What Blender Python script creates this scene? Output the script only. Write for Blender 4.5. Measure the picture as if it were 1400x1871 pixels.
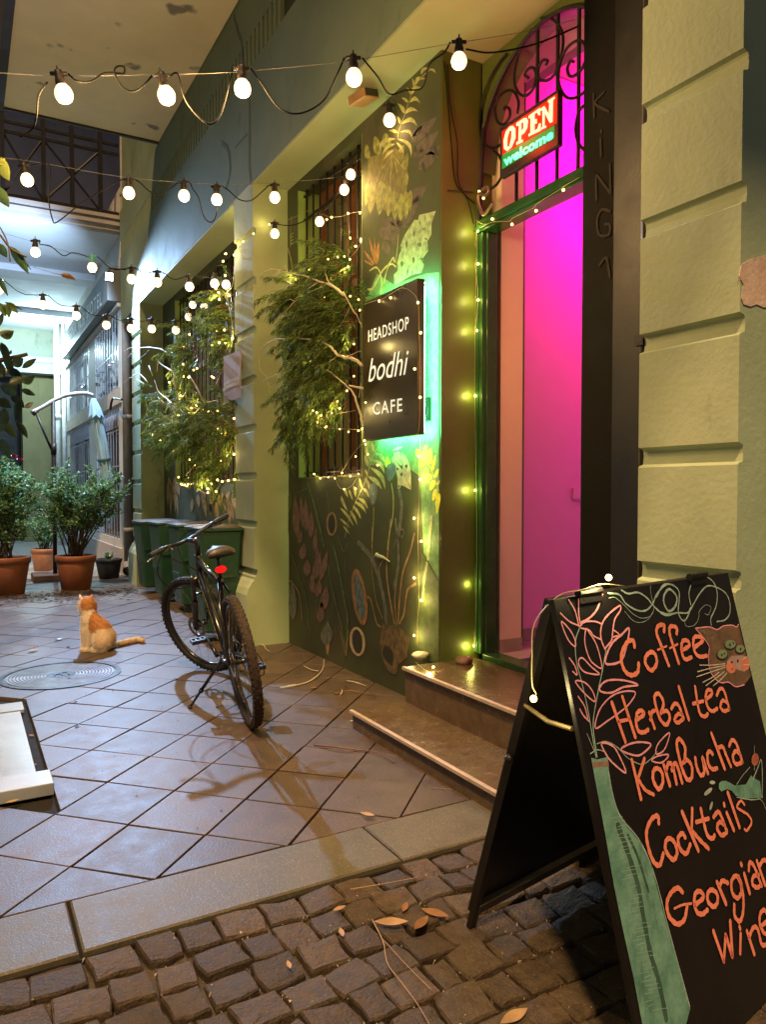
import bpy, math, random
from mathutils import Vector, Matrix, noise as mnoise
random.seed(7)
R = math.radians
for o in list(bpy.data.objects):
    bpy.data.objects.remove(o)
SC = bpy.context.scene
COL = SC.collection

# ------------------------------------------------------------------ camera
F = 1360.0; CX = 700.0; CY = 935.5; CH = 1.4
TH = math.atan(770 / F); PH = math.atan(40 / F)
cam = bpy.data.cameras.new('camera')
camo = bpy.data.objects.new('camera', cam); COL.objects.link(camo)
camo.location = (0, 0, CH)
camo.rotation_euler = (R(90) - PH, 0, -TH)
cam.sensor_fit = 'VERTICAL'; cam.sensor_height = 36.0; cam.lens = F / 1871 * 36.0
cam.clip_start = 0.05; cam.clip_end = 400
SC.camera = camo

# ------------------------------------------------------------------ night sky
w = bpy.data.worlds.new('World'); SC.world = w; w.use_nodes = True
nt = w.node_tree; nt.nodes.clear()
sky = nt.nodes.new('ShaderNodeTexSky'); sky.sky_type = 'NISHITA'; sky.sun_disc = False
sky.sun_elevation = R(58); sky.sun_rotation = R(172); sky.air_density = 1.0; sky.dust_density = 3.0
bg = nt.nodes.new('ShaderNodeBackground'); bg.inputs['Strength'].default_value = 0.013
wo = nt.nodes.new('ShaderNodeOutputWorld')
nt.links.new(sky.outputs[0], bg.inputs[0]); nt.links.new(bg.outputs[0], wo.inputs[0])

# ------------------------------------------------------------------ sun lamp: the warm street light behind the camera
sl = bpy.data.lights.new('street_light', 'SUN'); sl.energy = 3.1; sl.angle = R(3.2); sl.color = (1.0, 0.63, 0.30)
so = bpy.data.objects.new('street_light', sl); COL.objects.link(so)
so.location = (-1, -4, 8)
_d = Vector((0.38, 0.48, -1.0))
so.rotation_euler = _d.to_track_quat('-Z', 'Y').to_euler()

SC.view_settings.view_transform = 'Standard'
SC.view_settings.look = 'None'
SC.view_settings.exposure = 0.3
SC.view_settings.gamma = 1.0
SC.view_settings.use_curve_mapping = False
SC.cycles.use_denoising = True
SC.cycles.max_bounces = 8
SC.cycles.diffuse_bounces = 4
SC.cycles.sample_clamp_indirect = 4.0
SC.cycles.caustics_reflective = False
SC.cycles.caustics_refractive = False
try:
    SC.cycles.use_light_tree = True
except Exception:
    pass

# ------------------------------------------------------------------ measuring helpers: a sight line of the photo met with a real plane
def ray(px, py):
    a = (px - CX) / F; b = (CY - py) / F
    fw = math.cos(PH) + b * math.sin(PH); up = -math.sin(PH) + b * math.cos(PH)
    return Vector((fw * math.sin(TH) + a * math.cos(TH), fw * math.cos(TH) - a * math.sin(TH), up))
EYE = Vector((0, 0, CH))
def atX(px, py, x): d = ray(px, py); return EYE + d * (x / d.x)
def atY(px, py, y): d = ray(px, py); return EYE + d * (y / d.y)
def atZ(px, py, z=0.0): d = ray(px, py); return EYE + d * ((z - CH) / d.z)
def atP(px, py, p, n): d = ray(px, py); return EYE + d * ((p - EYE).dot(n) / d.dot(n))
def proj(p):
    fx = p[0] * math.sin(TH) + p[1] * math.cos(TH); r = p[0] * math.cos(TH) - p[1] * math.sin(TH); z = p[2] - CH
    fw = fx * math.cos(PH) - z * math.sin(PH); up = fx * math.sin(PH) + z * math.cos(PH)
    if fw < .05: return (-9999, -9999)
    return (CX + F * r / fw, CY - F * up / fw)
def zq(ox, oy, s, pts): return [(ox + x / s, oy + y / s) for x, y in pts]

# ------------------------------------------------------------------ materials
def mat(name, c, c2=None, scale=4.0, rough=.7, bump=.15, bscale=60., metal=0., emis=None, es=0., rnd=0., speck=None, rvar=.12, spec=.5, bdist=.004, coat=0., trans=0., dirt=None, wco=False):
    m = bpy.data.materials.new(name); m.use_nodes = True
    t = m.node_tree; N = t.nodes; L = t.links
    b = N['Principled BSDF']
    def setin(k, v):
        if k in b.inputs: b.inputs[k].default_value = v
    setin('Roughness', rough); setin('Metallic', metal); setin('Specular IOR Level', spec); setin('Coat Weight', coat)
    setin('Transmission Weight', trans)
    tc = N.new('ShaderNodeTexCoord')
    if wco:
        _g = N.new('ShaderNodeNewGeometry'); VEC = _g.outputs['Position']
    else: VEC = tc.outputs['Object']
    n1 = N.new('ShaderNodeTexNoise'); n1.inputs['Scale'].default_value = scale; n1.inputs['Detail'].default_value = 8; n1.inputs['Roughness'].default_value = .65
    L.new(VEC, n1.inputs['Vector'])
    col = None
    if c2 is None: c2 = tuple(x * .72 for x in c)
    rp = N.new('ShaderNodeValToRGB'); rp.color_ramp.elements[0].position = .36; rp.color_ramp.elements[1].position = .64
    rp.color_ramp.elements[0].color = (*c2, 1); rp.color_ramp.elements[1].color = (*c, 1)
    L.new(n1.outputs['Fac'], rp.inputs['Fac']); col = rp.outputs['Color']
    if speck:
        n3 = N.new('ShaderNodeTexNoise'); n3.inputs['Scale'].default_value = speck[1]; n3.inputs['Detail'].default_value = 2
        L.new(VEC, n3.inputs['Vector'])
        r3 = N.new('ShaderNodeValToRGB'); r3.color_ramp.elements[0].position = speck[2]; r3.color_ramp.elements[1].position = speck[2] + .06
        L.new(n3.outputs['Fac'], r3.inputs['Fac'])
        mx = N.new('ShaderNodeMixRGB'); mx.inputs[2].default_value = (*speck[0], 1)
        L.new(r3.outputs['Color'], mx.inputs[0]); L.new(col, mx.inputs[1]); col = mx.outputs[0]
    if dirt:   # streaky stains: (colour, scale, threshold, zstretch)
        mp = N.new('ShaderNodeMapping'); mp.inputs['Scale'].default_value = (1, 1, dirt[3])
        L.new(VEC, mp.inputs['Vector'])
        n4 = N.new('ShaderNodeTexNoise'); n4.inputs['Scale'].default_value = dirt[1]; n4.inputs['Detail'].default_value = 7; n4.inputs['Roughness'].default_value = .7
        L.new(mp.outputs[0], n4.inputs['Vector'])
        r4 = N.new('ShaderNodeValToRGB'); r4.color_ramp.elements[0].position = dirt[2]; r4.color_ramp.elements[1].position = dirt[2] + .12
        L.new(n4.outputs['Fac'], r4.inputs['Fac'])
        m4 = N.new('ShaderNodeMixRGB'); m4.inputs[2].default_value = (*dirt[0], 1)
        ml = N.new('ShaderNodeMath'); ml.operation = 'MULTIPLY'; ml.inputs[1].default_value = .7
        L.new(r4.outputs['Color'], ml.inputs[0]); L.new(ml.outputs[0], m4.inputs[0]); L.new(col, m4.inputs[1]); col = m4.outputs[0]
    if rnd:
        oi = N.new('ShaderNodeObjectInfo')
        mr = N.new('ShaderNodeMapRange'); mr.inputs['To Min'].default_value = 1 - rnd; mr.inputs['To Max'].default_value = 1 + rnd
        L.new(oi.outputs['Random'], mr.inputs['Value'])
        hs = N.new('ShaderNodeHueSaturation'); L.new(mr.outputs[0], hs.inputs['Value']); L.new(col, hs.inputs['Color']); col = hs.outputs[0]
    L.new(col, b.inputs['Base Color'])
    if bump:
        n2 = N.new('ShaderNodeTexNoise'); n2.inputs['Scale'].default_value = bscale; n2.inputs['Detail'].default_value = 6
        L.new(VEC, n2.inputs['Vector'])
        bp = N.new('ShaderNodeBump'); bp.inputs['Strength'].default_value = bump; bp.inputs['Distance'].default_value = bdist
        L.new(n2.outputs['Fac'], bp.inputs['Height']); L.new(bp.outputs[0], b.inputs['Normal'])
    if rvar:
        mr2 = N.new('ShaderNodeMapRange'); mr2.inputs['From Min'].default_value = .3; mr2.inputs['From Max'].default_value = .7
        mr2.inputs['To Min'].default_value = max(.05, rough - rvar); mr2.inputs['To Max'].default_value = min(1, rough + rvar)
        L.new(n1.outputs['Fac'], mr2.inputs['Value']); L.new(mr2.outputs[0], b.inputs['Roughness'])
    if emis:
        b.inputs['Emission Color'].default_value = (*emis, 1); b.inputs['Emission Strength'].default_value = es
    return m

# ------------------------------------------------------------------ mesh building
ORG = {}
def root_org(o):
    while o is not None and o.parent: o = o.parent
    return ORG.get(o.name, Vector((0, 0, 0))) if o else Vector((0, 0, 0))
def thing(name, label, cat, loc=(0, 0, 0), group=None, local=False):
    o = bpy.data.objects.new(name, None); COL.objects.link(o)
    o.location = loc; o.empty_display_size = .1
    o['label'] = label; o['category'] = cat
    if group: o['group'] = group
    ORG[o.name] = Vector((0, 0, 0)) if local else Vector(loc)
    return o
def tag(o, label, cat, group=None):
    o['label'] = label; o['category'] = cat
    if group: o['group'] = group
    return o
def structure(o): o['kind'] = 'structure'; return o
def stuff(o): o['kind'] = 'stuff'; return o
def smooth_path(pts, k=6, closed=False):
    P = [Vector(p) for p in pts]; n = len(P)
    if n < 3: return P
    out = []
    rng = n if closed else n - 1
    for i in range(rng):
        p0 = P[(i - 1) % n] if (closed or i > 0) else P[i] * 2 - P[i + 1]
        p1 = P[i]; p2 = P[(i + 1) % n]
        p3 = P[(i + 2) % n] if (closed or i + 2 < n) else p2 * 2 - p1
        for j in range(k):
            t = j / k
            out.append(.5 * ((2 * p1) + (p2 - p0) * t + (2 * p0 - 5 * p1 + 4 * p2 - p3) * t * t + (3 * p1 - p0 - 3 * p2 + p3) * t ** 3))
    if not closed: out.append(P[-1])
    return out
class MB:
    def __init__(s): s.v = []; s.f = []; s.M = None; s.fm = None
    def _add(s, vs, fs):
        n = len(s.v)
        if s.M is not None: vs = [s.M @ Vector(v) for v in vs]
        s.v += [Vector(v) for v in vs]; s.f += [tuple(i + n for i in f) for f in fs]
        return s
    def box(s, x0, x1, y0, y1, z0, z1):
        return s._add([(x0, y0, z0), (x1, y0, z0), (x1, y1, z0), (x0, y1, z0), (x0, y0, z1), (x1, y0, z1), (x1, y1, z1), (x0, y1, z1)],
                      [(0, 3, 2, 1), (4, 5, 6, 7), (0, 1, 5, 4), (1, 2, 6, 5), (2, 3, 7, 6), (3, 0, 4, 7)])
    def prism(s, pts, off):
        off = Vector(off); n = len(pts); a = [Vector(p) for p in pts]
        return s._add(a + [p + off for p in a], [tuple(range(n))[::-1], tuple(range(n, 2 * n))] + [(i, (i + 1) % n, n + (i + 1) % n, n + i) for i in range(n)])
    def poly(s, pts): return s._add(pts, [tuple(range(len(pts)))])
    def tube(s, pts, r, n=8, closed=False, cap=True):
        P = [Vector(p) for p in pts]; m = len(P); vs = []; fs = []
        if m < 2: return s
        prev = None
        for i in range(m):
            a = P[(i - 1) % m] if (closed or i > 0) else P[i]; b = P[(i + 1) % m] if (closed or i < m - 1) else P[i]
            d = (b - a)
            if d.length < 1e-9: d = Vector((0, 0, 1))
            d.normalize()
            if prev is None:
                u = d.cross(Vector((0, 0, 1)))
                if u.length < .05: u = d.cross(Vector((1, 0, 0)))
            else:
                u = prev - d * prev.dot(d)
                if u.length < 1e-6: u = d.orthogonal()
            u.normalize(); prev = u; v = d.cross(u)
            rr = r[i] if isinstance(r, (list, tuple)) else r
            for k in range(n):
                t = 2 * math.pi * k / n; vs.append(P[i] + (u * math.cos(t) + v * math.sin(t)) * rr)
        for i in range(m if closed else m - 1):
            j = (i + 1) % m
            for k in range(n): fs.append((i * n + k, i * n + (k + 1) % n, j * n + (k + 1) % n, j * n + k))
        if cap and not closed:
            fs.append(tuple(range(n))[::-1]); fs.append(tuple((m - 1) * n + k for k in range(n)))
        return s._add(vs, fs)
    def lathe(s, prof, c=(0, 0, 0), axis=(0, 0, 1), n=20):
        c = Vector(c); ax = Vector(axis).normalized(); u = ax.orthogonal().normalized(); v = ax.cross(u); vs = []; fs = []
        for r, z in prof:
            for k in range(n):
                t = 2 * math.pi * k / n; vs.append(c + ax * z + (u * math.cos(t) + v * math.sin(t)) * max(r, 1e-4))
        m = len(prof)
        for i in range(m - 1):
            for k in range(n): fs.append((i * n + k, i * n + (k + 1) % n, (i + 1) * n + (k + 1) % n, (i + 1) * n + k))
        fs.append(tuple(range(n))[::-1]); fs.append(tuple((m - 1) * n + k for k in range(n)))
        return s._add(vs, fs)
    def ball(s, c, r, n=10, m=7, sc=(1, 1, 1)):
        c = Vector(c); vs = []; fs = []
        for i in range(m + 1):
            a = math.pi * i / m
            for k in range(n):
                t = 2 * math.pi * k / n
                vs.append(c + Vector((math.sin(a) * math.cos(t) * sc[0], math.sin(a) * math.sin(t) * sc[1], math.cos(a) * sc[2])) * r)
        for i in range(m):
            for k in range(n): fs.append((i * n + k, (i + 1) * n + k, (i + 1) * n + (k + 1) % n, i * n + (k + 1) % n))
        return s._add(vs, fs)
    def ribbon(s, pts, wd, nrm, lift=.001, closed=False, k=6, caps=True):
        P = smooth_path(pts, k, closed) if len(pts) > 2 else [Vector(p) for p in pts]
        nrm = Vector(nrm).normalized(); m = len(P); vs = []; fs = []
        for i in range(m):
            a = P[(i - 1) % m] if (closed or i > 0) else P[i]; b = P[(i + 1) % m] if (closed or i < m - 1) else P[i]
            d = (b - a).normalized() if (b - a).length > 1e-9 else Vector((0, 0, 1)); sd = d.cross(nrm).normalized()
            ww = wd * (1 + .12 * math.sin(i * 1.7 + P[0].x * 50)); ww *= .5
            vs += [P[i] + sd * ww + nrm * lift, P[i] - sd * ww + nrm * lift]
        for i in range(m if closed else m - 1):
            j = (i + 1) % m; fs.append((2 * i, 2 * j, 2 * j + 1, 2 * i + 1))
        s._add(vs, fs)
        if caps and not closed:
            for q, dr in ((0, -1), (m - 1, 1)):
                d = (P[min(q + 1, m - 1)] - P[max(q - 1, 0)]).normalized() * dr; sd = d.cross(nrm).normalized() * wd * .5
                s.poly([P[q] + nrm * lift + sd * math.cos(a) + d * wd * .5 * math.sin(a) for a in [math.pi * z / 6 for z in range(7)]])
        return s
    def build(s, name, material, parent=None, smooth=False, label=None, bevel=0, kind=None):
        org = root_org(parent)
        me = bpy.data.meshes.new(name)
        me.from_pydata([v - org for v in s.v], [], s.f)
        if smooth: me.polygons.foreach_set('use_smooth', [True] * len(me.polygons))
        if isinstance(material, (list, tuple)):
            for mm in material: me.materials.append(mm)
            if s.fm: me.polygons.foreach_set('material_index', s.fm)
        else: me.materials.append(material)
        me.update()
        o = bpy.data.objects.new(name, me); COL.objects.link(o)
        if parent: o.parent = parent
        if label: o['label'] = label
        if kind: o['kind'] = kind
        if bevel:
            bv = o.modifiers.new('bevel', 'BEVEL'); bv.width = bevel; bv.segments = 2; bv.limit_method = 'ANGLE'
        return o
def inst(me, name, parent, loc=(0, 0, 0), rot=(0, 0, 0), sc=(1, 1, 1)):
    o = bpy.data.objects.new(name, me); COL.objects.link(o); o.parent = parent
    o.location = loc; o.rotation_euler = rot; o.scale = sc
    return o
def font_mesh(txt, bold=0.0, shear=0.0, size=1.0, spacing=1.0):
    cu = bpy.data.curves.new('t', 'FONT'); cu.body = txt; cu.size = size; cu.offset = bold; cu.shear = shear; cu.space_character = spacing
    cu.resolution_u = 4
    o = bpy.data.objects.new('t', cu); COL.objects.link(o)
    dg = bpy.context.evaluated_depsgraph_get(); me = bpy.data.meshes.new_from_object(o.evaluated_get(dg))
    vs = [v.co.copy() for v in me.vertices]; fs = [tuple(p.vertices) for p in me.polygons]
    bpy.data.objects.remove(o); bpy.data.curves.remove(cu); bpy.data.meshes.remove(me)
    return vs, fs
def text_on_x(mb, txt, X, pl, pr, hpx, bold=0., shear=0., cap=.69, spacing=1.0, thick=.003):
    """letters on the plane x=X facing -x, from baseline point pl to pr (sight lines), hpx = capital height in sight-line pixels at pl"""
    a = atX(*pl, X); b = atX(*pr, X); top = atX(pl[0], pl[1] - hpx, X)
    vs, fs = font_mesh(txt, bold, shear, 1.0, spacing)
    x0 = min(v.x for v in vs); x1 = max(v.x for v in vs)
    sx = 1 / (x1 - x0); sy = (top.z - a.z) / cap
    out = [Vector((X - thick, a.y + (b.y - a.y) * (v.x - x0) * sx, a.z + (b.z - a.z) * (v.x - x0) * sx + v.y * sy)) for v in vs]
    mb._add(out, [f for f in fs])
def translucent(m, amt=.35):
    t = m.node_tree; N = t.nodes; L = t.links; b = N['Principled BSDF']; o = [n for n in N if n.type == 'OUTPUT_MATERIAL'][0]
    tr = N.new('ShaderNodeBsdfTranslucent'); mx = N.new('ShaderNodeMixShader'); mx.inputs[0].default_value = amt
    src = b.inputs['Base Color'].links[0].from_socket; L.new(src, tr.inputs[0]); L.new(b.outputs[0], mx.inputs[1]); L.new(tr.outputs[0], mx.inputs[2]); L.new(mx.outputs[0], o.inputs['Surface'])
    return m
# ================================================================== materials used throughout
M = {}
M['tile'] = mat('pavement_tile', (.098, .066, .046), (.062, .042, .031), 9, .50, .5, 130, rnd=.16, speck=((.17, .13, .11), 150, .60), rvar=.06, bdist=.0025, dirt=((.055, .042, .034), 2.4, .57, 1), wco=True)
M['bed'] = mat('joint_sand', (.010, .008, .006), (.005, .004, .003), 30, .95, .6, 200)
M['kerb'] = mat('kerb_granite', (.115, .098, .062), (.080, .068, .043), 7, .55, .5, 150, rnd=.06, speck=((.19, .17, .12), 170, .60), bdist=.0025, rvar=.06, dirt=((.10, .095, .045), 2.6, .54, 1), wco=True)
M['cobble'] = mat('cobble_granite', (.082, .055, .030), (.042, .028, .015), 24, .72, 1.0, 90, rnd=.32, speck=((.13, .105, .075), 210, .63), bdist=.006, rvar=.06, dirt=((.045, .033, .024), 14, .58, 1), wco=True)
M['marble'] = mat('pale_marble', (.36, .40, .43), (.25, .28, .31), 3, .35, .15, 90)
M['step'] = mat('polished_step_stone', (.13, .088, .052), (.085, .058, .034), 14, .24, .1, 200, speck=((.25, .2, .17), 260, .63), rvar=.06, bdist=.001)
M['nosing'] = mat('pale_nosing', (.52, .42, .33), (.38, .30, .24), 20, .45, .2, 100)
M['pl_grey'] = mat('grey_green_plaster', (.50, .58, .38), (.41, .48, .31), 2.2, .85, .35, 45, dirt=((.20, .195, .13), 2.4, .55, .35), bdist=.006)
M['pl_green'] = mat('light_green_plaster', (.38, .45, .25), (.32, .38, .20), 2.0, .8, .3, 40, dirt=((.2, .24, .13), 4, .64, .4), bdist=.004)
M['pl_olive'] = mat('olive_plaster', (.115, .150, .030), (.085, .115, .024), 2.5, .45, .25, 50, rvar=.1)
M['beam'] = mat('sage_plaster', (.19, .24, .14), (.145, .19, .105), 1.4, .85, .35, 30, dirt=((.07, .085, .06), 2.6, .57, .5), bdist=.005)
M['slot'] = mat('dark_slot', (.05, .07, .05), None, 5, .9, .2, 40)  # band behind the dentils, coloured darker than the beam
M['soffit'] = mat('cream_soffit', (.78, .66, .43), (.68, .57, .36), 1.2, .85, .3, 30, speck=((.22, .19, .14), 3.2, .67), bdist=.005, dirt=((.33, .29, .2), 5, .66, 1))
M['soffit2'] = mat('white_soffit', (.52, .54, .57), (.44, .46, .49), 1.0, .8, .2, 30)
M['mural'] = mat('mural_dark_green', (.075, .090, .034), (.045, .050, .022), 1.8, .72, .35, 60, dirt=((.12, .085, .06), 1.3, .55, .6), bdist=.003)
M['blackwall'] = mat('black_painted_wall', (.012, .009, .006), (.007, .006, .004), 2, .8, .3, 50, dirt=((.03, .024, .018), 3, .62, .3), spec=.2)
M['green_metal'] = mat('dark_green_gloss_paint', (.03, .10, .03), (.02, .07, .02), 6, .22, .1, 60, rvar=.06)
M['iron'] = mat('black_iron', (.022, .019, .017), None, 20, .45, .3, 120, metal=.5)
M['black_pl'] = mat('black_plastic', (.016, .016, .016), None, 20, .42, .15, 120)
M['wood'] = mat('varnished_wood', (.22, .09, .035), (.13, .05, .02), 8, .4, .25, 60)
M['glass'] = mat('window_glass', (.02, .022, .02), None, 2, .06, .0, 50, rvar=0, spec=.8)
M['dark_room'] = mat('faint_glow_room_wall', (.14, .10, .05), (.08, .06, .03), 3, .9, .1, 20, emis=(.9, .5, .15), es=.02)  # faint warm room light put in as emission on the walls
M['room_end'] = mat('warm_tint_wall_end', (.85, .68, .50), (.8, .63, .46), 3, .7, .08, 30, rvar=.05)  # warm light on the wall end put into its colour
M['room'] = mat('pink_tint_room_wall', (.82, .40, .66), (.78, .37, .62), 2, .7, .08, 30, rvar=.05)  # pink of the led light partly put into the wall colour
M['skirt'] = mat('stone_skirting', (.40, .32, .26), None, 9, .5, .1, 80)
M['rfloor'] = mat('room_floor_tile', (.50, .44, .40), None, 6, .35, .1, 80)
M['downpipe'] = mat('grey_pipe', (.30, .29, .27), (.22, .21, .2), 4, .6, .2, 60, dirt=((.14, .13, .12), 5, .6, .2))
M['white_pipe'] = mat('white_pipe', (.75, .75, .74), None, 6, .4, .1, 60)
M['hotel_wall'] = mat('hotel_pale_wall', (.62, .60, .55), (.52, .50, .46), 2, .75, .2, 40)
M['hotel_band'] = mat('hotel_beige_band', (.50, .42, .34), (.40, .33, .26), 3, .75, .25, 40)
M['hotel_sign'] = mat('hotel_sign_board', (.15, .18, .19), (.12, .145, .15), 2, .5, .1, 40)
M['white_letter'] = mat('white_letters', (.85, .87, .86), None, 5, .5, 0, 40)
M['far_green'] = mat('far_green_wall', (.30, .38, .31), (.22, .28, .23), 1.1, .85, .3, 20, dirt=((.12, .15, .12), 2, .56, .5))
M['far_yellow'] = mat('far_yellow_wall', (.22, .20, .09), (.15, .135, .065), 1.5, .85, .3, 20)
M['dark_open'] = mat('dark_interior', (.012, .014, .016), None, 2, .8, 0, 20)
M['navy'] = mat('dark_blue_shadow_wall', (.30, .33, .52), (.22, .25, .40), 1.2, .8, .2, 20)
M['stone_band'] = mat('grey_stone_band', (.42, .39, .38), (.34, .31, .31), 2.5, .8, .3, 40)

# ================================================================== ground, kerb, cobbles
g = MB(); g.box(-60, 60, -40, 90, -.30, -.060); structure(g.build('ground', M['bed']))

def clip(poly, a, b, c):      # keep a*x+b*y<=c
    out = []
    for i in range(len(poly)):
        p = poly[i]; q = poly[(i + 1) % len(poly)]
        fp = a * p[0] + b * p[1] - c; fq = a * q[0] + b * q[1] - c
        if fp <= 0: out.append(p)
        if (fp < 0 < fq) or (fq < 0 < fp):
            t = fp / (fp - fq); out.append((p[0] + (q[0] - p[0]) * t, p[1] + (q[1] - p[1]) * t))
    return out
def inset(poly, d):
    n = len(poly); out = []
    cx = sum(p[0] for p in poly) / n; cy = sum(p[1] for p in poly) / n
    area = sum(poly[i][0] * poly[(i + 1) % n][1] - poly[(i + 1) % n][0] * poly[i][1] for i in range(n))
    if area < 0: poly = poly[::-1]
    for i in range(n):
        p0 = Vector(poly[i - 1]); p1 = Vector(poly[i]); p2 = Vector(poly[(i + 1) % n])
        e1 = (p1 - p0).normalized(); e2 = (p2 - p1).normalized()
        n1 = Vector((-e1.y, e1.x)); n2 = Vector((-e2.y, e2.x)); k = 1 + n1.dot(n2)
        if k < .2: k = .2
        out.append(p1 + (n1 + n2) * d / k)
    return [(p.x, p.y) for p in out]
def slab_mesh(mb, poly, z0, z1, bev=.003, tilt=(0, 0), c=None):
    n = len(poly); a = inset(poly, 0); b = inset(poly, bev)
    cx, cy = c if c else (sum(p[0] for p in poly) / n, sum(p[1] for p in poly) / n)
    def zz(p): return (p[0] - cx) * tilt[0] + (p[1] - cy) * tilt[1]
    vs = [(p[0], p[1], z0) for p in a] + [(p[0], p[1], z1 - bev + zz(p)) for p in a] + [(p[0], p[1], z1 + zz(p)) for p in b]
    fs = [(i, (i + 1) % n, n + (i + 1) % n, n + i) for i in range(n)] + [(n + i, n + (i + 1) % n, 2 * n + (i + 1) % n, 2 * n + i) for i in range(n)] + [tuple(range(2 * n, 3 * n))]
    mb._add(vs, fs)

pv = MB(); pv.box(-3.5, 2.95, 2.70, 12.9, -.059, -.026)
pave = structure(pv.build('pavement', M['bed']))
S = .5115; J = .0056
tile_me = None; n_t = 0
u0 = 3.285; v0 = 1.60       # x+y and y-x joint lines
for iu in range(-8, 26):
    for iv in range(-6, 28):
        ua = u0 + iu * S; va = v0 + iv * S
        cx = (ua + S / 2 - va - S / 2) / 2; cy = (ua + S / 2 + va + S / 2) / 2
        if cx < -.75 or cx > 2.85 or cy < 2.3 or cy > 13.0: continue
        if cx < .04 * cy - .42: continue
        # corners in (x,y) of the diagonal square
        def c(u, v): return ((u - v) / 2, (u + v) / 2)
        sq = [c(ua, va), c(ua + S, va), c(ua + S, va + S), c(ua, va + S)]
        sq = clip(sq, 0, -1, -2.703); sq = clip(sq, 0, 1, 12.88) if sq else sq
        sq = clip(sq, 1, 0, 2.93) if sq else sq
        if cy < 5.7 and sq:   # channel beside the marble slab
            if cx < .345 and 3.7 < cy < 5.52 and all(p[0] < .36 for p in sq): continue
            if any(p[0] < .345 for p in sq) and 3.72 < cy < 5.5: sq = clip(sq, -1, 0, -.350)
        if not sq or len(sq) < 3: continue
        ar = abs(sum(sq[i][0] * sq[(i + 1) % len(sq)][1] - sq[(i + 1) % len(sq)][0] * sq[i][1] for i in range(len(sq)))) / 2
        if ar < .004: continue
        ins = inset(sq, J * random.uniform(.5, 1.25))
        b = MB(); tz = random.uniform(-.0025, .0015)
        slab_mesh(b, [(p[0] - cx, p[1] - cy) for p in ins], -.025, tz, .0018, (random.uniform(-.006, .006), random.uniform(-.006, .006)), (0, 0))
        b2 = b; me_o = b2.build('paving_tile', M['tile'], None); me_o.parent = pave; me_o.location = (cx, cy, 0); n_t += 1
far = MB(); far.box(-6, 3.0, 12.905, 30, -.059, -.004)
structure(far.build('far_pavement', mat('far_paving', (.34, .32, .30), (.24, .23, .22), 3, .5, .3, 60)))
lf = MB(); lf.box(-6, -3.505, 2.70, 12.9, -.059, -.005); structure(lf.build('side_pavement', M['tile']))

kb = MB(); kb.box(-3.5, 4.4, 2.372, 2.698, -.059, -.02); kerb = structure(kb.build('kerb', M['bed']))
for a, b_ in ((-3.1, -1.99), (-1.98, -.86), (-.85, .288), (.300, 1.428), (1.436, 2.56), (2.57, 3.7)):
    b = MB(); h = random.uniform(-.002, .003)
    slab_mesh(b, [(a, 2.378), (b_, 2.378 + random.uniform(-.004, .004)), (b_, 2.697), (a, 2.697)], -.019, .004 + h, .006)
    b.build('kerb_stone', M['kerb'], kerb)

rd = MB(); rd.box(-12, 14, -6, 2.368, -.059, -.034)
road = structure(rd.build('cobbled_road', mat('gritty_sand_bed', (.10, .078, .055), (.045, .035, .026), 40, .95, 1.0, 150, speck=((.42, .38, .3), 190, .70), bdist=.008)))
rest = MB(); n_c = 0
rows = 40
for r_ in range(rows):
    pitch_y = .136
    yc = 2.300 - r_ * pitch_y
    x = -2.0 + (r_ % 2) * .07 + random.uniform(-.03, .03)
    while x < 5.2:
        wdt = random.uniform(.108, .158) if random.random() > .14 else random.uniform(.078, .10)
        xc = x + wdt / 2; bow = -.02 * math.sin(xc * 2.2 + 1) - (.06 * max(0, xc - 1.3) ** 1.3 if r_ > 0 else 0)
        y = yc + bow + random.uniform(-.006, .006); hgt = random.uniform(.119, .131); g_ = .009
        if r_ == 0: bow = 0; y = yc
        a = random.uniform(-.07, .07)
        px, py = proj((xc, y, 0)); vis = -60 < px < 1470 and 1500 < py < 1960
        top = -.006 + random.uniform(-.007, .005)
        # irregular outline of 8 points, domed in three rings
        base = [(-.5, -.5), (0, -.5), (.5, -.5), (.5, 0), (.5, .5), (0, .5), (-.5, .5), (-.5, 0)]
        W2 = wdt - g_; H2 = hgt - g_ * .4
        jit = [(random.uniform(-.008, .008), random.uniform(-.008, .008)) for _ in base]
        def ring(s_, z, e=0):
            out = []
            for k_, ((bx, by), (jx, jy)) in enumerate(zip(base, jit)):
                lx = bx * W2 * s_ + jx; ly = by * H2 * s_ + jy
                if k_ % 2 == 0: lx *= .985; ly *= .985
                out.append((xc + lx * math.cos(a) - ly * math.sin(a), y + lx * math.sin(a) + ly * math.cos(a), z + random.uniform(-e, e)))
            return out
        tx, ty = random.uniform(-.09, .09), random.uniform(-.09, .09)
        R0 = ring(1, -.036); R1 = ring(1.0, top - .0085, .0025); R2 = ring(.93, top - .0012, .0016); R3 = ring(.55, top + .0004, .0018)
        vs = R0 + R1 + R2 + R3 + [(xc, y, top + .0008)]
        vs = [(p[0], p[1], p[2] + ((p[0] - xc) * tx + (p[1] - y) * ty if i_ >= 8 else 0)) for i_, p in enumerate(vs)]
        fs = [(q * 8 + k_, q * 8 + (k_ + 1) % 8, q * 8 + 8 + (k_ + 1) % 8, q * 8 + 8 + k_) for q in range(3) for k_ in range(8)] + [(24 + k_, 24 + (k_ + 1) % 8, 32) for k_ in range(8)]
        if y + .5 * hgt < 2.372 and y > -3:
            if vis and n_c < 290:
                b = MB(); b._add([(p[0] - xc, p[1] - y, p[2]) for p in vs], fs)
                o = b.build('cobblestone', M['cobble'], None, smooth=False); o.parent = road; o.location = (xc, y, 0); n_c += 1
            else: rest._add(vs, fs)
        x += wdt
rest.build('cobblestones_beyond', M['cobble'], road, smooth=False, kind='stuff')
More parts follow.
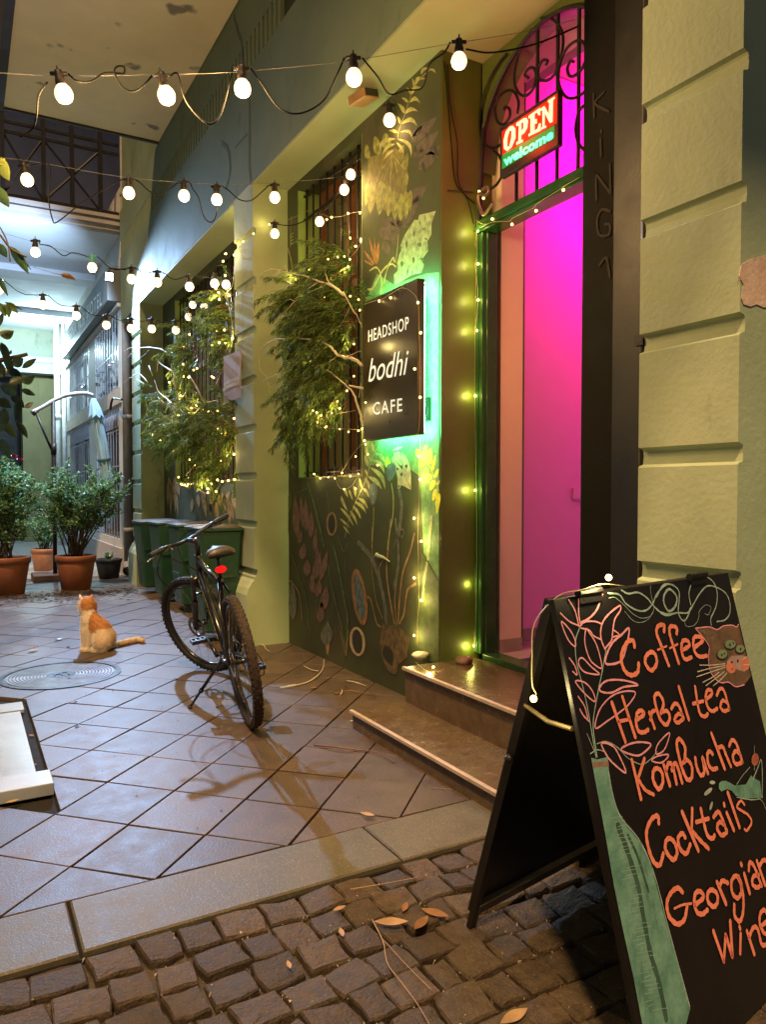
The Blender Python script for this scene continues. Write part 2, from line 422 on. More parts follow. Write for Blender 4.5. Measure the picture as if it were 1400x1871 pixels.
print('tiles', n_t, 'cobbles', n_c)

# grit and shell bits in the joints of the cobbles
gr = MB()
for i in range(1500):
    x = random.uniform(.7, 2.2) if random.random() < .7 else random.uniform(0, 1.2); y = random.uniform(1.0, 2.36); s_ = random.uniform(.0015, .0055)
    gr._add([(x + random.uniform(-s_, s_), y + random.uniform(-s_, s_), -.020 + random.uniform(0, s_ * 3.5)) for _ in range(4)], [(0, 1, 2), (0, 2, 3), (0, 3, 1), (1, 3, 2)])
stuff(tag(gr.build('grit', mat('pale_grit', (.55, .5, .4), (.3, .25, .2), 40, .8, 0)), 'pale grit and shell bits lodged between the cobblestones', 'grit'))

# marble slabs at the left edge
slb = thing('marble_step', 'raised white marble kerb block at the left edge of the pavement', 'marble slab', (-.3, 3.8, 0))
b = MB(); b.box(-1.0, .352, 3.712, 3.905, -.01, .048); b.build('front_block', M['marble'], slb, bevel=.004)
b = MB(); b.box(-1.0, .300, 3.912, 5.16, -.012, .012); b.build('top_slab', M['marble'], slb, bevel=.003)
b = MB(); b.box(-1.0, .325, 5.20, 5.40, -.012, .010); b.build('rear_block', M['marble'], slb, bevel=.003)
b = MB(); b.tube([(.02, 4.55, .034), (.085, 4.66, .036)], .007); b.build('iron_pin', M['iron'], slb)

# manhole cover with concentric ribs
mc = thing('manhole_cover', 'round cast iron manhole cover with concentric rings in the paving', 'manhole cover', (.635, 6.08, 0))
iron2 = mat('worn_cast_iron', (.06, .06, .062), (.03, .03, .03), 9, .5, .5, 160, metal=.6, bdist=.003)
b = MB(); b.lathe([(.43, -.005), (.43, .006), (.395, .007), (.395, -.002), (.43, -.005)], (.635, 6.08, 0), n=56); b.f = [f for f in b.f if len(f) <= 4]; b.build('rim', M['iron'], mc)
b = MB(); pr = []
for k in range(12):
    r = .378 - k * .022
    pr += [(r, -.010), (r - .001, .0065), (r - .0095, .0065), (r - .0105, -.010)]
b.lathe([(.385, -.012), (.385, -.008)], (.635, 6.08, 0), n=56); b.build('plate', M['iron'], mc)
ribm = mat('pale_iron_rib', (.30, .31, .33), (.18, .18, .19), 9, .4, .2, 120, metal=.5)  # ribs paler than the plate so the rings stand out
for k in range(12):
    r = .376 - k * .0235; b = MB(); b.lathe([(r, -.0079), (r - .001, .005), (r - .0105, .005), (r - .0115, -.0079), (r, -.0079)], (.635, 6.08, 0), n=56); b.f = [f for f in b.f if len(f) <= 4]; b.build('rib', ribm, mc)
b = MB(); b.lathe([(.10, -.004), (.10, .006)], (.635, 6.08, 0), n=30)
for dx in (-.05, .0, .05):
    b.box(.635 + dx - .007, .635 + dx + .007, 6.03, 6.13, .0, .011)
b.box(.585, .635, 6.07, 6.085, 0, .011); b.box(.64, .69, 6.105, 6.12, 0, .011)
b.build('centre_mark', iron2, mc)
# ================================================================== the cafe building
XP = 2.27; XM = 2.60; ZS = 4.12; YN = 1.59
cafe = thing('cafe_building', 'green plastered cafe building with painted mural wall and recessed lit doorway', 'building', (3.2, 5.0, 0))

def pilaster(y0, y1, ztop, xb, near_mat=None, plinth=True, label=None):
    """profile in x,z extruded along y; rounded channels cut every .433 m"""
    prof = []
    if plinth: prof += [(XP - .075, -.01), (XP - .075, .46), (XP - .055, .52), (XP - .022, .575), (XP, .60)]
    else: prof += [(XP, -.01)]
    z = .66
    while z < ztop - .1:
        prof += [(XP, z - .040), (XP + .006, z - .034), (XP + .026, z - .028), (XP + .030, z), (XP + .028, z + .022), (XP + .022, z + .030), (XP, z + .036)]
        z += .433
    prof += [(XP, ztop)]
    n = len(prof); a = [(x, y0, z) for x, z in prof]; c = [(x, y1, z) for x, z in prof]
    mb = MB(); vs = a + c + [(xb, y0, prof[0][1]), (xb, y0, ztop), (xb, y1, prof[0][1]), (xb, y1, ztop)]
    fs = [(i, i + 1, n + i + 1, n + i) for i in range(n - 1)]
    near = tuple(range(n)) + (2 * n + 1, 2 * n); farf = tuple(range(n, 2 * n)) + (2 * n + 3, 2 * n + 2)
    mb._add(vs, fs + [near[::-1], farf, (n - 1, 2 * n + 1, 2 * n + 3, 2 * n - 1)])
    mb.fm = [0] * len(fs) + [1, 0, 0]
    return mb.build('pilaster', [M['pl_grey'], near_mat or M['pl_green']], cafe, label=label)
P2near = mat('near_pale_green_plaster', (.44, .56, .37), (.38, .49, .31), 2.2, .8, .35, 45, dirt=((.30, .30, .2), 2.2, .57, .5), bdist=.006)
pilaster(YN, 2.012, ZS, 3.4, P2near, plinth=True, label='pilaster between the black wall and the menu board')
pilaster(6.345, 6.86, ZS, 2.9, None, label='pilaster with a bright green side beside the mural wall')
pilaster(11.15, 11.75, ZS, 2.9, M['beam'], label='far pilaster behind the green bins')

# wall return to the right of the near pilaster and the peeled plaster patch
b = MB(); b.box(3.4, 6.5, YN + .004, 2.2, -.01, 9); b.build('side_wall', P2near, cafe)
pp = [atY(x, y, YN - .003) for x, y in [(1356, 484), (1372, 474), (1390, 470), (1410, 462), (1412, 560), (1398, 562), (1384, 556), (1372, 560), (1360, 556), (1356, 545), (1360, 520), (1352, 505)]]
b = MB(); b.prism(pp, (0, .003, 0)); b.build('peeled_plaster', mat('bare_salmon_plaster', (.80, .62, .50), (.66, .48, .38), 14, .9, .7, 60), cafe, label='bare salmon coloured patch where plaster has peeled')

# beam with a dentil band
ye0, ye1 = YN, 12.6
b = MB(); b.box(XP, 3.4, ye0 + .002, ye1, ZS, 5.13); b.build('beam', M['beam'], cafe)
b = MB(); b.box(XP + .035, 3.4, ye0 + .002, ye1, 5.132, 5.398); db = b.build('dentil_band', M['slot'], cafe)
b = MB(); b.box(XP - .001, XP + .034, 0, .052, 5.134, 5.396)
dm = None; y = 2.3
while y < 12.5:
    if dm is None:
        o = MB().box(XP - cafe.location.x - .001, XP - cafe.location.x + .034, -.026, .026, 5.134, 5.396)
        me = bpy.data.meshes.new('dentil'); me.from_pydata([tuple(v) for v in o.v], [], o.f); me.materials.append(M['beam']); dm = me
    if y > 5.6: inst(dm, 'dentil', db, (0, y - cafe.location.y, 0))
    y += .103
b = MB(); b.box(XP, 3.4, ye0 + .002, ye1, 5.40, 5.86)
b.build('frieze', M['beam'], cafe)
b = MB(); b.box(XP + .04, 3.3, ye0 + .05, ye1, 5.88, 9.0); b.build('upper_wall', M['beam'], cafe)
# stains and a crack on the beam face
b = MB(); nx = Vector((-1, 0, 0))
for pts, wd in (([(455, 160), (456, 230), (455, 300), (458, 335)], .03), ([(428, 30), (436, 60), (442, 80), (443, 120)], .05), ([(405, 262), (416, 275), (420, 310), (413, 345)], .035), ([(430, 270), (452, 245)], .02)):
    b.ribbon([atX(x, y, XP) for x, y in pts], wd, nx, .002)
b.build('damp_stain', mat('damp_stain', (.10, .125, .09), (.07, .09, .065), 8, .9, .2, 40), cafe, label='dark damp streaks down the beam')

# soffit of the recess
b = MB(); b.box(XP + .002, 3.3, 2.014, 12.6, ZS - .02, ZS - .002); b.build('recess_soffit', mat('yellow_green_soffit', (.38, .43, .25), (.32, .37, .2), 1.6, .75, .25, 40), cafe)

# mural wall with its window openings (x from XM)
def wall_with_holes(x0, x1, y0, y1, z0, z1, holes, material, name, parent):
    ys = sorted({y0, y1} | {h[0] for h in holes} | {h[1] for h in holes}); zs = sorted({z0, z1} | {h[2] for h in holes} | {h[3] for h in holes})
    mb = MB()
    for i in range(len(ys) - 1):
        run = []
        for j in range(len(zs) - 1):
            ym = (ys[i] + ys[i + 1]) / 2; zm = (zs[j] + zs[j + 1]) / 2
            if any(h[0] < ym < h[1] and h[2] < zm < h[3] for h in holes): continue
            if run and abs(run[-1][1] - zs[j]) < 1e-6: run[-1][1] = zs[j + 1]
            else: run.append([zs[j], zs[j + 1]])
        for a, c in run: mb.box(x0, x1, ys[i], ys[i + 1], a, c)
    return mb.build(name, material, parent)
W1 = (4.905, 6.115, 1.50, 4.02); W2 = (7.75, 10.45, 1.49, 4.02)
mural = wall_with_holes(XM, 2.86, 3.872, 12.0, -.01, ZS - .022, [W1, W2], M['mural'], 'mural_wall', cafe)
b = MB()                                                     # light green reveals
rvm = mat('reveal_green', (.26, .38, .10), (.22, .32, .08), 3, .6, .2, 50)
MB().box(XM + .003, 2.858, W1[1] - .012, W1[1] - .001, W1[2], W1[3]).build('window_reveal', rvm, cafe); MB().box(XM + .003, 2.858, W1[0] + .001, W1[0] + .012, W1[2], W1[3]).build('window_reveal', rvm, cafe); MB().box(XM + .003, 2.858, W2[1] - .012, W2[1] - .001, W2[2], W2[3]).build('window_reveal', rvm, cafe)
MB().box(XM - .004, 2.86, W1[0] + .013, W1[1] - .013, W1[2], W1[2] + .012).build('window_sill', M['pl_olive'], cafe); MB().box(XM - .004, 2.86, W2[0], W2[1] - .013, W2[2], W2[2] + .012).build('window_sill', M['pl_olive'], cafe)
b = MB(); b.box(2.62, 2.86, 7.0, 7.3, 1.5, 3.9)
# door reveal, facing the camera
b = MB(); b.box(2.862, 2.872, 3.874, 4.0, 0, ZS); b.box(XM + .002, 2.90, 3.862, 3.871, .0, ZS - .022); b.build('door_reveal', M['pl_olive'], cafe)
b = MB(); b.box(2.861, 3.3, 3.90, 4.02, 0, ZS); b.build('door_jamb_wall', M['pl_olive'], cafe)
# black painted wall right of the door
b = MB(); b.box(XM, 2.90, 2.014, 2.655, -.01, ZS - .022); bw = b.build('black_wall', M['blackwall'], cafe)
b = MB(); b.box(XM - .006, XM - .001, 2.014, 2.455, .33, ZS - .03); b.build('black_board', mat('darker_black_paint', (.018, .014, .011), None, 3, .5, .2, 50), bw)
chalk_dim = mat('faint_chalk', (.055, .040, .028), (.02, .015, .01), 30, .9, .2, 80)
def px_strokes(mb, org, strokes, plane, nrm, lift, wd):
    for st in strokes:
        w_ = wd; cl = False
        if isinstance(st, tuple): st, w_ = st[0], st[1]
        if len(st) > 3 and st[0] == st[-1]: cl = True; st = st[:-1]
        mb.ribbon([plane(*p) for p in zq(*org, st)], w_, nrm, lift, closed=cl)
pX = lambda x, y: atX(x, y, XM - .006)
for _st in ([[(665, 400), (668, 500)], [(708, 395), (672, 440), (730, 475)], [(695, 590), (697, 665)], [(697, 558), (698, 562)], [(675, 740), (678, 850)], [(675, 740), (735, 820)], [(735, 700), (738, 822)], [(735, 900), (700, 895), (680, 940), (690, 1000), (730, 1000), (735, 960), (715, 955)], [(690, 1130), (720, 1100), (735, 1180)]]):
    b = MB(); px_strokes(b, (800, 0, 2.333), [_st], pX, nx, .001, .012); b.build('chalk_scrawl', chalk_dim, bw, label='faint chalk stroke of the scrawled letters KiNG')

# doorway: arched opening wall with green frame
XD = 2.88; YA, YB = 2.655, 3.862
def arch_z(y):
    t = (y - (YA + YB) / 2) / ((YB - YA) / 2); return 3.42 + .62 * math.sqrt(max(0, 1 - t * t))
b = MB(); N_ = 22; ys = [YA + (YB - YA) * i / N_ for i in range(N_ + 1)]
for i in range(N_):
    b.prism([(XD + .03, ys[i], arch_z(ys[i])), (XD + .03, ys[i + 1], arch_z(ys[i + 1])), (XD + .03, ys[i + 1], ZS - .021), (XD + .03, ys[i], ZS - .021)], (.10, 0, 0))
b.build('arch_spandrel', M['pl_olive'], cafe)
fr = []
b = MB(); b.box(XD - .01, XD + .10, YB - .062, YB - .001, .355, 3.02); b.box(XD - .018, XD - .011, YB - .030, YB - .001, .355, 3.02); b.box(XD + .02, XD + .10, YB - .075, YB - .063, .355, 3.02); b.build('door_frame', M['green_metal'], cafe, bevel=.003)
b = MB(); b.box(XD - .02, XD + .10, YA + .02, YB - .001, 3.022, 3.10); b.box(XD - .035, XD - .021, YA + .02, YB - .001, 3.035, 3.06); tr = b.build('door_transom', M['green_metal'], cafe, bevel=.004)
b = MB(); b.box(XD - .01, XD + .10, YA + .002, YA + .05, .355, 3.02); b.build('door_frame', M['green_metal'], cafe, bevel=.003)
b = MB(); b.box(XD - .012, XD + .11, YA + .051, YB - .08, .322, .358); b.build('door_sill', M['green_metal'], cafe, bevel=.004)
b = MB(); arc = [(XD + .0, y_, arch_z(y_) - .012) for y_ in ys]; b.tube([(XD, YB - .012, 3.10)] + arc[::-1][1:-1] + [(XD, YA + .012, 3.10)], .014, 6); b.build('arch_trim', M['iron'], cafe)

# arched iron grille over the transom
gri = MB(); XG = XD + .004; pg = lambda x, y: atX(x, y, XG)
Z4 = (860, 20, 6.033)
cafe_g = thing('fanlight_grille', 'wrought iron scroll grille in the pink arched fanlight over the door', 'iron grille', (XG, 3.2, 3.1))
def scroll(pts, r=.0085):
    m_ = MB(); P_ = smooth_path([pg(*p) for p in zq(*Z4, pts)], 6); m_.tube(P_, r, 6); return m_
for pts in ([(640, 740), (600, 700), (640, 640), (700, 630), (725, 720), (690, 860), (610, 935), (530, 900), (485, 780), (500, 600), (560, 400), (680, 200)],
            [(830, 600), (850, 550), (800, 545), (755, 620), (750, 730), (810, 770), (890, 740), (960, 640), (1010, 460), (1020, 280), (960, 140), (870, 75), (780, 80)],
            [(370, 1100), (380, 1060), (430, 1080), (430, 1170), (370, 1250), (300, 1220), (275, 1090), (310, 960), (400, 880), (480, 890), (530, 1000), (520, 1130)],
            [(1140, 560), (1100, 560), (1070, 640), (1100, 720), (1170, 700), (1250, 600), (1290, 450), (1240, 340), (1150, 340), (1050, 430), (990, 580), (970, 760), (1010, 890), (1080, 960), (1180, 950), (1260, 890)],
            [(400, 470), (300, 600), (190, 800), (110, 1080), (110, 1330), (170, 1470), (260, 1510), (340, 1470)],
            [(250, 1530), (330, 1620), (350, 1780), (300, 1900), (200, 1980)],
            [(1250, 1040), (1190, 1130), (1160, 1300), (1190, 1450), (1250, 1530)]):
    scroll(pts).build('scroll', M['iron'], cafe_g, smooth=True)
for xx in (510, 735, 958, 1190):
    a = pg(*zq(*Z4, [(xx, 1500)])[0]); zt = arch_z(a.y) if xx != 510 else 3.45
    m_ = MB(); m_.box(XG - .007, XG + .007, a.y - .008, a.y + .008, 3.10, zt); m_.build('bar', M['iron'], cafe_g)
# curled bracket at the foot of the grille
m_ = MB(); m_.tube(smooth_path([atX(*p, XG - .06) for p in zq(860, 280, 4.375, [(95, 290), (130, 270), (145, 310), (110, 340), (70, 320), (60, 380), (80, 450), (110, 490), (180, 400)])], 6), .010, 6); m_.build('curl', mat('galvanised', (.35, .33, .25), None, 20, .35, .1, 60, metal=.7), cafe_g, smooth=True)

# room behind the door
b = MB()
b.box(3.02, 3.20, 3.80, 4.2, .33, 4.3)                    # wall end facing out: warm light tinted into its colour
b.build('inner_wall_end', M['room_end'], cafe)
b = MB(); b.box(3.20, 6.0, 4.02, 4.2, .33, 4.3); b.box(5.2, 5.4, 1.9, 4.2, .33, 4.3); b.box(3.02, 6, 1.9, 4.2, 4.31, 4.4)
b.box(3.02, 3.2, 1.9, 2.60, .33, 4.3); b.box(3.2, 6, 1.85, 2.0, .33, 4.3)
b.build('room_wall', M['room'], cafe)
b = MB(); b.box(2.96, 6.0, 1.9, 4.2, .28, .345); b.build('room_floor', M['rfloor'], cafe)
b = MB(); b.box(3.02, 3.199, 3.788, 3.799, .346, .43); b.box(3.201, 5.2, 4.008, 4.019, .346, .43); b.build('skirting', M['skirt'], cafe)
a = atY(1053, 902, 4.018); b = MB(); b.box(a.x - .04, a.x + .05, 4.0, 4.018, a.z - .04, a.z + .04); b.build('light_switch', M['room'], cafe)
dmx = MB(); a = atZ(975, 1215, .348); dmx.box(a.x - .12, a.x + .5, a.y - .12, a.y + .15, .346, .352)
tag(dmx.build('door_mat', M['black_pl']), 'dark mat on the floor just inside the pink room', 'mat')

# LED tubes on the room ceiling: the source of the pink light
def led_tube(loc, size, color, power, label, aim, cone):
    t = thing('led_tube', label, 'led light', loc, 'led tubes inside the pink room')
    mm = mat('led_emitter', (.8, .8, .8), emis=color, es=6, bump=0)
    m2 = MB(); m2.tube([(loc[0] - size / 2, loc[1], loc[2]), (loc[0] + size / 2, loc[1], loc[2])], .015, 8); m2.build('tube', mm, t)
    m3 = MB(); m3.box(loc[0] - size / 2 - .03, loc[0] + size / 2 + .03, loc[1] - .02, loc[1] + .02, loc[2] + .016, loc[2] + .04); m3.build('holder', M['white_pipe'], t)
    l = bpy.data.lights.new('led_glow', 'SPOT'); l.spot_size = R(cone); l.spot_blend = .75; l.energy = power; l.color = color; l.shadow_soft_size = .05
    lo = bpy.data.objects.new('led_glow', l); COL.objects.link(lo); lo.location = (0, .03, -.03); lo.parent = t
    lo.rotation_euler = (Vector(aim) - Vector(loc)).to_track_quat('-Z', 'Y').to_euler()
led_tube((4.4, 2.8, 4.15), .9, (1.0, .0, .42), 330, 'magenta led tube on the ceiling of the pink room', (4.45, 4.02, 3.65), 104)
led_tube((4.7, 2.5, 1.5), .5, (.62, .01, 1.0), 8, 'violet led tube low on the side wall of the room', (4.1, 4.02, 1.1), 80)

# added warm lamp, hidden inside the doorway to brighten the wall end
lb = thing('lobby_fill', 'added small warm fill lamp hidden just inside the doorway', 'lamp', (3.02, 2.75, 2.4))
m2 = MB(); m2.ball((3.02, 2.75, 2.4), .035); m2.build('bulb', mat('fill_bulb', (.8, .8, .8), emis=(1, .5, .22), es=10, bump=0), lb)
m2 = MB(); m2.tube([(3.02, 2.75, 2.43), (3.02, 2.75, 4.3)], .004, 5); m2.build('flex', M['black_pl'], lb)
l = bpy.data.lights.new('lobby_fill_glow', 'POINT'); l.energy = 11; l.color = (1, .42, .14); l.shadow_soft_size = .04
lo = bpy.data.objects.new('lobby_fill_glow', l); COL.objects.link(lo); lo.location = (0, 0, -.09); lo.parent = lb

# windows with iron bars
def window(y0, y1, z0, z1, nbar, label):
    win = MB(); win.box(2.80, 2.86, y0, y0 + .07, z0, z1); win.box(2.80, 2.86, y1 - .085, y1 - .013, z0, z1); win.box(2.80, 2.86, y0 + .07, y1 - .085, z1 - .07, z1); win.box(2.80, 2.86, y0 + .07, y1 - .085, z0 + .012, z0 + .09)
    ym = (y0 + y1) / 2; win.box(2.80, 2.86, ym - .04, ym + .04, z0 + .09, z1 - .07); win.box(2.805, 2.855, y0 + .07, y1 - .085, z0 + 1.55, z0 + 1.62)
    wo_ = win.build('window', M['wood'], cafe, label=label)
    p_ = MB(); p_.box(2.835, 2.84, y0 + .07, y1 - .085, z0 + .09, z1 - .07); p_.build('pane', M['glass2'], wo_)
    for i in range(nbar):
        yy = y0 + .04 + (y1 - y0 - .10) * i / (nbar - 1)
        q = MB(); q.box(2.655, 2.669, yy - .007, yy + .007, z0 + .012, z1); q.build('bar', M['iron'], wo_)
    for zz in (z0 + .05, z0 + .9, z1 - .25, z1 - .05):
        q = MB(); q.box(2.650, 2.674, y0 + .012, y1 - .013, zz - .005, zz + .005); q.build('crossbar', M['iron'], wo_)
    return wo_
gm = mat('glowing_window_glass', (.06, .045, .02), (.035, .025, .012), 3, .06, 0, 50, emis=(.75, .45, .12), es=.035, rvar=0, spec=.8); M['glass2'] = gm  # warm glow of the room put into the panes as emission
window(*W1, 9, 'barred window behind the near hanging greenery'); window(*W2, 16, 'barred window behind the far hanging greenery')
b = MB(); b.box(2.87, 3.4, 4.05, 12.0, -.01, ZS); b.build('room_core', M['dark_room'], cafe)

# steps
st = structure(MB().box(1.985, 2.345, 2.02, 3.868, -.01, .086).build('lower_step', M['step']))
b = MB(); b.box(1.972, 2.345, 2.02, 3.878, .0865, .106); b.build('tread', M['step'], st, bevel=.002)
b = MB(); b.box(1.966, 1.990, 2.02, 3.880, .088, .108); b.build('nosing', M['nosing'], st, bevel=.003)
st2 = structure(MB().box(2.346, 2.865, 2.02, 3.868, -.01, .300).build('upper_step', M['step']))
b = MB(); b.box(2.330, 2.866, 2.02, 3.866, .3005, .322); b.build('tread', M['step'], st2, bevel=.002)
b = MB(); b.box(2.322, 2.345, 2.02, 3.870, .304, .325); b.build('nosing', M['nosing'], st2, bevel=.003)
for px, py, s_, c_, lb_ in ((768, 1203, .045, (.75, .68, .5), 'smooth pale stone on the top step below the mural'), (848, 1212, .048, (.34, .2, .14), 'reddish brown stone on the top step beside the door frame')):
    a = atZ(px, py, .322); q = MB(); q.ball((a.x, a.y, a.z + s_ * .45), s_, 14, 9, (1.15, 1.15, .6))
    for v in q.v: v += Vector((mnoise.noise(v * 18), mnoise.noise(v * 18 + Vector((5, 0, 0))), mnoise.noise(v * 18 + Vector((0, 7, 0))))) * .012
    tag(q.build('stone', mat('stone_' + lb_.split()[1], c_, None, 18, .6, .4, 90), smooth=True), lb_, 'stone')

# balcony slab over the alley
b = MB(); b.box(.49, XP - .002, -.12, 9.86, 5.875, 6.15); bal = b.build('balcony_slab', M['soffit'], cafe)
b = MB(); b.box(.40, .488, -.12, 9.90, 5.84, 6.30); b.build('edge_beam', mat('dark_edge_beam', (.035, .03, .03), None, 3, .8, .3, 30), bal)
b = MB(); b.box(.49, XP - .002, 9.862, 9.90, 5.85, 6.25); b.build('end_trim', mat('dark_edge_beam2', (.05, .04, .045), None, 3, .8, .3, 30), bal)
# ================================================================== painted mural on the wall
def paint(name, c, c2=None): return mat('paint_' + name, tuple(x * 1.4 for x in c), c2, 22, .7, .25, 70, dirt=((.075, .085, .038), 11, .68, .5))
PM = {'fern': paint('fern', (.42, .42, .16), (.26, .28, .10)), 'monst': paint('monstera', (.30, .31, .07), (.13, .14, .04)), 'mauve': paint('mauve', (.105, .085, .07), (.065, .055, .04)), 'body': paint('leaf_body', (.17, .16, .045), (.11, .10, .035)),
      'pale': paint('pale_leaf', (.36, .42, .22), (.20, .26, .13)), 'yellow': paint('yellow', (.62, .62, .05), (.45, .45, .06)), 'orange': paint('rust', (.33, .17, .06), (.2, .1, .04)),
      'stem': paint('tan_stem', (.30, .20, .09), (.2, .13, .06)), 'grey': paint('grey_stem', (.14, .15, .12), (.085, .09, .07)), 'blue': paint('blue_grey', (.12, .17, .18), (.07, .09, .09)),
      'wing': paint('moth_wing', (.50, .40, .24), (.36, .26, .16)), 'dark': paint('dark', (.03, .03, .02)), 'green': paint('green_stem', (.10, .16, .06), (.05, .08, .03)), 'base': paint('ochre', (.16, .11, .055), (.07, .055, .03)), 'low': paint('low_green', (.085, .12, .035), (.06, .085, .03)), 'ground': paint('glow_green', (.13, .26, .10), (.09, .19, .07)), 'pink': paint('dusty_pink', (.20, .12, .09), (.12, .075, .055))}
NX = Vector((-1, 0, 0)); lift_n = [0]
def mp(x, y): return atX(x, y, XM)
def leafpoly(p0, p1, wd, k=9, bend=0.0, blunt=False):
    p0 = Vector(p0); p1 = Vector(p1); d = p1 - p0; n = Vector((-d.y, d.x)).normalized(); L_ = d.length; up = []; dn = []
    for i in range(k + 1):
        t = i / k; w_ = (math.sin(math.pi * t ** .75) if not blunt else math.sin(math.pi * min(1, t ** .62)) ** .55) * wd / 2; c = p0 + d * t + n * bend * L_ * math.sin(math.pi * t)
        up.append(c + n * w_); dn.append(c - n * w_)
    return up + dn[::-1][1:-1]
class Mural:
    def __init__(s): s.items = []; lift_n[0] += 1; s.l = .0008 + lift_n[0] * .00012
    def P(s, pts): b = MB(); b.prism([mp(*p) + NX * s.l for p in pts], NX * .0003); s.items.append(b); return s
    def leaf(s, p0, p1, w, **k): return s.P([tuple(q) for q in leafpoly(p0, p1, w, **k)])
    def line(s, pts, wpx=2, cl=False):
        a = mp(*pts[0]); wd = (mp(pts[0][0], pts[0][1] + 10) - a).length / 10 * wpx; b = MB()
        b.ribbon([mp(*p) for p in pts], wd, NX, s.l + .0003, closed=cl); s.items.append(b); return s
    def done(s, name, key, label=None):
        for b in s.items: o = b.build(name, PM[key], mural, label=label)
        return o
A = lambda pts: zq(660, 120, 8.907, pts)
B_ = lambda pts: zq(660, 330, 8.133, pts)
C_ = lambda pts: zq(655, 780, 8.503, pts)
D_ = lambda pts: zq(520, 880, 5.5, pts)
E_ = lambda pts: zq(640, 980, 6.682, pts)
def L2(m, f, segs, w, **k):
    for s_ in segs: p = f(s_[:2]); m.leaf(p[0], p[1], s_[2] if len(s_) > 2 else w, **k)
# grey mauve split leaves at the back
m = Mural(); L2(m, A, [((820, 1250), (1240, 830), 20), ((860, 1500), (1270, 1050), 22), ((940, 1700), (1290, 1300), 22), ((900, 1350), (1280, 1500), 14), ((820, 1150), (1100, 930), 12)], 12)
L2(m, B_, [((620, 380), (1000, 60), 24), ((540, 700), (880, 200), 26), ((320, 560), (560, 760), 14), ((290, 700), (480, 900), 22), ((330, 900), (420, 1110), 16), ((380, 560), (700, 700), 14), ((480, 980), (560, 640), 13)], 12); m.done('painted_leaf', 'mauve', 'dim mauve split leaf painted high on the mural')
m = Mural(); L2(m, A, [((1060, 1080), (1080, 1190), 5), ((1000, 1560), (1040, 1750), 6), ((1200, 1300), (1240, 1480), 6), ((880, 1300), (900, 1440), 5)], 5); m.done('painted_gap', 'dark')
# big split leaf: dark body, then bright separate lobes, then gaps
m = Mural(); m.P(A([(120, 1500), (420, 1380), (560, 1340), (700, 1450), (760, 1600), (770, 1900), (700, 2250), (560, 2400), (380, 2350), (200, 2200), (90, 2000)])); m.done('painted_leaf', 'body', 'dark heart of the large split leaf on the mural')
m = Mural()
L2(m, A, [((430, 1360), (400, 1095), 17), ((290, 1450), (230, 1145), 15), ((110, 1520), (90, 1280), 10), ((640, 1420), (700, 1290), 9), ((700, 1700), (765, 1420), 11), ((715, 1950), (760, 1740), 9)], 12, blunt=True)
L2(m, B_, [((100, 20), (72, 380), 9), ((180, 0), (138, 500), 16), ((310, 0), (272, 514), 18), ((410, 60), (405, 540), 13), ((505, 140), (505, 592), 14), ((590, 180), (590, 604), 14), ((670, 150), (665, 584), 12), ((735, 140), (730, 480), 8)], 12, blunt=True)
m.done('painted_leaf', 'monst', 'large yellow green split leaf painted near the top of the mural')
m = Mural(); m.line(A([(520, 1450), (440, 1560), (330, 1700), (250, 1900)]), 1).line(A([(530, 1450), (600, 1560), (680, 1650)]), 1)
for x0_ in (150, 285, 405, 505, 595, 665): m.line(B_([(x0_, 200), (x0_ - 3, 330), (x0_ - 2, 470)]), .7)
m.done('painted_vein', 'fern')
# pale arching fern
m = Mural(); m.line(A([(600, 1180), (610, 1090), (660, 950), (720, 780), (790, 560), (870, 350), (1000, 180), (1120, 70)]), 1.6)
for p0, p1, w_, bd in (((600, 1090), (450, 1060), 6, .1), ((640, 1080), (840, 1210), 6, -.35), ((640, 950), (560, 800), 5, .1), ((660, 950), (930, 1000), 9, -.35), ((710, 780), (590, 610), 7, .1), ((720, 780), (935, 745), 8, -.25), ((765, 600), (660, 520), 5, .1), ((790, 600), (965, 610), 8, -.4), ((810, 470), (740, 350), 4, .1), ((820, 470), (1010, 370), 8, -.3), ((860, 340), (830, 200), 4, .1), ((880, 310), (1060, 220), 8, -.3), ((980, 150), (1130, 50), 6, -.3), ((1120, 60), (1220, 130), 5, -.2),
                      ((570, 1190), (290, 1420), 8, .25), ((590, 1190), (820, 1500), 7, -.25), ((560, 1270), (340, 1470), 6, .15), ((580, 1250), (700, 1450), 5, -.1), ((540, 1370), (380, 1530), 5, .1)):
    p = A([p0, p1]); m.leaf(p[0], p[1], w_, bend=bd)
m.line(A([(510, 1450), (470, 1620), (370, 1860)]), 1.5).line(A([(515, 1450), (500, 1650), (470, 1900)]), 1.5).line(A([(525, 1480), (560, 1600), (590, 1740)]), 1.2); m.done('painted_fern', 'fern', 'pale arching fern frond painted at the top of the mural')
# pale perforated leaf
m = Mural(); m.P(B_([(1115, 450), (1050, 640), (1050, 800), (990, 900), (1000, 1050), (900, 1180), (940, 1250), (900, 1370), (760, 1400), (500, 1560), (490, 1400), (545, 1340), (540, 1230), (570, 1100), (600, 1040), (590, 960), (640, 830), (720, 700), (800, 580), (850, 590), (870, 510), (960, 490)])); m.done('painted_leaf', 'pale', 'pale perforated leaf painted over the lit sign')
m = Mural(); L2(m, B_, [((610, 1190), (610, 1290), 6), ((780, 1130), (790, 1240), 5), ((680, 880), (680, 1030), 5), ((790, 740), (790, 850), 4), ((930, 710), (950, 735), 5), ((860, 920), (890, 990), 8), ((700, 1310), (690, 1420), 3.5), ((765, 1330), (765, 1420), 3), ((880, 1150), (940, 1190), 4), ((940, 850), (1000, 890), 3), ((960, 510), (955, 600), 2), ((880, 600), (880, 680), 2), ((590, 970), (590, 1030), 4)], 4); m.done('painted_gap', 'green')
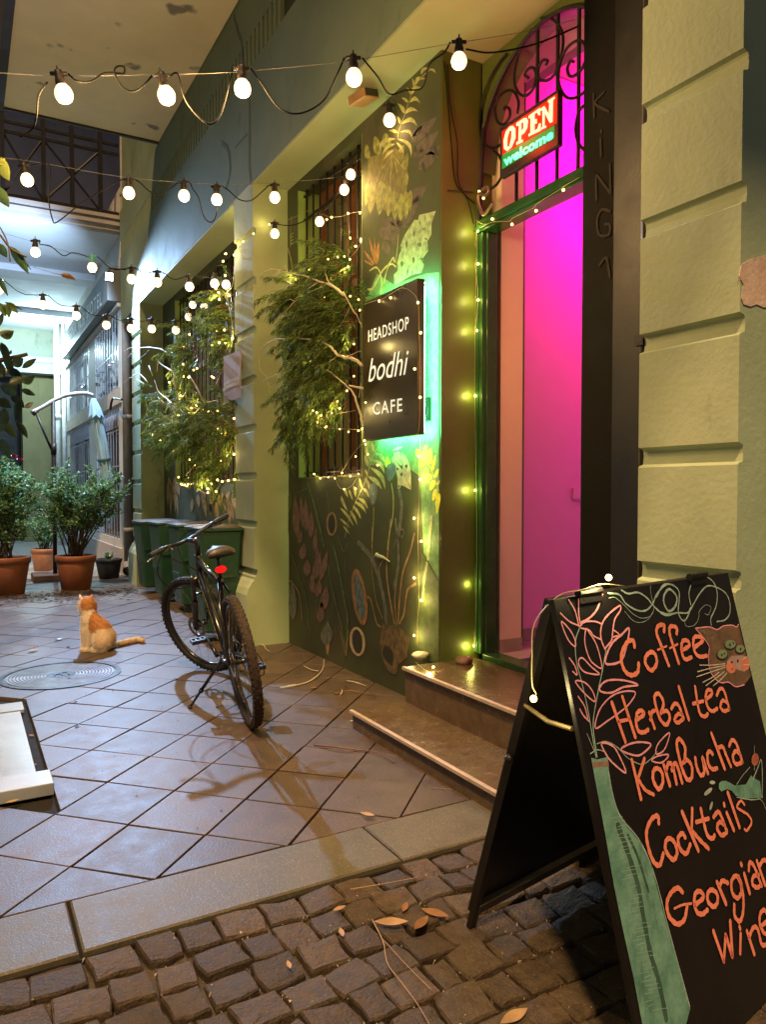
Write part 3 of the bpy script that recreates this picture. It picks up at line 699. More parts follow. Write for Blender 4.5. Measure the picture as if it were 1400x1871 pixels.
# rust flower and pale stalks
m = Mural(); m.P([(720, 520), (780, 500), (803, 498), (803, 1060), (775, 1010), (768, 870), (740, 850), (668, 850), (664, 560), (690, 500)]); m.done('glow_tinted_ground', 'ground', 'mid green ground behind the lit sign, its green glow partly put into the paint'); MO_ = 1  # green of the sign glow partly put into the wall colour
m = Mural(); L2(m, B_, [((220, 1240), (120, 840), 5), ((225, 1240), (200, 840), 4), ((235, 1240), (265, 900), 6), ((200, 1250), (40, 1030), 5), ((180, 1260), (40, 1180), 4)], 4); m.done('painted_flower', 'orange', 'rust coloured spiky flower painted left of the sign')
m = Mural(); m.line(B_([(100, 1620), (180, 1600), (260, 1450), (330, 1330), (420, 1240), (480, 1150), (500, 1200)]), 4).line(B_([(300, 1680), (310, 1500), (280, 1350), (220, 1290), (130, 1340)]), 3).line(B_([(340, 1520), (400, 1300), (460, 1240), (520, 1280)]), 3).line(B_([(520, 1220), (550, 950), (560, 800)]), 2); m.done('painted_stalk', 'fern', 'pale curling stalks painted above the sign')
# far strip left of the window
q = lambda pts: [(480 + x / 4.68, 400 + y / 4.68) for x, y in pts]
m = Mural(); m.line(q([(160, 60), (200, 200), (240, 330), (255, 430)]), 4).line(q([(250, -20), (245, 40), (240, 100), (245, 170)]), 1.6); 
for i in range(4): m.line(q([(262, 120 + i * 28), (238, 140 + i * 28), (242, 160 + i * 28)]), 1.5)
m.done('painted_stalk', 'fern', 'pale stalk painted beside the window reveal')
m = Mural()
for i in range(9):
    y0_ = 760 + i * 12; m.line([(528 + (i % 2) * 3, y0_), (534, y0_ + 4), (540, y0_ + 13)], 2)
    m.line([(522, y0_ + 2), (526, y0_ + 10)], 1.6)
m.done('painted_fern', 'grey', 'grey green fern painted low beside the window')
# ferns below the sign
m = Mural(); m.line(C_([(340, 250), (220, 500), (150, 720), (60, 950), (0, 1080)]), 1.6)
for p0, p1, w_, bd in (((120, 240), (210, 540), 6, .1), ((210, 230), (300, 450), 6, .05), ((290, 400), (420, 560), 7, -.1), ((230, 510), (410, 720), 8, -.15), ((190, 630), (420, 970), 8, -.15), ((160, 770), (370, 970), 8, -.1), ((110, 430), (170, 640), 6, .05), ((110, 660), (150, 760), 4, 0), ((100, 790), (180, 1010), 5, -.1), ((70, 950), (170, 1100), 5, -.1), ((10, 1100), (150, 1280), 5, -.1), ((-20, 1180), (130, 1350), 5, -.1), ((20, 790), (60, 960), 4, 0)):
    p = C_([p0, p1]); m.leaf(p[0], p[1], w_, bend=bd)
m.done('painted_fern', 'fern', 'yellow green fern painted under the sign')
m = Mural(); m.line(D_([(850, -60), (720, 200), (640, 420), (610, 560)]), 1.5)
for p0, p1, w_, bd in (((570, 140), (640, 300), 5, .05), ((560, 260), (700, 450), 5, -.05), ((560, 370), (665, 465), 4, 0), ((660, 290), (735, 440), 5, -.05), ((690, 240), (770, 375), 5, -.05), ((710, 200), (825, 320), 6, -.1), ((740, 160), (840, 270), 6, -.1), ((790, 60), (850, 160), 5, -.1), ((590, 440), (660, 530), 3.5, 0), ((650, 80), (690, 190), 4, 0), ((600, 60), (640, 160), 5, 0), ((700, 40), (720, 160), 5, 0)):
    p = D_([p0, p1]); m.leaf(p[0], p[1], w_, bend=bd)
m.done('painted_fern', 'fern', 'second fern painted under the window corner')
# yellow leaflets
m = Mural(); L2(m, C_, [((960, 470), (910, 340), 11), ((1050, 500), (1055, 280), 8), ((1100, 590), (1130, 330), 9), ((1150, 680), (1210, 430), 6), ((1030, 520), (965, 630), 8), ((1080, 640), (1020, 750), 6), ((1140, 730), (1060, 870), 9), ((1190, 830), (1120, 990), 9), ((1220, 960), (1160, 1150), 8), ((1255, 1020), (1225, 1350), 9), ((1190, 790), (1255, 640), 6), ((1230, 900), (1268, 830), 5), ((460, 640), (460, 450), 10)], 8, blunt=True); m.line(C_([(1030, 500), (1110, 610), (1190, 800), (1260, 1000)]), 1.2); m.done('painted_leaf', 'yellow', 'bright yellow leaflets painted beside the door reveal')
# moth
m = Mural(); m.P(C_([(540, 450), (620, 580), (700, 680), (780, 850), (830, 985), (750, 940), (670, 900), (640, 970), (615, 960), (615, 800), (580, 640), (530, 530)])).P(C_([(670, 390), (740, 450), (800, 560), (820, 720), (832, 970), (760, 820), (700, 700), (690, 520)])).P(C_([(560, 400), (640, 380), (690, 470), (680, 610), (620, 560), (550, 470)])); m.leaf(*C_([(530, 370), (720, 300)]), 5); m.done('painted_moth', 'wing', 'pale moth painted on the mural under the sign')
m = Mural(); L2(m, C_, [((615, 630), (615, 680), 3.5), ((675, 710), (678, 780), 4), ((750, 580), (755, 650), 4.5), ((635, 900), (635, 950), 2.5)], 3); m.line(C_([(690, 700), (770, 850), (830, 980)]), 1).line(C_([(690, 270), (760, 190)]), .8).line(C_([(730, 300), (820, 200)]), .8); m.done('painted_gap', 'dark')
m = Mural(); L2(m, C_, [((240, 860), (230, 1220), 15), ((530, 560), (490, 850), 17)], 14, blunt=True); m.done('painted_bud', 'blue', 'blue grey buds painted between the ferns')
# tan stalks rising from the ochre base
m = Mural()
for pts, w_ in (([(270, -120), (275, 200), (275, 450), (320, 780), (400, 1000)], 2.5), ([(500, -200), (480, 40), (450, 400), (480, 700), (545, 1060)], 5), ([(790, -30), (740, 180), (650, 440), (610, 760), (590, 1060)], 5), ([(600, 380), (570, 560), (550, 800), (575, 1100), (585, 1340)], 3.5), ([(800, 580), (710, 650), (680, 800), (660, 950), (610, 1060)], 5), ([(210, 820), (200, 750), (250, 760), (290, 900), (330, 1060), (400, 1120)], 3.5), ([(365, 480), (360, 380), (400, 300)], 3)):
    m.line(E_(pts), w_)
m.done('painted_stalk', 'stem', 'tan stalks fanning up the lower mural')
m = Mural(); m.line(C_([(520, 880), (550, 1100), (540, 1400), (480, 1700), (460, 1900)]), 3).line(C_([(245, 1250), (240, 1500), (215, 1870)]), 2.2); m.done('painted_stalk', 'fern')
m = Mural(); m.line(E_([(110, 80), (220, 200), (310, 360), (380, 600), (430, 850), (450, 1060)]), 11).line(E_([(560, -200), (590, 100), (590, 380), (540, 640)]), 8).line(C_([(560, 1870), (620, 1650), (690, 1590), (715, 1640), (690, 1720), (675, 1690)]), 2.6); m.line(C_([(640, 1000), (680, 1200), (660, 1500), (620, 1700)]), 10); m.done('painted_stalk', 'grey', 'grey trunk like stalks on the lower mural')
m = Mural(); m.P(E_([(390, 1040), (440, 1100), (520, 1080), (600, 1100), (660, 1160), (740, 1240), (700, 1480), (600, 1560), (560, 1700), (470, 1640), (400, 1500), (370, 1300)])); m.done('painted_root', 'base', 'ochre root mass at the foot of the mural')
m = Mural(); m.leaf(*E_([(430, 1330), (520, 1590)]), 19); m.done('painted_knot', 'dark')
m = Mural(); m.P([(772, 1010), (803, 1062), (803, 1215), (768, 1200), (762, 1100)]); m.done('glow_tinted_ground', 'low', 'green ground at the lower right of the mural, sign glow partly put into the paint')  # glow-tinted green carried down beside the door reveal
m = Mural(); m.line([(790, 945), (786, 985), (783, 1020)], 9).line([(781, 1030), (776, 1060), (774, 1095)], 8); m.done('painted_trunk', 'pale', 'pale mottled trunk painted by the hanging lights')
# eyed mushrooms
for (cx_, cy_, rx, ry, tilt, key) in ((658, 1091, 12, 52, -.16, 'orange'), (654, 1172, 13, 27, -.1, 'wing'), (607, 957, 9, 22, 0, 'stem')):
    def ell(sx, sy): return [(cx_ + rx * sx * math.cos(t) + ry * sy * math.sin(t) * -tilt * .8, cy_ + ry * sy * math.sin(t)) for t in [2 * math.pi * k / 20 for k in range(20)]]
    m = Mural(); m.P(ell(1.1, 1)); m.done('painted_cap', key, 'rust rimmed oval cap painted low on the mural' if key == 'orange' else 'oval ring painted on the lower mural')
    m = Mural(); m.P(ell(.72, .82)); m.done('painted_cap_centre', 'blue' if key == 'orange' else 'dark')
# feather like pink growths and green stalks on the left
m = Mural(); L2(m, D_, [((130, 560), (110, 130), 13), ((190, 470), (165, 120), 8), ((220, 500), (215, 160), 10), ((270, 560), (270, 290), 12), ((310, 700), (320, 460), 8), ((150, 620), (170, 480), 9), ((180, 780), (200, 620), 14), ((230, 950), (230, 780), 14), ((300, 1000), (370, 690), 14), ((360, 1000), (440, 690), 12), ((290, 1120), (280, 920), 11), ((330, 1160), (360, 980), 14), ((390, 1300), (430, 1040), 16), ((360, 1420), (380, 1200), 14), ((330, 800), (335, 640), 6)], 10); m.line(D_([(330, 1180), (310, 1380), (270, 1480), (255, 1560)]), 1.5); m.done('painted_feather', 'pink', 'dusty pink feathery growth on the lower left of the mural')
m = Mural()
for pts, w_ in (([(240, 20), (300, 220), (350, 420), (400, 640)], 7), ([(500, 650), (550, 880), (600, 1150), (640, 1400), (620, 1700)], 7), ([(440, 830), (480, 1050), (540, 1300), (590, 1500), (625, 1740)], 4), ([(430, 100), (450, 250), (470, 340)], 4), ([(60, 700), (150, 950), (230, 1200), (250, 1480)], 3), ([(540, 560), (600, 700), (640, 620)], 2.5), ([(610, 700), (620, 1000), (600, 1200)], 2), ([(240, 60), (120, 120)], 2)):
    m.line(D_(pts), w_)
L2(m, D_, [((30, 300), (20, 700), 8), ((60, 100), (30, 400), 8)], 8); m.done('painted_stalk', 'green', 'green stalks on the lower left of the mural')
m = Mural(); m.line(D_([(45, 1000), (80, 1010), (150, 1120), (170, 1250), (178, 1390)]), 3).line(D_([(565, 1500), (595, 1620), (625, 1750), (640, 1600), (650, 1500)]), 3); m.leaf(*D_([(440, 1750), (430, 1400)]), 8); m.done('painted_edge', 'stem')
m = Mural(); m.leaf(*D_([(90, 1390), (80, 980)]), 15); m.leaf(*D_([(420, 1650), (440, 1400)]), 22); m.done('painted_leaf', 'grey', 'grey leaf painted at the corner of the mural')
# second bay, beyond the pilaster
m = Mural(); rnd_ = random.Random(3)
for i in range(9):
    x0_ = 300 + rnd_.uniform(0, 30); y0_ = 870 + rnd_.uniform(0, 20); m.leaf((x0_, y0_), (x0_ + rnd_.uniform(-5, 8), y0_ + rnd_.uniform(25, 60)), 5)
for i in range(14):
    x0_ = 345 + rnd_.uniform(0, 85); y0_ = 895 + rnd_.uniform(0, 20); m.leaf((x0_, y0_), (x0_ + rnd_.uniform(-12, 12), y0_ + rnd_.uniform(20, 50)), 7)
m.line([(385, 935), (386, 900), (384, 870)], 12); m.done('painted_leaf', 'stem', 'ochre leaves painted under the far window')
# real seed pod hanging on the mural
sp = MB(); a = atX(690, 1015, XM - .03); c = atX(712, 1026, XM - .03); sp.tube(smooth_path([atX(683, 1018, XM - .03), atX(688, 1012, XM - .03), a, (a + c) / 2 + Vector((0, 0, .006)), c], 4), [.003, .004, .006, .008, .010, .012, .014, .014, .015, .014, .013, .012, .010, .008, .006, .005, .004][:17], 7)
tag(sp.build('shell_ornament', mat('pale_shell', (.55, .5, .38), None, 30, .4, .2, 100), smooth=True), 'small pale shell like ornament stuck on the lower mural', 'ornament')

# ================================================================== HEADSHOP bodhi CAFE box sign with a green lit back
XS = 2.47
sg = thing('shop_sign', 'square dark box sign reading HEADSHOP bodhi CAFE with green light behind it', 'sign', (XS, 4.3, 2.25))
ya = atX(664, 600, XS).y; yb = atX(763, 600, XS).y; zt = (atX(664, 549, XS).z + atX(763, 513, XS).z) / 2; zb = (atX(664, 803, XS).z + atX(763, 797, XS).z) / 2
signm = mat('sign_dark_face', (.040, .030, .016), (.025, .02, .012), 3, .35, .1, 60)
b = MB(); b.box(XS, XS + .055, yb, ya, zb, zt); b.build('box', signm, sg, bevel=.002)
wl = mat('sign_letter_white', (.78, .82, .74), emis=(.85, .95, .8), es=.42, bump=0)
b = MB(); text_on_x(b, 'HEADSHOP', XS, (674, 625), (748, 601), 21, bold=.008, spacing=1.15, thick=.004); b.build('lettering', wl, sg, label='word HEADSHOP')
b = MB(); text_on_x(b, 'bodhi', XS, (674, 698), (748, 683), 42, bold=.0, shear=.32, thick=.004); b.build('lettering', wl, sg, label='word bodhi')
b = MB(); text_on_x(b, 'CAFE', XS, (683, 758), (736, 751), 22, bold=.012, spacing=1.2, thick=.004); b.build('lettering', wl, sg, label='word CAFE')
gl = mat('green_led_strip', (.1, .9, .3), emis=(.14, 1.0, .40), es=150, bump=0)
b = MB(); b.box(XS + .056, XS + .062, yb + .01, ya - .03, zt - .03, zt - .015); b.box(XS + .056, XS + .062, yb + .01, ya - .03, zb + .015, zb + .03); b.box(XS + .056, XS + .062, yb + .01, yb + .025, zb + .04, zt - .04); b.build('led_strip', gl, sg)
for yy in (yb + .1, ya - .12):
    for zz in (zb + .1, zt - .1):
        b = MB(); b.box(XS + .056, XM + .0, yy - .008, yy + .008, zz - .008, zz + .008); b.build('bracket', M['iron'], sg)
a = atX(786, 748, XM); b = MB(); b.box(XM - .03, XM, a.y - .018, a.y + .018, a.z - .075, a.z + .075); tag(b.build('switch_box', M['black_pl'], bevel=.004), 'slim black switch box on the green lit wall right of the sign', 'switch box')

# ================================================================== OPEN welcome led sign
XO = 2.76; po = lambda x, y: atX(x, y, XO)
os_ = thing('open_sign', 'small led sign reading OPEN welcome hung on the grille over the door', 'sign', (XO, 3.2, 3.35))
cs = [po(914, 234), po(1020, 163), po(1020, 267), po(914, 323)]
yl = (cs[0].y + cs[3].y) / 2; yr = (cs[1].y + cs[2].y) / 2; zt2 = (cs[0].z + cs[1].z) / 2; zb2 = (cs[2].z + cs[3].z) / 2
b = MB(); b.box(XO, XO + .035, yr, yl, zb2, zt2); b.build('panel', M['black_pl'], os_, bevel=.002)
l = bpy.data.lights.new('sign_glow', 'POINT'); l.energy = 5; l.color = (1, .05, .01); l.shadow_soft_size = .08
lo = bpy.data.objects.new('sign_glow', l); COL.objects.link(lo); lo.parent = os_; lo.location = (-.10, .12, .05)
redm = mat('red_led_glow', (.3, .01, .01), emis=(1, .03, .0), es=1.6, bump=0); pinkm = mat('pink_led', (.8, .4, .3), emis=(1, .33, .20), es=2.2, bump=0)
grnm = mat('green_led_letters', (.1, .8, .4), emis=(.02, 1, .42), es=1.6, bump=0); grn2 = mat('green_led_glow', (.0, .1, .02), emis=(.0, .35, .05), es=.6, bump=0)
Of = [[(440, 1275), (395, 1330), (370, 1430), (375, 1520), (410, 1548), (460, 1500), (500, 1400), (500, 1300), (475, 1268)],
      [(510, 1240), (590, 1185), (625, 1180), (640, 1215), (630, 1290), (600, 1345), (565, 1370), (563, 1425), (585, 1420), (583, 1445), (510, 1480), (512, 1450), (535, 1435), (540, 1262), (512, 1270)],
      [(645, 1160), (770, 1070), (775, 1150), (755, 1150), (740, 1120), (712, 1135), (712, 1200), (735, 1190), (737, 1240), (712, 1245), (712, 1320), (745, 1300), (760, 1245), (780, 1240), (778, 1320), (645, 1385), (645, 1360), (668, 1345), (668, 1175), (647, 1190)],
      [(775, 1080), (820, 1050), (870, 1140), (875, 1010), (860, 1010), (862, 990), (935, 945), (935, 965), (915, 985), (910, 1225), (880, 1235), (825, 1125), (822, 1270), (840, 1265), (840, 1285), (785, 1310), (785, 1290), (800, 1280), (800, 1095), (775, 1105)]]
b = MB()
for pts in Of:
    P_ = [po(*p) for p in zq(*Z4, pts)]; b.ribbon([p for p in P_], .018, NX, .0012, closed=True, k=1)
b.build('led_glow_border', redm, os_)  # halo of the letters drawn as emissive ribbons
b = MB()
for pts in Of: b.prism([po(*p) + NX * .002 for p in zq(*Z4, pts)], NX * .0015)
b.build('lettering', pinkm, os_, label='word OPEN in pink led letters')
for pts in ([(440, 1320), (415, 1400), (412, 1490), (432, 1500), (455, 1410), (460, 1325)], [(568, 1240), (590, 1228), (592, 1290), (570, 1325)]): b = MB(); b.prism([po(*p) + NX * .0037 for p in zq(*Z4, pts)], NX * .0008); b.build('letter_counter', redm, os_)
b = MB(); text_on_x(b, 'welcome', XO, zq(*Z4, [(370, 1715)])[0], zq(*Z4, [(918, 1400)])[0], 16.5, bold=.045, thick=.003); b.build('lettering', grnm, os_, label='word welcome in green led letters')
b = MB(); a0 = po(*zq(*Z4, [(350, 1620)])[0]); a1 = po(*zq(*Z4, [(930, 1320)])[0]); b.prism([po(*p) + NX * .001 for p in zq(*Z4, [(352, 1590), (930, 1262), (930, 1400), (352, 1745)])], NX * .0008); b.build('green_field', grn2, os_)
b = MB(); b.prism([po(*p) + NX * .0006 for p in zq(*Z4, [(348, 1330), (962, 905), (958, 1235), (352, 1590)])], NX * .0005); b.build('red_glow_field', mat('red_glow_field', (.2, .0, .0), emis=(1, .02, .0), es=.45, bump=0), os_)  # red glow around the letters put in as an emissive sheet

# ================================================================== A-board with painted menu
T_ = atZ(1012, 1095, 1.13); TR_ = atZ(1332, 1046, 1.13); FL_ = atZ(1198, 2040, .0)
e1 = (TR_ - T_); wb = e1.length; e1.normalize(); e2 = (FL_ - T_); hb = e2.length; e2 = (e2 - e1 * e2.dot(e1)).normalized(); nb = e1.cross(e2).normalized()
if nb.dot(EYE - T_) < 0: nb = -nb
ab = thing('menu_board', 'black A-frame board painted with a drinks menu, a teal bottle and a cat face', 'menu board', (T_.x, T_.y, 0))
wb += 0.0
def bp(u, v, d=0): return T_ + e1 * u + e2 * v + nb * d
FR_ = TR_ + (FL_ - T_)
blk = mat('board_black', (.012, .010, .009), (.007, .006, .006), 2.5, .42, .12, 90, rvar=.1)
b = MB(); q4 = [T_, TR_, FR_, FL_]; b.prism([p - nb * .001 for p in q4], -nb * .014); b.build('front_panel', blk, ab, bevel=.002)
BL_ = atZ(852, 1692, .0); dv = BL_ - T_; BR_ = TR_ + dv
# rear panel with its bottom edge raised above two feet
n2 = e1.cross(dv.normalized()).normalized(); n2 = -n2 if n2.dot(nb) > 0 else n2
tb = T_ - nb * .018
k_ = .945
b = MB(); b.prism([tb, TR_ - nb * .018, TR_ + dv * k_, T_ + dv * k_], n2 * .012); b.build('back_panel', blk, ab, bevel=.002)
for base in (T_, TR_ - e1 * .028):
    b = MB(); b.prism([base - nb * .02, base + e1 * .028 - nb * .02, base + e1 * .028 + dv, base + dv], -n2 * .018); b.build('leg', blk, ab)
b = MB(); b.prism([T_ + dv * .915 + e1 * .02, TR_ + dv * .915 - e1 * .02, TR_ + dv * .945 - e1 * .02, T_ + dv * .945 + e1 * .02], -n2 * .02); b.build('rail', mat('worn_grey_rail', (.12, .10, .08), None, 20, .5, .3, 80), ab)
for uu in (.10, wb - .26):
    b = MB(); c0 = bp(uu, -.004, .002); b.tube([c0, c0 + e1 * .10], .011, 8); b.prism([bp(uu, .0, .003), bp(uu + .1, .0, .003), bp(uu + .1, .022, .003), bp(uu, .022, .003)], nb * .002); b.build('hinge', M['iron'], ab)
s0 = T_ + (FL_ - T_) * .27 - nb * .02; s1 = T_ + dv * .27; b = MB(); b.tube([s0, (s0 + s1) / 2 - Vector((0, 0, .012)), s1], .006, 6); b.build('stay', mat('brass_stay', (.35, .27, .12), None, 20, .4, .1, 80, metal=.6), ab)
b = MB(); hx = T_ + dv * .42 - e1 * .012; b.ball(hx, .012, 8, 6); b.build('knob', M['iron'], ab)

def pb(x, y): return atP(x, y, T_, nb)
chalk = mat('orange_chalk_paint', (1.0, .32, .21), (.85, .25, .15), 22, .75, .25, 90, dirt=((.10, .03, .02), 120, .62, 1))
pinkc = mat('pink_paint', (.95, .42, .50), (.85, .35, .42), 20, .7, .2, 90, dirt=((.2, .08, .1), 140, .64, 1)); tealc = mat('teal_paint', (.20, .42, .33), (.10, .26, .20), 16, .7, .3, 90, dirt=((.04, .10, .075), 9, .55, .3)); palet = mat('pale_teal_chalk', (.42, .60, .52), (.24, .36, .31), 30, .8, .2, 90, dirt=((.04, .06, .05), 90, .56, 1))
whit = mat('white_paint', (.75, .70, .6), None, 20, .7, .1, 80); brown = mat('cat_brown_paint', (.20, .12, .07), (.10, .065, .04), 14, .8, .3, 90); greenp = mat('green_eye_paint', (.24, .32, .18), (.16, .24, .13), 20, .7, .1, 90); darkp = mat('dark_paint', (.015, .012, .01), bump=0)
lv = [0]
def strokes(name, org, sts, wpx, material, label=None):
    if name != 'chalk_lettering':
        lv[0] += 1
        for st in sts:
            b = MB(); px_strokes(b, org, [st], pb, nb, .0003 + lv[0] * .00007, wpx * .00128); o = b.build(name, material, ab, label=label)
        return o
    lv[0] += 1; b = MB(); wd = wpx * .00128
    px_strokes(b, org, sts, pb, nb, .0003 + lv[0] * .00007, wd); return b.build(name, material, ab, label=label)
def fills(name, org, polys, material, label=None):
    lv[0] += 1; b = MB()
    for pl in polys:
        b = MB(); b.poly([pb(*p) + nb * (.0003 + lv[0] * .00007) for p in zq(*org, pl)]); o = b.build(name, material, ab, label=label)
    return o
def ell(cx_, cy_, rx, ry, a=0, n=18): return [(cx_ + rx * math.cos(t) * math.cos(a) - ry * math.sin(t) * math.sin(a), cy_ + rx * math.cos(t) * math.sin(a) + ry * math.sin(t) * math.cos(a)) for t in [2 * math.pi * k / n for k in range(n)]]
Z0 = (850, 1000, 2.147)
bo = [(495, 825), (520, 832), (560, 822), (567, 900), (580, 970), (600, 1040), (640, 1100), (690, 1160), (725, 1230), (745, 1300), (770, 1400), (800, 1510), (850, 1690), (884, 1810), (868, 1871), (860, 2000), (760, 2000), (700, 1890), (660, 1680), (620, 1500), (585, 1330), (560, 1180), (535, 1040), (512, 920)]
fills('painted_bottle', Z0, [bo], tealc, 'tall teal bottle painted up the left side')
strokes('painted_bottle_shade', Z0, [([(600, 1090), (640, 1200), (680, 1330), (700, 1450), (730, 1600), (760, 1700), (790, 1850)], .017), ([(640, 1130), (680, 1220), (720, 1350)], .009)], 9, mat('deep_teal', (.05, .12, .09), (.03, .08, .06), 18, .8, .2, 80))
strokes('painted_bottle_streak', Z0, [[(x0_, y0_), (x0_ + w_ * .5, y0_ - 6), (x0_ + w_, y0_ - 10)] for x0_, y0_, w_ in [(540 + i * 3.0 + (i * 7 % 5) * 6, 905 + i * 16, 24 + (i * 13 % 7) * 6) for i in range(10, 58)]], .8, palet)
strokes('painted_bottle_outline', Z0, [[(563, 880), (580, 970), (610, 1055), (690, 1158), (745, 1290), (800, 1500), (882, 1800)]], 3, palet)
fills('painted_bottle_band', Z0, [[(500, 843), (562, 838), (565, 858), (503, 864)]], mat('pinkish_band', (.35, .2, .16), None, 20, .8, .2, 80))
ZF = (1010, 1040, 4.923)
strokes('painted_stem', ZF, [[(245, 520), (205, 650), (215, 830), (270, 1050), (320, 1280), (390, 1690)], [(480, 730), (450, 900), (400, 1150), (365, 1400), (400, 1690)], ([(310, 1480), (360, 1600), (395, 1680)], .002), ([(400, 1570), (480, 1550), (580, 1600), (680, 1700), (800, 1755), (880, 1710), (940, 1640)], .0025), ([(340, 1660), (400, 1625), (470, 1640)], .003)], 2.6, palet)
strokes('painted_flower', ZF, [[(145, 275), (200, 370), (235, 500)], [(235, 260), (235, 400), (250, 490)], ([(450, 220), (400, 360), (330, 440), (255, 480)], .0055), [(70, 395), (150, 470), (240, 510)],
    [(80, 470), (150, 540), (195, 620), (205, 695), (150, 650), (105, 560), (80, 470)], [(245, 515), (290, 475), (380, 470), (445, 495)], [(255, 530), (330, 550), (370, 600), (440, 635)],
    [(300, 540), (290, 660), (330, 800), (380, 860), (440, 890), (430, 800), (390, 670), (330, 570), (300, 540)], ([(470, 720), (435, 620), (440, 510), (490, 420), (600, 330), (610, 370), (560, 450), (540, 570), (530, 640), (475, 710)], .005),
    [(540, 540), (600, 590), (540, 610)], ([(480, 850), (490, 760), (540, 660), (620, 590), (685, 530), (680, 620), (640, 780), (590, 840), (480, 850)], .006), [(235, 820), (270, 800), (350, 880), (420, 945), (300, 930), (245, 880), (235, 820)], [(150, 800), (200, 870), (220, 950), (180, 920)],
    [(205, 1010), (290, 1020), (360, 1100), (380, 1190), (290, 1120), (205, 1010)], ([(430, 1050), (500, 1000), (640, 1000), (770, 1040), (640, 1060), (530, 1110), (435, 1100), (430, 1050)], .005), [(385, 1430), (420, 1270), (520, 1150), (640, 1100), (745, 1110), (690, 1210), (600, 1290), (500, 1360), (385, 1430)],
    [(230, 1145), (290, 1240), (320, 1360)], [(245, 1260), (280, 1320), (330, 1370)], ([(440, 1565), (540, 1590), (600, 1680), (660, 1830), (560, 1760), (490, 1680), (440, 1565)], .005), ([(615, 1620), (700, 1570), (800, 1555), (885, 1580), (790, 1670), (700, 1665), (615, 1620)], .005), [(930, 1660), (950, 1570), (1050, 1470), (1030, 1570), (990, 1640), (930, 1660)], [(890, 1720), (950, 1680), (1045, 1670), (980, 1740), (890, 1720)]], 3.2, pinkc, 'pink outlined leaves and lily above the bottle')
Z6 = (1200, 1030, 6.235)
strokes('painted_swirl', ZF, [[(500, 215), (600, 230), (660, 310), (760, 370), (840, 370), (900, 310), (940, 220), (1020, 140), (1083, 140)], [(620, 190), (680, 220), (770, 210), (850, 260), (900, 320), (960, 380), (1040, 405), (1083, 400)], ([(505, 260), (560, 255), (640, 320), (720, 400), (800, 440), (880, 420), (910, 350), (885, 220), (880, 150)], .0018), ([(650, 380), (720, 460), (790, 480), (860, 450), (900, 390)], .0016)], 4, palet, 'pale teal smoke swirl')
strokes('painted_swirl', Z6, [([(150, 290), (90, 350), (85, 450), (140, 540), (210, 490), (230, 380), (150, 290)], .0075), [(0, 380), (60, 260), (120, 230), (210, 260), (260, 340), (250, 560), (320, 650), (400, 500), (500, 330), (600, 250), (760, 310), (830, 420), (835, 560), (780, 640), (690, 660)], [(0, 510), (60, 570), (130, 590), (230, 560), (350, 560), (390, 500)], ([(310, 620), (340, 710), (430, 700), (480, 620), (490, 540), (560, 470), (620, 500), (590, 580), (550, 570)], .0016), [(390, 470), (370, 330), (420, 200), (530, 140), (640, 200), (690, 320), (680, 480), (620, 620), (625, 700)]], 3.6, palet, 'pale teal smoke swirl across the top')
cf = [(440, 735), (600, 720), (690, 750), (760, 710), (860, 700), (910, 720), (935, 690), (1000, 960), (1080, 1280), (1000, 1380), (900, 1400), (820, 1350), (720, 1350), (620, 1240), (590, 1070), (600, 950), (540, 850)]
fills('painted_cat_face', Z6, [cf], brown, 'brown painted cat face with three green eyes')
strokes('painted_cat_outline', Z6, [cf[:7], cf[9:] + [cf[0]]], 2.6, pinkc)
fills('painted_ear', Z6, [[(560, 830), (660, 830), (640, 900), (580, 900)], [(480, 750), (590, 760), (680, 800), (560, 810)]], mat('cat_fur_tone', (.25, .18, .11), (.12, .08, .05), 20, .8, .2, 90))
fills('painted_muzzle', Z6, [[(800, 1120), (850, 1050), (980, 1045), (1030, 1060), (1055, 1190), (1000, 1230), (900, 1200), (830, 1180)]], mat('muzzle_pink', (.50, .33, .30), None, 20, .8, .1, 80))
fills('painted_cheek', Z6, [ell(845, 1185, 52, 66, -.4), ell(1010, 1140, 50, 78)], mat('cheek_orange', (.75, .25, .15), None, 20, .8, .1, 80))
fills('painted_eye_rim', Z6, [ell(745, 1045, 70, 62, -.2), ell(840, 930, 72, 58, -.1), ell(950, 985, 58, 50, -.1)], darkp)
fills('painted_eye', Z6, [ell(750, 1030, 56, 52, -.2), ell(840, 918, 62, 50, -.1), ell(953, 970, 50, 44, -.1)], greenp)
fills('painted_pupil', Z6, [ell(742, 1040, 10, 14), ell(772, 1025, 8, 12), ell(835, 925, 10, 18), ell(875, 905, 8, 14), ell(955, 972, 10, 18), ell(857, 1122, 12, 12), ell(925, 1108, 10, 18), ell(860, 1200, 9, 9)], darkp)
strokes('painted_whisker', Z6, [[(490, 1155), (620, 1155), (780, 1140)], [(465, 1230), (620, 1190), (780, 1160)], [(455, 1288), (600, 1240), (780, 1180)], [(525, 1352), (640, 1290), (710, 1235)], [(560, 1390), (680, 1300), (770, 1230)], [(645, 1390), (730, 1320), (800, 1245)], [(980, 1090), (1030, 1060)], [(990, 1150), (1050, 1150)]], 2.2, whit)
Z2 = (1140, 1320, 5.385); Z1 = (1130, 1120, 5.185); Z3 = (1180, 1560, 6.018)
fills('painted_cocktail', Z2, [[(935, 600), (960, 575), (1010, 575), (1090, 620), (1200, 610), (1250, 520), (1300, 560), (1340, 580), (1360, 740), (1200, 750), (1100, 720), (1060, 670), (1010, 655), (960, 680), (935, 650)]], tealc, 'splashing teal cocktail in a glass')
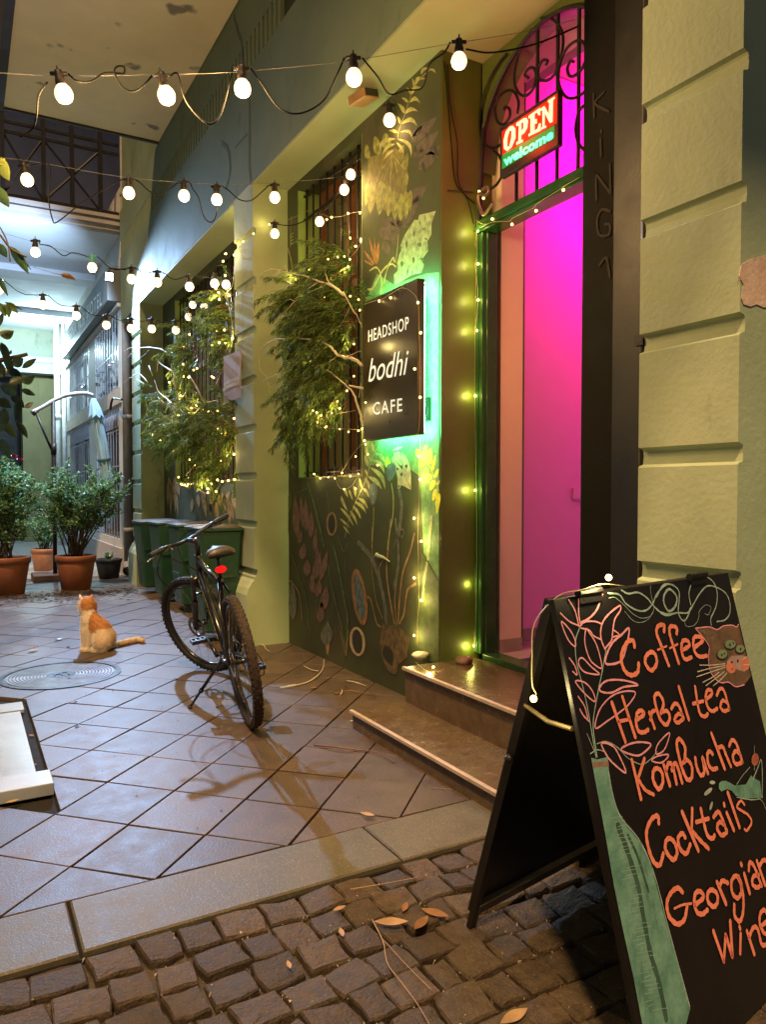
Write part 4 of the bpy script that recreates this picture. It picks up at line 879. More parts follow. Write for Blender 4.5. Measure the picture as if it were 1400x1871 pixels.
strokes('painted_glass_outline', Z2, [[(1240, 440), (1170, 520), (1110, 610)], [(1340, 750), (1370, 790), (1400, 860)], ([(1270, 560), (1320, 440), (1350, 365), (1362, 480), (1362, 740)], .004), [(1285, 230), (1285, 470)], ([(1110, 735), (1250, 760), (1345, 750)], .003)], 1.6, palet)
fills('painted_cherry', Z2, [ell(1292, 365, 36, 62, .1)], mat('cherry_paint', (.45, .14, .09), (.3, .08, .05), 20, .7, .2, 80)); fills('painted_drop', Z2, [ell(870, 590, 28, 18), ell(828, 680, 52, 20, -.75), ell(858, 820, 44, 12, -1.3)], mat('drop_white', (.5, .6, .52), None, 20, .7, .1, 80))
wpx = 9.6
strokes('chalk_lettering', Z1, [([(150, 320), (140, 265), (90, 270), (40, 350), (25, 450), (60, 550), (120, 590), (180, 560), (190, 480)], .0125), [(310, 370), (260, 410), (255, 480), (310, 545), (360, 480), (350, 400), (310, 370)], [(430, 175), (430, 115), (375, 125), (360, 190), (400, 300), (475, 495)], ([(370, 350), (455, 315)], .006), [(550, 195), (550, 140), (490, 130), (485, 200), (520, 320), (570, 475)], ([(485, 335), (560, 295)], .006),
    [(600, 355), (670, 310), (655, 265), (610, 265), (595, 330), (610, 410), (640, 440), (690, 420)], [(715, 330), (800, 260), (770, 225), (715, 235), (710, 320), (735, 390), (780, 415), (835, 405)]], wpx, chalk, 'word Coffee')
strokes('chalk_lettering', ZF, [([(530, 1200), (650, 1550)], .0115), ([(625, 1150), (740, 1510)], .0115), ([(590, 1370), (690, 1350)], .010)], wpx, chalk, 'capital H of Herbal tea')
strokes('chalk_lettering', Z1, [[(175, 1010), (240, 960), (215, 925), (175, 950), (165, 1040), (190, 1120), (240, 1130), (280, 1105)], [(290, 945), (340, 1090)], [(300, 1010), (315, 940), (340, 925)], [(400, 950), (425, 850), (380, 765), (340, 790), (350, 870), (390, 1000), (450, 1060), (485, 990), (460, 930), (410, 935)], [(500, 905), (530, 860), (570, 880), (615, 1000)], [(600, 960), (560, 960), (530, 1010), (560, 1040), (605, 1010)], [(570, 700), (665, 1010)],
    [(725, 700), (750, 870), (775, 960), (820, 980), (845, 955)], [(705, 860), (800, 835)], [(825, 820), (880, 775), (880, 735), (840, 735), (825, 810), (850, 900), (890, 930), (935, 905)], [(930, 780), (960, 720), (1000, 740), (1050, 910)], [(1030, 850), (985, 830), (965, 890), (1000, 930), (1050, 910)]], wpx - .8, chalk, 'words Herbal tea')
strokes('chalk_lettering', Z2, [([(75, 370), (165, 750)], .0115), ([(200, 355), (140, 540)], .010), ([(140, 560), (205, 660), (290, 710)], .010), [(320, 450), (285, 490), (290, 580), (340, 655), (380, 590), (370, 490), (320, 450)], [(390, 420), (450, 620)], [(410, 470), (440, 400), (480, 440), (515, 600)], [(470, 470), (500, 400), (530, 450), (570, 590)], [(595, 370), (600, 250), (550, 165), (520, 190), (525, 270), (570, 450), (620, 560), (665, 540), (665, 430), (620, 370), (575, 400)], [(700, 350), (715, 440), (755, 520), (790, 480), (770, 340), (825, 500)], [(870, 310), (845, 285), (820, 310), (830, 410), (870, 460), (915, 450)], [(860, 110), (990, 455)], [(925, 250), (970, 240), (1000, 310), (1050, 430)], [(1035, 230), (1060, 175), (1105, 210), (1165, 390)], [(1150, 330), (1100, 280), (1070, 340), (1100, 410), (1165, 390)]], wpx, chalk, 'word Kombucha')
strokes('chalk_lettering', Z2, [[(340, 990), (330, 920), (270, 950), (220, 1070), (235, 1220), (290, 1370), (350, 1400), (385, 1290)], [(450, 1140), (410, 1170), (410, 1260), (480, 1350), (520, 1290), (500, 1190), (450, 1140)], [(600, 1130), (570, 1090), (530, 1140), (550, 1240), (610, 1290), (650, 1200)], [(570, 880), (730, 1260)], [(670, 850), (665, 1040)], [(665, 1060), (740, 1150), (830, 1240)], [(755, 850), (780, 970), (820, 1110), (870, 1140), (890, 1110)], [(710, 980), (830, 945)], [(880, 930), (920, 880), (950, 910), (1010, 1070)], [(990, 1010), (940, 980), (915, 1040), (960, 1110), (1010, 1080)], [(1010, 890), (1080, 1060)], [(983, 800), (987, 818)], [(1020, 690), (1135, 1030)], ([(1185, 810), (1150, 770), (1110, 830), (1160, 870), (1220, 910), (1255, 980), (1210, 1060), (1185, 1050)], .008)], wpx, chalk, 'word Cocktails')
strokes('chalk_lettering', Z3, [[(400, 420), (350, 375), (280, 420), (230, 530), (250, 680), (340, 770), (420, 720), (450, 580)], ([(310, 600), (400, 560), (500, 545)], .006), [(540, 560), (630, 480), (600, 415), (545, 430), (530, 530), (560, 640), (620, 660), (675, 615)], [(725, 395), (680, 430), (680, 520), (740, 580), (785, 530), (780, 440), (725, 395)], [(780, 310), (880, 550)], [(810, 350), (840, 295), (900, 320)], [(1030, 300), (990, 240), (940, 300), (950, 430), (1010, 485), (1050, 400), (1020, 250)], [(1040, 300), (1070, 480), (1065, 650), (1030, 740), (975, 680), (970, 560)], [(1080, 220), (1140, 430)], [(1043, 108), (1052, 124)], [(1130, 180), (1140, 95), (1190, 140), (1270, 350)], [(1240, 230), (1180, 250), (1170, 330), (1220, 370), (1265, 340)], [(1220, 80), (1310, 340)], [(1250, 130), (1290, 70), (1334, 100), (1400, 300)]], wpx, chalk, 'word Georgian')
strokes('chalk_lettering', Z3, [[(740, 850), (855, 1180)], [(855, 1180), (875, 890)], [(875, 890), (950, 1130)], [(950, 1130), (925, 740)], [(1040, 880), (1035, 1090)], [(1028, 800), (1034, 820)], [(1110, 850), (1190, 1100)], [(1130, 920), (1180, 810), (1230, 830), (1270, 990), (1330, 1000)], [(1270, 790), (1340, 720), (1310, 620), (1260, 650), (1250, 760), (1300, 870), (1380, 880)]], wpx, chalk, 'word Wine')
# ================================================================== festoon strings with round bulbs
bulbm = mat('frosted_bulb', (.9, .85, .75), emis=(1.0, .73, .43), es=1.55, bump=0)
sockm = mat('black_socket', (.025, .018, .014), None, 30, .5, .1, 90)
cablem = mat('black_cable', (.010, .010, .009), None, 30, .9, .1, 90, spec=.15)
wirem = mat('pale_support_wire', (.20, .19, .16), None, 30, .6, .1, 90)
bulb_power = 9.0
def lerp(a, b, t): return a + (b - a) * t
def festoon(label, wire_px, bulbs, r, cable_extra=(), drop=None, power=None, green=None, powers=None):
    """wire_px: [(px,py,Y)...]; bulbs: [(px,py,Y,tilt)]"""
    W_ = [atY(x, y, Y) for x, y, Y in wire_px]
    t = thing('festoon_string', label, 'light string', tuple(W_[0]), 'festoon strings across the alley')
    MB().tube(smooth_path(W_, 3), .0014, 5).build('support_wire', wirem, t, smooth=True)
    tops = []
    for i, (x, y, Y, tl) in enumerate(bulbs):
        c = atY(x, y, Y); ax = Vector((math.cos(TH) * tl, -math.sin(TH) * tl, -1)).normalized()
        top = c - ax * (r * 2.35)
        s_ = MB(); k = r / .037
        s_.lathe([(.006 * k, -.016 * k), (.016 * k, -.012 * k), (.019 * k, .0), (.017 * k, .012 * k), (.0215 * k, .030 * k), (.0225 * k, .058 * k), (.018 * k, .060 * k)], top, ax, 14)
        s_.tube([top - ax * .014 * k, top - ax * .034 * k], .0035 * k, 6)
        side = Vector((math.cos(TH), -math.sin(TH), 0))
        s_.tube([top - side * .034 * k - ax * .0, top + side * .034 * k], .009 * k, 8)
        so_ = s_.build('socket', green if (green and i == 1) else sockm, t, smooth=True)
        b_ = MB(); b_.lathe([(r * .46, -r * 1.05), (r * .60, -r * .82), (r * .86, -r * .45), (r * .99, -.05 * r), (r, r * .2), (r * .93, r * .52), (r * .72, r * .82), (r * .42, r * .99), (r * .1, r * 1.06)], c + ax * (-.1 * r), ax, 18)
        b_.build('bulb', bulbm, so_, smooth=True)
        l = bpy.data.lights.new('bulb_glow', 'POINT'); l.energy = powers[i] if powers else (power or bulb_power); l.color = (1, .60, .24); l.shadow_soft_size = .03
        lo = bpy.data.objects.new('bulb_glow', l); COL.objects.link(lo); lo.parent = t; lo.location = (c + ax * (r * 1.35)) - W_[0]
        tops.append((top - side * .04 * k, top + side * .04 * k, k))
    for i in range(len(tops) - 1):
        a, b = tops[i][1], tops[i + 1][0]
        if i in dict(cable_extra):
            pts = [a] + [atY(*p) for p in dict(cable_extra)[i]] + [b]
        else:
            L_ = (b - a).length; sag = (drop or .28) * L_
            pts = [a, lerp(a, b, .12) + Vector((0, 0, -sag * .25)), lerp(a, b, .35) + Vector((0, 0, -sag * .9)), lerp(a, b, .6) + Vector((0, 0, -sag)), lerp(a, b, .86) + Vector((0, 0, -sag * .4)), b]
        MB().tube(smooth_path(pts, 6), .0042, 6).build('cable', cablem, t, smooth=True)
    for key, pts in dict(cable_extra).items():
        if isinstance(key, str): MB().tube(smooth_path([atY(*p) for p in pts], 6), .0042, 6).build('cable', cablem, t, smooth=True)
    return t
ya_ = lambda x: 3.55 - x * .00078
festoon('nearest festoon string of large round bulbs running from the upper left to the door arch',
        [(-150, 128, 3.7), (0, 133, ya_(0)), (110, 139, ya_(110)), (290, 136, ya_(290)), (440, 131, ya_(440)), (645, 110, ya_(645)), (800, 84, ya_(800)), (960, 58, 2.80), (1052, 36, 2.70)],
        [(116, 172, ya_(116), .25), (304, 175, ya_(304), .25), (443, 162, ya_(443), .04), (647, 142, ya_(647), .04), (839, 112, ya_(839), 0)], .0375,
        {0: [(140, 148, ya_(140)), (165, 149, ya_(165)), (190, 134, ya_(190)), (215, 134, ya_(215)), (226, 134, ya_(220)), (226, 122, ya_(220)), (213, 122, ya_(215)), (209, 133, ya_(212)), (222, 158, ya_(222)), (240, 167, ya_(240)), (258, 160, ya_(258))],
         1: [(318, 134, ya_(318)), (326, 138, ya_(326)), (340, 185, ya_(340)), (375, 224, ya_(375)), (398, 218, ya_(398)), (412, 180, ya_(412))],
         2: [(476, 150, ya_(470)), (510, 197, ya_(510)), (548, 207, ya_(548)), (590, 185, ya_(590)), (612, 145, ya_(612))],
         3: [(668, 113, ya_(668)), (690, 140, ya_(690)), (712, 172, 3.3), (740, 165, 3.3), (772, 160, 3.2), (785, 118, 3.0), (812, 96, 2.95)],
         'a': [(86, 150, ya_(80)), (70, 175, ya_(70)), (66, 213, ya_(66)), (58, 236, 3.6), (36, 250, 3.65)],
         'z': [(852, 90, 2.88), (900, 96, 2.85), (980, 80, 2.75), (1062, 46, 2.65)]}, powers=[62, 58, 34, 5, 1.5])
yb_ = 5.15
festoon('second festoon string crossing to the top of the barred window',
        [(-120, 278, yb_), (20, 290, yb_), (110, 304, yb_), (220, 323, yb_), (330, 333, yb_), (455, 337, yb_), (600, 326, yb_), (632, 322, 5.1)],
        [(49, 329, yb_, .2), (235, 353, yb_, 0), (336, 358, yb_, 0), (396, 365, yb_, 0), (502, 361, yb_, .0)], .0385,
        {0: [(70, 300, yb_), (88, 300, yb_), (92, 320, yb_), (88, 360, yb_), (95, 400, yb_), (105, 405, yb_), (150, 370, yb_), (200, 340, yb_)],
         2: [(352, 345, yb_), (362, 360, yb_), (372, 395, yb_), (385, 406, yb_), (394, 395, yb_), (396, 372, yb_), (390, 345, yb_)]}, power=3.5)
wb_ = lambda x, y: atX(x, y, 2.52).y
festoon('short run of round bulbs strung down inside the near barred window',
        [(600, 326, wb_(600, 326)), (641, 300, wb_(641, 300)), (660, 290, wb_(660, 290))],
        [(641, 319, wb_(641, 319), 0), (629, 347, wb_(629, 347), 0), (584, 405, wb_(584, 405), 0), (502, 427, 5.75, 0)], .036, {1: [(610, 362, 5.1), (598, 380, 5.3)], 2: [(560, 402, 5.5), (530, 412, 5.6)]}, power=3)
yc_ = 7.35
festoon('third festoon string over the alley in front of the hotel floodlight',
        [(-60, 406, yc_), (60, 442, yc_), (150, 468, yc_), (230, 490, yc_), (300, 500, yc_), (400, 508, yc_)],
        [(64, 461, yc_, 0), (168, 489, yc_, 0), (240, 510, yc_, 0), (287, 516, yc_, 0), (346, 524, yc_, 0), (392, 518, yc_, .1), (413, 520, yc_, 0)], .043,
        {0: [(72, 446, yc_), (92, 450, yc_), (115, 467, yc_), (130, 462, yc_), (145, 464, yc_)]}, drop=.2, power=1.6, green=mat('teal_socket', (.1, .4, .38), None, 20, .5, .1, 60))
festoon('farthest festoon string of small looking bulbs crossing before the hotel sign',
        [(-60, 488, 8.9), (75, 545, 8.9), (138, 566, 8.9), (240, 584, 8.9), (330, 590, 8.9)],
        [(-3, 530, 8.9, 0), (78, 557, 8.9, 0), (139, 577, 8.9, 0), (194, 594, 8.9, 0), (239, 600, 8.9, 0), (277, 601, 8.9, 0), (321, 603, 8.9, 0)], .045, drop=.15, power=1.6)
wc_ = lambda x, y: atX(x, y, 2.5).y
festoon('cluster of round bulbs hanging down the far barred window',
        [(352, 540, wc_(352, 540)), (372, 545, wc_(372, 545)), (376, 548, wc_(376, 548))],
        [(352, 557, wc_(352, 557), 0), (373, 561, wc_(373, 561), 0), (344, 579, wc_(344, 579), 0)], .043, power=1.2)
tag(MB().tube([atY(712, 218, 4.3) + Vector((0, 0, .02)), atY(711, 200, 4.3)], .001).build('x', sockm), 'x', 'x') and None
bpy.data.objects.remove(bpy.data.objects['x'])
c = atX(712, 220, 2.53)
festoon('single round bulb hanging against the top of the mural', [(705, 178, c.y), (712, 176, c.y), (720, 178, c.y)], [(712, 220, c.y, .05)], .042, power=1.3)

# ================================================================== fairy lights
ledm = mat('fairy_led', (1, .9, .6), emis=(1.0, .62, .14), es=9, bump=0)
fwire = mat('clear_fairy_wire', (.50, .42, .22), None, 40, .35, 0, 60, rvar=0)
def fairy(label, paths, leds, r=.0078, wr=.0016, group='fairy lights on the cafe front', power=0, pcol=(1, .72, .25), step=None):
    """paths: lists of world points; leds: world points"""
    o0 = Vector(paths[0][0]); t = thing('fairy_lights', label, 'fairy lights', tuple(o0), group)
    for p in paths: MB().tube(smooth_path(p, 4), wr, 5).build('wire', fwire, t, smooth=True)
    me = None
    for p in leds:
        if me is None:
            k = MB().ball((0, 0, 0), r, 8, 6); me = bpy.data.meshes.new('led'); me.from_pydata([tuple(v) for v in k.v], [], k.f); me.materials.append(ledm)
        inst(me, 'led', t, tuple(Vector(p) - o0))
    if power:
        for p in leds[::step or max(1, len(leds) // 4)]:
            l = bpy.data.lights.new('led_glow', 'POINT'); l.energy = power; l.color = pcol; l.shadow_soft_size = .02
            lo = bpy.data.objects.new('led_glow', l); COL.objects.link(lo); lo.parent = t; lo.location = Vector(p) - o0 + Vector((-.05, -.03, 0))
    return t
gx = lambda X: (lambda x, y: atX(x, y, X))
p_ = gx(2.585)
fairy('fairy lights hanging straight down the mural left of the door', [[p_(x, y) for x, y in [(768, 800), (766, 850), (767, 900), (764, 960), (765, 1040), (766, 1100), (763, 1140), (764, 1200)]]],
      [p_(768, 876), p_(757, 947), p_(770, 989), p_(757, 1056), p_(770, 1097), p_(757, 1161), p_(766, 834)], power=.95, step=1)
yj = YB - .012
pj = lambda x, y: atX(x, y, 2.86)
fairy('fairy lights strung down the green door frame', [[pj(x, y) for x, y in [(873, 405), (868, 470), (874, 550), (865, 640), (866, 700), (862, 780), (864, 840), (864, 930), (862, 1010), (864, 1090), (866, 1150), (866, 1195)]], [pj(872, 405), pj(868, 700), pj(872, 1000), pj(868, 1190)]],
      [pj(x, y) for x, y in [(874, 422), (874, 482), (874, 548), (872, 604), (858, 664), (869, 723), (857, 777), (860, 837), (869, 896), (856, 949), (855, 1007), (862, 1066), (857, 1121), (866, 1180)]], power=.5, pcol=(1, .86, .2), step=1)
pt = lambda x, y: atX(x, y, 2.84)
fairy('fairy lights along the underside of the door transom', [[pt(x, y) for x, y in [(870, 402), (885, 410), (905, 405), (932, 404), (938, 398), (975, 380), (982, 372), (1025, 345), (1035, 338), (1058, 325)]]],
      [pt(880, 388), pt(876, 350), pt(884, 362), pt(900, 400), pt(936, 410), pt(980, 385), pt(1030, 347)])
# round the sign
ps = gx(2.455)
fairy('fairy lights draped over the top edge of the shop sign', [[ps(x, y) for x, y in [(666, 556), (690, 548), (694, 549), (716, 536), (735, 526), (752, 533), (764, 552), (766, 600), (768, 680), (766, 780), (758, 796)]]],
      [ps(693, 550), ps(714, 544), ps(764, 553), ps(769, 608), ps(758, 674), ps(768, 726), ps(666, 805)])
pw = gx(2.60 - .02)
fairy('fairy lights bunched on the sill and lower corner of the near window', [[pw(x, y) for x, y in [(572, 868), (590, 872), (610, 868), (625, 870), (645, 866), (662, 868)]], [pw(x, y) for x, y in [(575, 768), (590, 776), (610, 783), (640, 784), (662, 786)]], [pw(x, y) for x, y in [(625, 862), (645, 830), (664, 808)]], [pw(x, y) for x, y in [(612, 872), (622, 892), (640, 890), (655, 870)]]],
      [pw(x, y) for x, y in [(580, 771), (594, 781), (621, 784), (637, 789), (655, 787), (662, 783), (668, 812), (650, 834), (574, 866), (585, 874), (600, 872), (612, 874), (625, 864), (640, 870), (655, 866), (629, 894), (650, 893), (672, 830), (690, 850)]], r=.006, power=.8)
pq = gx(2.42)
fairy('fairy lights slung from the pilaster across to the near window head', [[p for p in [atX(430, 465, 2.24), atX(445, 440, 2.24), atX(458, 420, 2.24), atY(480, 416, 6.3), atX(530, 400, 2.55), atX(565, 384, 2.6)]], [gx(2.6)(x, y) for x, y in [(580, 384), (600, 396), (625, 395), (640, 390), (662, 386)]], [gx(2.5)(x, y) for x, y in [(570, 505), (600, 483), (640, 470), (662, 440)]]],
      [atX(427, 466, 2.24), atX(444, 441, 2.24), atX(463, 427, 2.24), atY(492, 410, 6.3), pq(565, 492), gx(2.58)(582, 402), gx(2.58)(606, 397), gx(2.58)(597, 401), gx(2.58)(636, 390), gx(2.58)(658, 389), gx(2.5)(640, 435), gx(2.5)(650, 450)], power=.35)
pf = lambda x, y: atZ(x, y, .33)
fairy('fairy lights trailing onto the upper doorstep', [[pf(760, 1210), pf(780, 1226), pf(796, 1225)]], [pf(792, 1222) + Vector((0, 0, .01))], power=.9)
a_, c_ = bp(.12, -.012, .01), bp(-.03, .30, -.12)
fairy('fairy lights draped over the top edge of the menu board', [[bp(.30, -.006, .012), bp(.20, -.020, .01), bp(.10, -.012, .012), bp(.02, -.006, .0), bp(-.015, .05, -.06), bp(-.012, .13, -.09), bp(-.02, .20, -.10), bp(-.012, .225, -.10), bp(-.025, .235, -.1)]],
      [bp(.245, -.035, .005), bp(-.025, .235, -.1)], r=.009, power=1.6, pcol=(1, .78, .35), group='fairy lights on the menu board')

# ================================================================== hanging greenery in the windows
needle = [mat('cedar_dark', (.06, .10, .018), (.035, .06, .012), 8, .6, 0, 50), mat('cedar_mid', (.13, .20, .035), (.09, .14, .025), 8, .6, 0, 50), mat('cedar_tip', (.26, .34, .06), (.18, .25, .045), 8, .6, 0, 50)]
for _m in needle: translucent(_m, .3)
bleach = mat('bleached_twig', (.66, .58, .38), (.5, .44, .3), 20, .7, .3, 120)
def spray(mbs, start, direction, length, rnd, droop=.9, dens=1.0, mbtw=None, nl=.055):
    """a drooping branchlet: a curved stem that carries flat feathery needles"""
    p = Vector(start); d = Vector(direction).normalized(); n = max(6, int(length / .028)); pts = [p.copy()]
    for i in range(n):
        d = (d + Vector((rnd.uniform(-.12, .12), rnd.uniform(-.12, .12), -droop * .075))).normalized(); p = p + d * (length / n); pts.append(p.copy())
        if i < 1: continue
        for k in range(int(11 * dens)):
            q = p + Vector([rnd.uniform(-.012, .012) for _ in range(3)])
            out = (d * rnd.uniform(.5, 1.2) + Vector((rnd.uniform(-.8, .8), rnd.uniform(-.8, .8), rnd.uniform(-.9, .25)))).normalized()
            L_ = nl * rnd.uniform(.5, 1.3); s_ = out.cross(Vector([rnd.uniform(-1, 1) for _ in range(3)])).normalized() * rnd.uniform(.0018, .0042)
            dd = (out + Vector((0, 0, -.5))).normalized()
            m_ = mbs[0 if rnd.random() < .42 else (1 if rnd.random() < .7 else 2)]
            mid = q + out * L_ * .55; tip = mid + dd * L_ * .55
            m_._add([q - s_ * .6, q + s_ * .6, mid + s_, mid - s_, tip], [(0, 1, 2, 3), (3, 2, 4)])
    if mbtw is not None: mbtw.tube(pts, [max(.0012, .0035 * (1 - i / len(pts))) for i in range(len(pts))], 4)
def greenery(label, blobs, twigs, seed, name='hanging_cedar'):
    rnd = random.Random(seed); o0 = blobs[0][0]
    t = thing(name, label, 'hanging plant', tuple(o0), 'conifer boughs in the cafe windows')
    mbs = [MB(), MB(), MB()]; tw = MB()
    for (c, rx, ry, rz, num, dirn, dr) in blobs:
        for i in range(int(num * 1.9)):
            u = Vector((rnd.gauss(0, .42), rnd.gauss(0, .42), rnd.gauss(0, .42)))
            s_ = Vector(c) + Vector((u.x * rx, u.y * ry, u.z * rz))
            dd = Vector(dirn) + Vector((u.x * .6 + rnd.uniform(-.3, .1), u.y * .9 + rnd.uniform(-.4, .4), u.z * .8 + rnd.uniform(-.3, .4)))
            spray(mbs, s_, dd, rnd.uniform(.14, .34), rnd, dr, 1.0, tw)
    for m_, k, nm in zip(mbs, needle, ('foliage', 'foliage', 'foliage')): m_.build(nm, k, t, kind='stuff')
    tw.build('twigs', M['wood'], t, kind='stuff')
    for pts in twigs:
        r0 = pts[-1] if isinstance(pts[-1], float) else .006; q = pts[:-1] if isinstance(pts[-1], float) else pts
        P_ = smooth_path(q, 5); P_ = [v + Vector([rnd.uniform(-.003, .003) for _ in range(3)]) for v in P_]
        MB().tube(P_, [max(.0012, r0 * (1 - .82 * i / len(P_))) for i in range(len(P_))], 6).build('bleached_branch', bleach, t, smooth=True)
    return t
def bx(x, y, X=2.5): return tuple(atX(x, y, X))
blobs = [(bx(628, 505), .10, .26, .12, 26, (-.5, .3, .1), 1.0), (bx(560, 540, 2.42), .10, .26, .12, 22, (-.7, .5, 0), .9), (bx(635, 590, 2.45), .12, .20, .22, 34, (-.6, .5, .1), 1.1), (bx(585, 610, 2.40), .10, .28, .22, 34, (-.6, .7, .1), 1.2),
         (bx(620, 700, 2.42), .12, .22, .20, 30, (-.6, .5, 0), 1.2), (bx(570, 720, 2.38), .10, .22, .20, 26, (-.4, .6, -.3), 1.3), (bx(545, 760, 2.40), .06, .16, .12, 12, (-.2, .4, -.7), 1.2)]
tq = lambda pts, X=2.20: [Vector(atX(480 + x / 4.68, 400 + y / 4.68, X + .10 * (x / 900))) for x, y in pts]
tw1 = [tq([(690, 650), (620, 590), (560, 560), (470, 530), (370, 490), (240, 465), (140, 440), (80, 425)]) + [.0105], tq([(150, 445), (80, 490), (0, 555), (-60, 680), (-90, 850)]) + [.004], tq([(80, 425), (-10, 470), (-60, 560), (-80, 700), (-40, 800), (20, 870)]) + [.0035],
       tq([(620, 590), (560, 530), (535, 465)]) + [.006], tq([(530, 570), (420, 620), (300, 680), (220, 760), (150, 825)]) + [.006], tq([(265, 700), (230, 690), (180, 705)]) + [.003], tq([(310, 800), (240, 820), (130, 840), (70, 890), (40, 940)]) + [.003], tq([(470, 545), (380, 600)]) + [.003], tq([(190, 400), (210, 450)]) + [.002],
       tq([(850, 1250), (780, 1200), (690, 1180), (640, 1160), (580, 1095), (520, 1060), (420, 1030), (300, 1025), (220, 1030), (130, 1025), (60, 1055), (0, 1110), (-30, 1200), (-20, 1290), (40, 1360)]) + [.0115], tq([(560, 1095), (450, 1120), (380, 1160), (340, 1210)]) + [.005], tq([(690, 1190), (760, 1160), (840, 1130)]) + [.004], tq([(190, 1035), (130, 1110), (50, 1200)]) + [.003], tq([(125, 1040), (105, 1080)]) + [.002],
       tq([(250, 1290), (180, 1320), (90, 1340), (0, 1385)]) + [.005], tq([(260, 1250), (200, 1220), (160, 1200), (190, 1260), (210, 1300)]) + [.004], tq([(240, 1300), (200, 1370), (130, 1410), (90, 1460)]) + [.004], tq([(130, 1340), (120, 1400), (150, 1430)]) + [.003], tq([(60, 1480), (40, 1400), (80, 1450)]) + [.002], tq([(250, 1230), (180, 1280), (110, 1310)]) + [.003],
       tq([(855, 1760), (830, 1640), (780, 1500), (720, 1430), (620, 1340), (540, 1290)]) + [.010], tq([(850, 1445), (740, 1425)]) + [.010], tq([(525, 1255), (600, 1200), (650, 1160)]) + [.004], tq([(690, 620), (760, 760), (820, 850), (850, 930)]) + [.0045], tq([(820, 1530), (840, 1400)]) + [.003]]
greenery('feathery cedar boughs with bleached branches spilling from the near barred window', blobs, tw1, 11)
def bx2(x, y, X=2.45): return tuple(atX(x, y, X))
blobs2 = [(bx2(415, 560), .14, .5, .22, 24, (-.5, .2, 0), 1.0), (bx2(425, 620), .12, .3, .2, 20, (-.5, 0, 0), 1.0), (bx2(350, 640, 2.4), .12, .6, .28, 26, (-.5, .4, 0), 1.1), (bx2(370, 780, 2.3), .2, .8, .24, 62, (-.5, .3, .1), 1.1), (bx2(420, 780, 2.35), .15, .5, .24, 34, (-.5, .1, .1), 1.1), (bx2(320, 790, 2.3), .16, .9, .24, 30, (-.4, .5, 0), 1.2), (bx2(400, 850, 2.35), .15, .5, .18, 26, (-.4, .2, -.3), 1.2), (bx2(300, 730, 2.35), .15, .7, .25, 16, (-.3, .5, 0), 1.0)]
tq2 = lambda pts, X=2.16: [Vector(atX(200 + x / 4.454, 480 + y / 4.454, X)) for x, y in pts]
tw2 = [tq2([(480, 740), (400, 700), (280, 690), (200, 720), (120, 800)]) + [.011], tq2([(320, 710), (270, 760), (215, 790)]) + [.005], tq2([(280, 690), (190, 690), (110, 720)]) + [.004], tq2([(310, 970), (240, 905), (180, 930), (110, 980)]) + [.008], tq2([(300, 1000), (220, 950)]) + [.006], tq2([(520, 890), (440, 840), (400, 810)]) + [.010], tq2([(395, 790), (385, 890)]) + [.005], tq2([(320, 840), (350, 920)]) + [.006],
       tq2([(540, 1190), (470, 1110), (400, 1050), (365, 960)]) + [.009], tq2([(440, 1140), (390, 1090)]) + [.006], tq2([(410, 1120), (330, 1140), (300, 1210), (310, 1260)]) + [.006], tq2([(450, 1220), (480, 1150), (540, 1190)]) + [.012], tq2([(470, 1110), (520, 1200), (530, 1240)]) + [.008], tq2([(380, 1390), (450, 1370), (530, 1360), (560, 1400)]) + [.008], tq2([(390, 1400), (460, 1410), (560, 1420)]) + [.007], tq2([(430, 1310), (460, 1350), (440, 1420)]) + [.007],
       tq2([(520, 900), (540, 1060), (600, 1180), (640, 1230)]) + [.008], tq2([(650, 920), (720, 1030), (760, 1130), (850, 1230)]) + [.008], tq2([(700, 1010), (740, 1080), (800, 1180)]) + [.007], tq2([(560, 1090), (580, 1200), (700, 1300), (790, 1340)]) + [.007], tq2([(620, 1730), (690, 1650)]) + [.006]]
greenery('cedar boughs and bleached twigs tangled with lights around the far barred window', blobs2, tw2, 23)
rr = random.Random(5); pg2 = lambda x, y: atX(x, y, 2.32)
w2 = [[pg2(x, y) for x, y in pl] for pl in ([(430, 470), (425, 520), (415, 540), (425, 600), (420, 640), (395, 700)], [(320, 882), (340, 884), (365, 884)], [(395, 880), (415, 878), (436, 876)], [(352, 880), (365, 895), (378, 902), (395, 895), (405, 880)], [(290, 800), (320, 790), (345, 830), (360, 850)], [(400, 730), (370, 740), (350, 770), (390, 800), (430, 790)], [(330, 640), (345, 700), (325, 740), (345, 760)])]
base2 = [(427, 466), (424, 480), (422, 505), (402, 535), (412, 530), (420, 540), (410, 548), (355, 612), (333, 634), (402, 606), (420, 604), (412, 622), (425, 618), (403, 632), (405, 626), (418, 628), (386, 688), (387, 690), (324, 700), (352, 676), (352, 690), (338, 688), (342, 730), (335, 740), (372, 742), (350, 770), (347, 760), (368, 765), (345, 745), (340, 756), (285, 794), (300, 805), (310, 790), (378, 785), (388, 793), (405, 793), (412, 790), (398, 788), (330, 824), (350, 850), (360, 840), (413, 842), (430, 830), (437, 793), (334, 872), (326, 884), (335, 885), (343, 886), (352, 885), (360, 884), (413, 877), (400, 884), (380, 900), (388, 898), (393, 893), (357, 889), (437, 870), (433, 876), (425, 878), (418, 880)]
base2 += [(rr.gauss(370, 32), rr.gauss(775, 45)) for _ in range(22)]
fairy('dense fairy lights woven through the greenery of the far window', w2, [pg2(*p) + Vector((rr.uniform(-.10, .04), 0, 0)) for p in base2], r=.010, wr=.003, power=4.2, step=6)
p9 = lambda x, y: atX(x, y, 2.36)
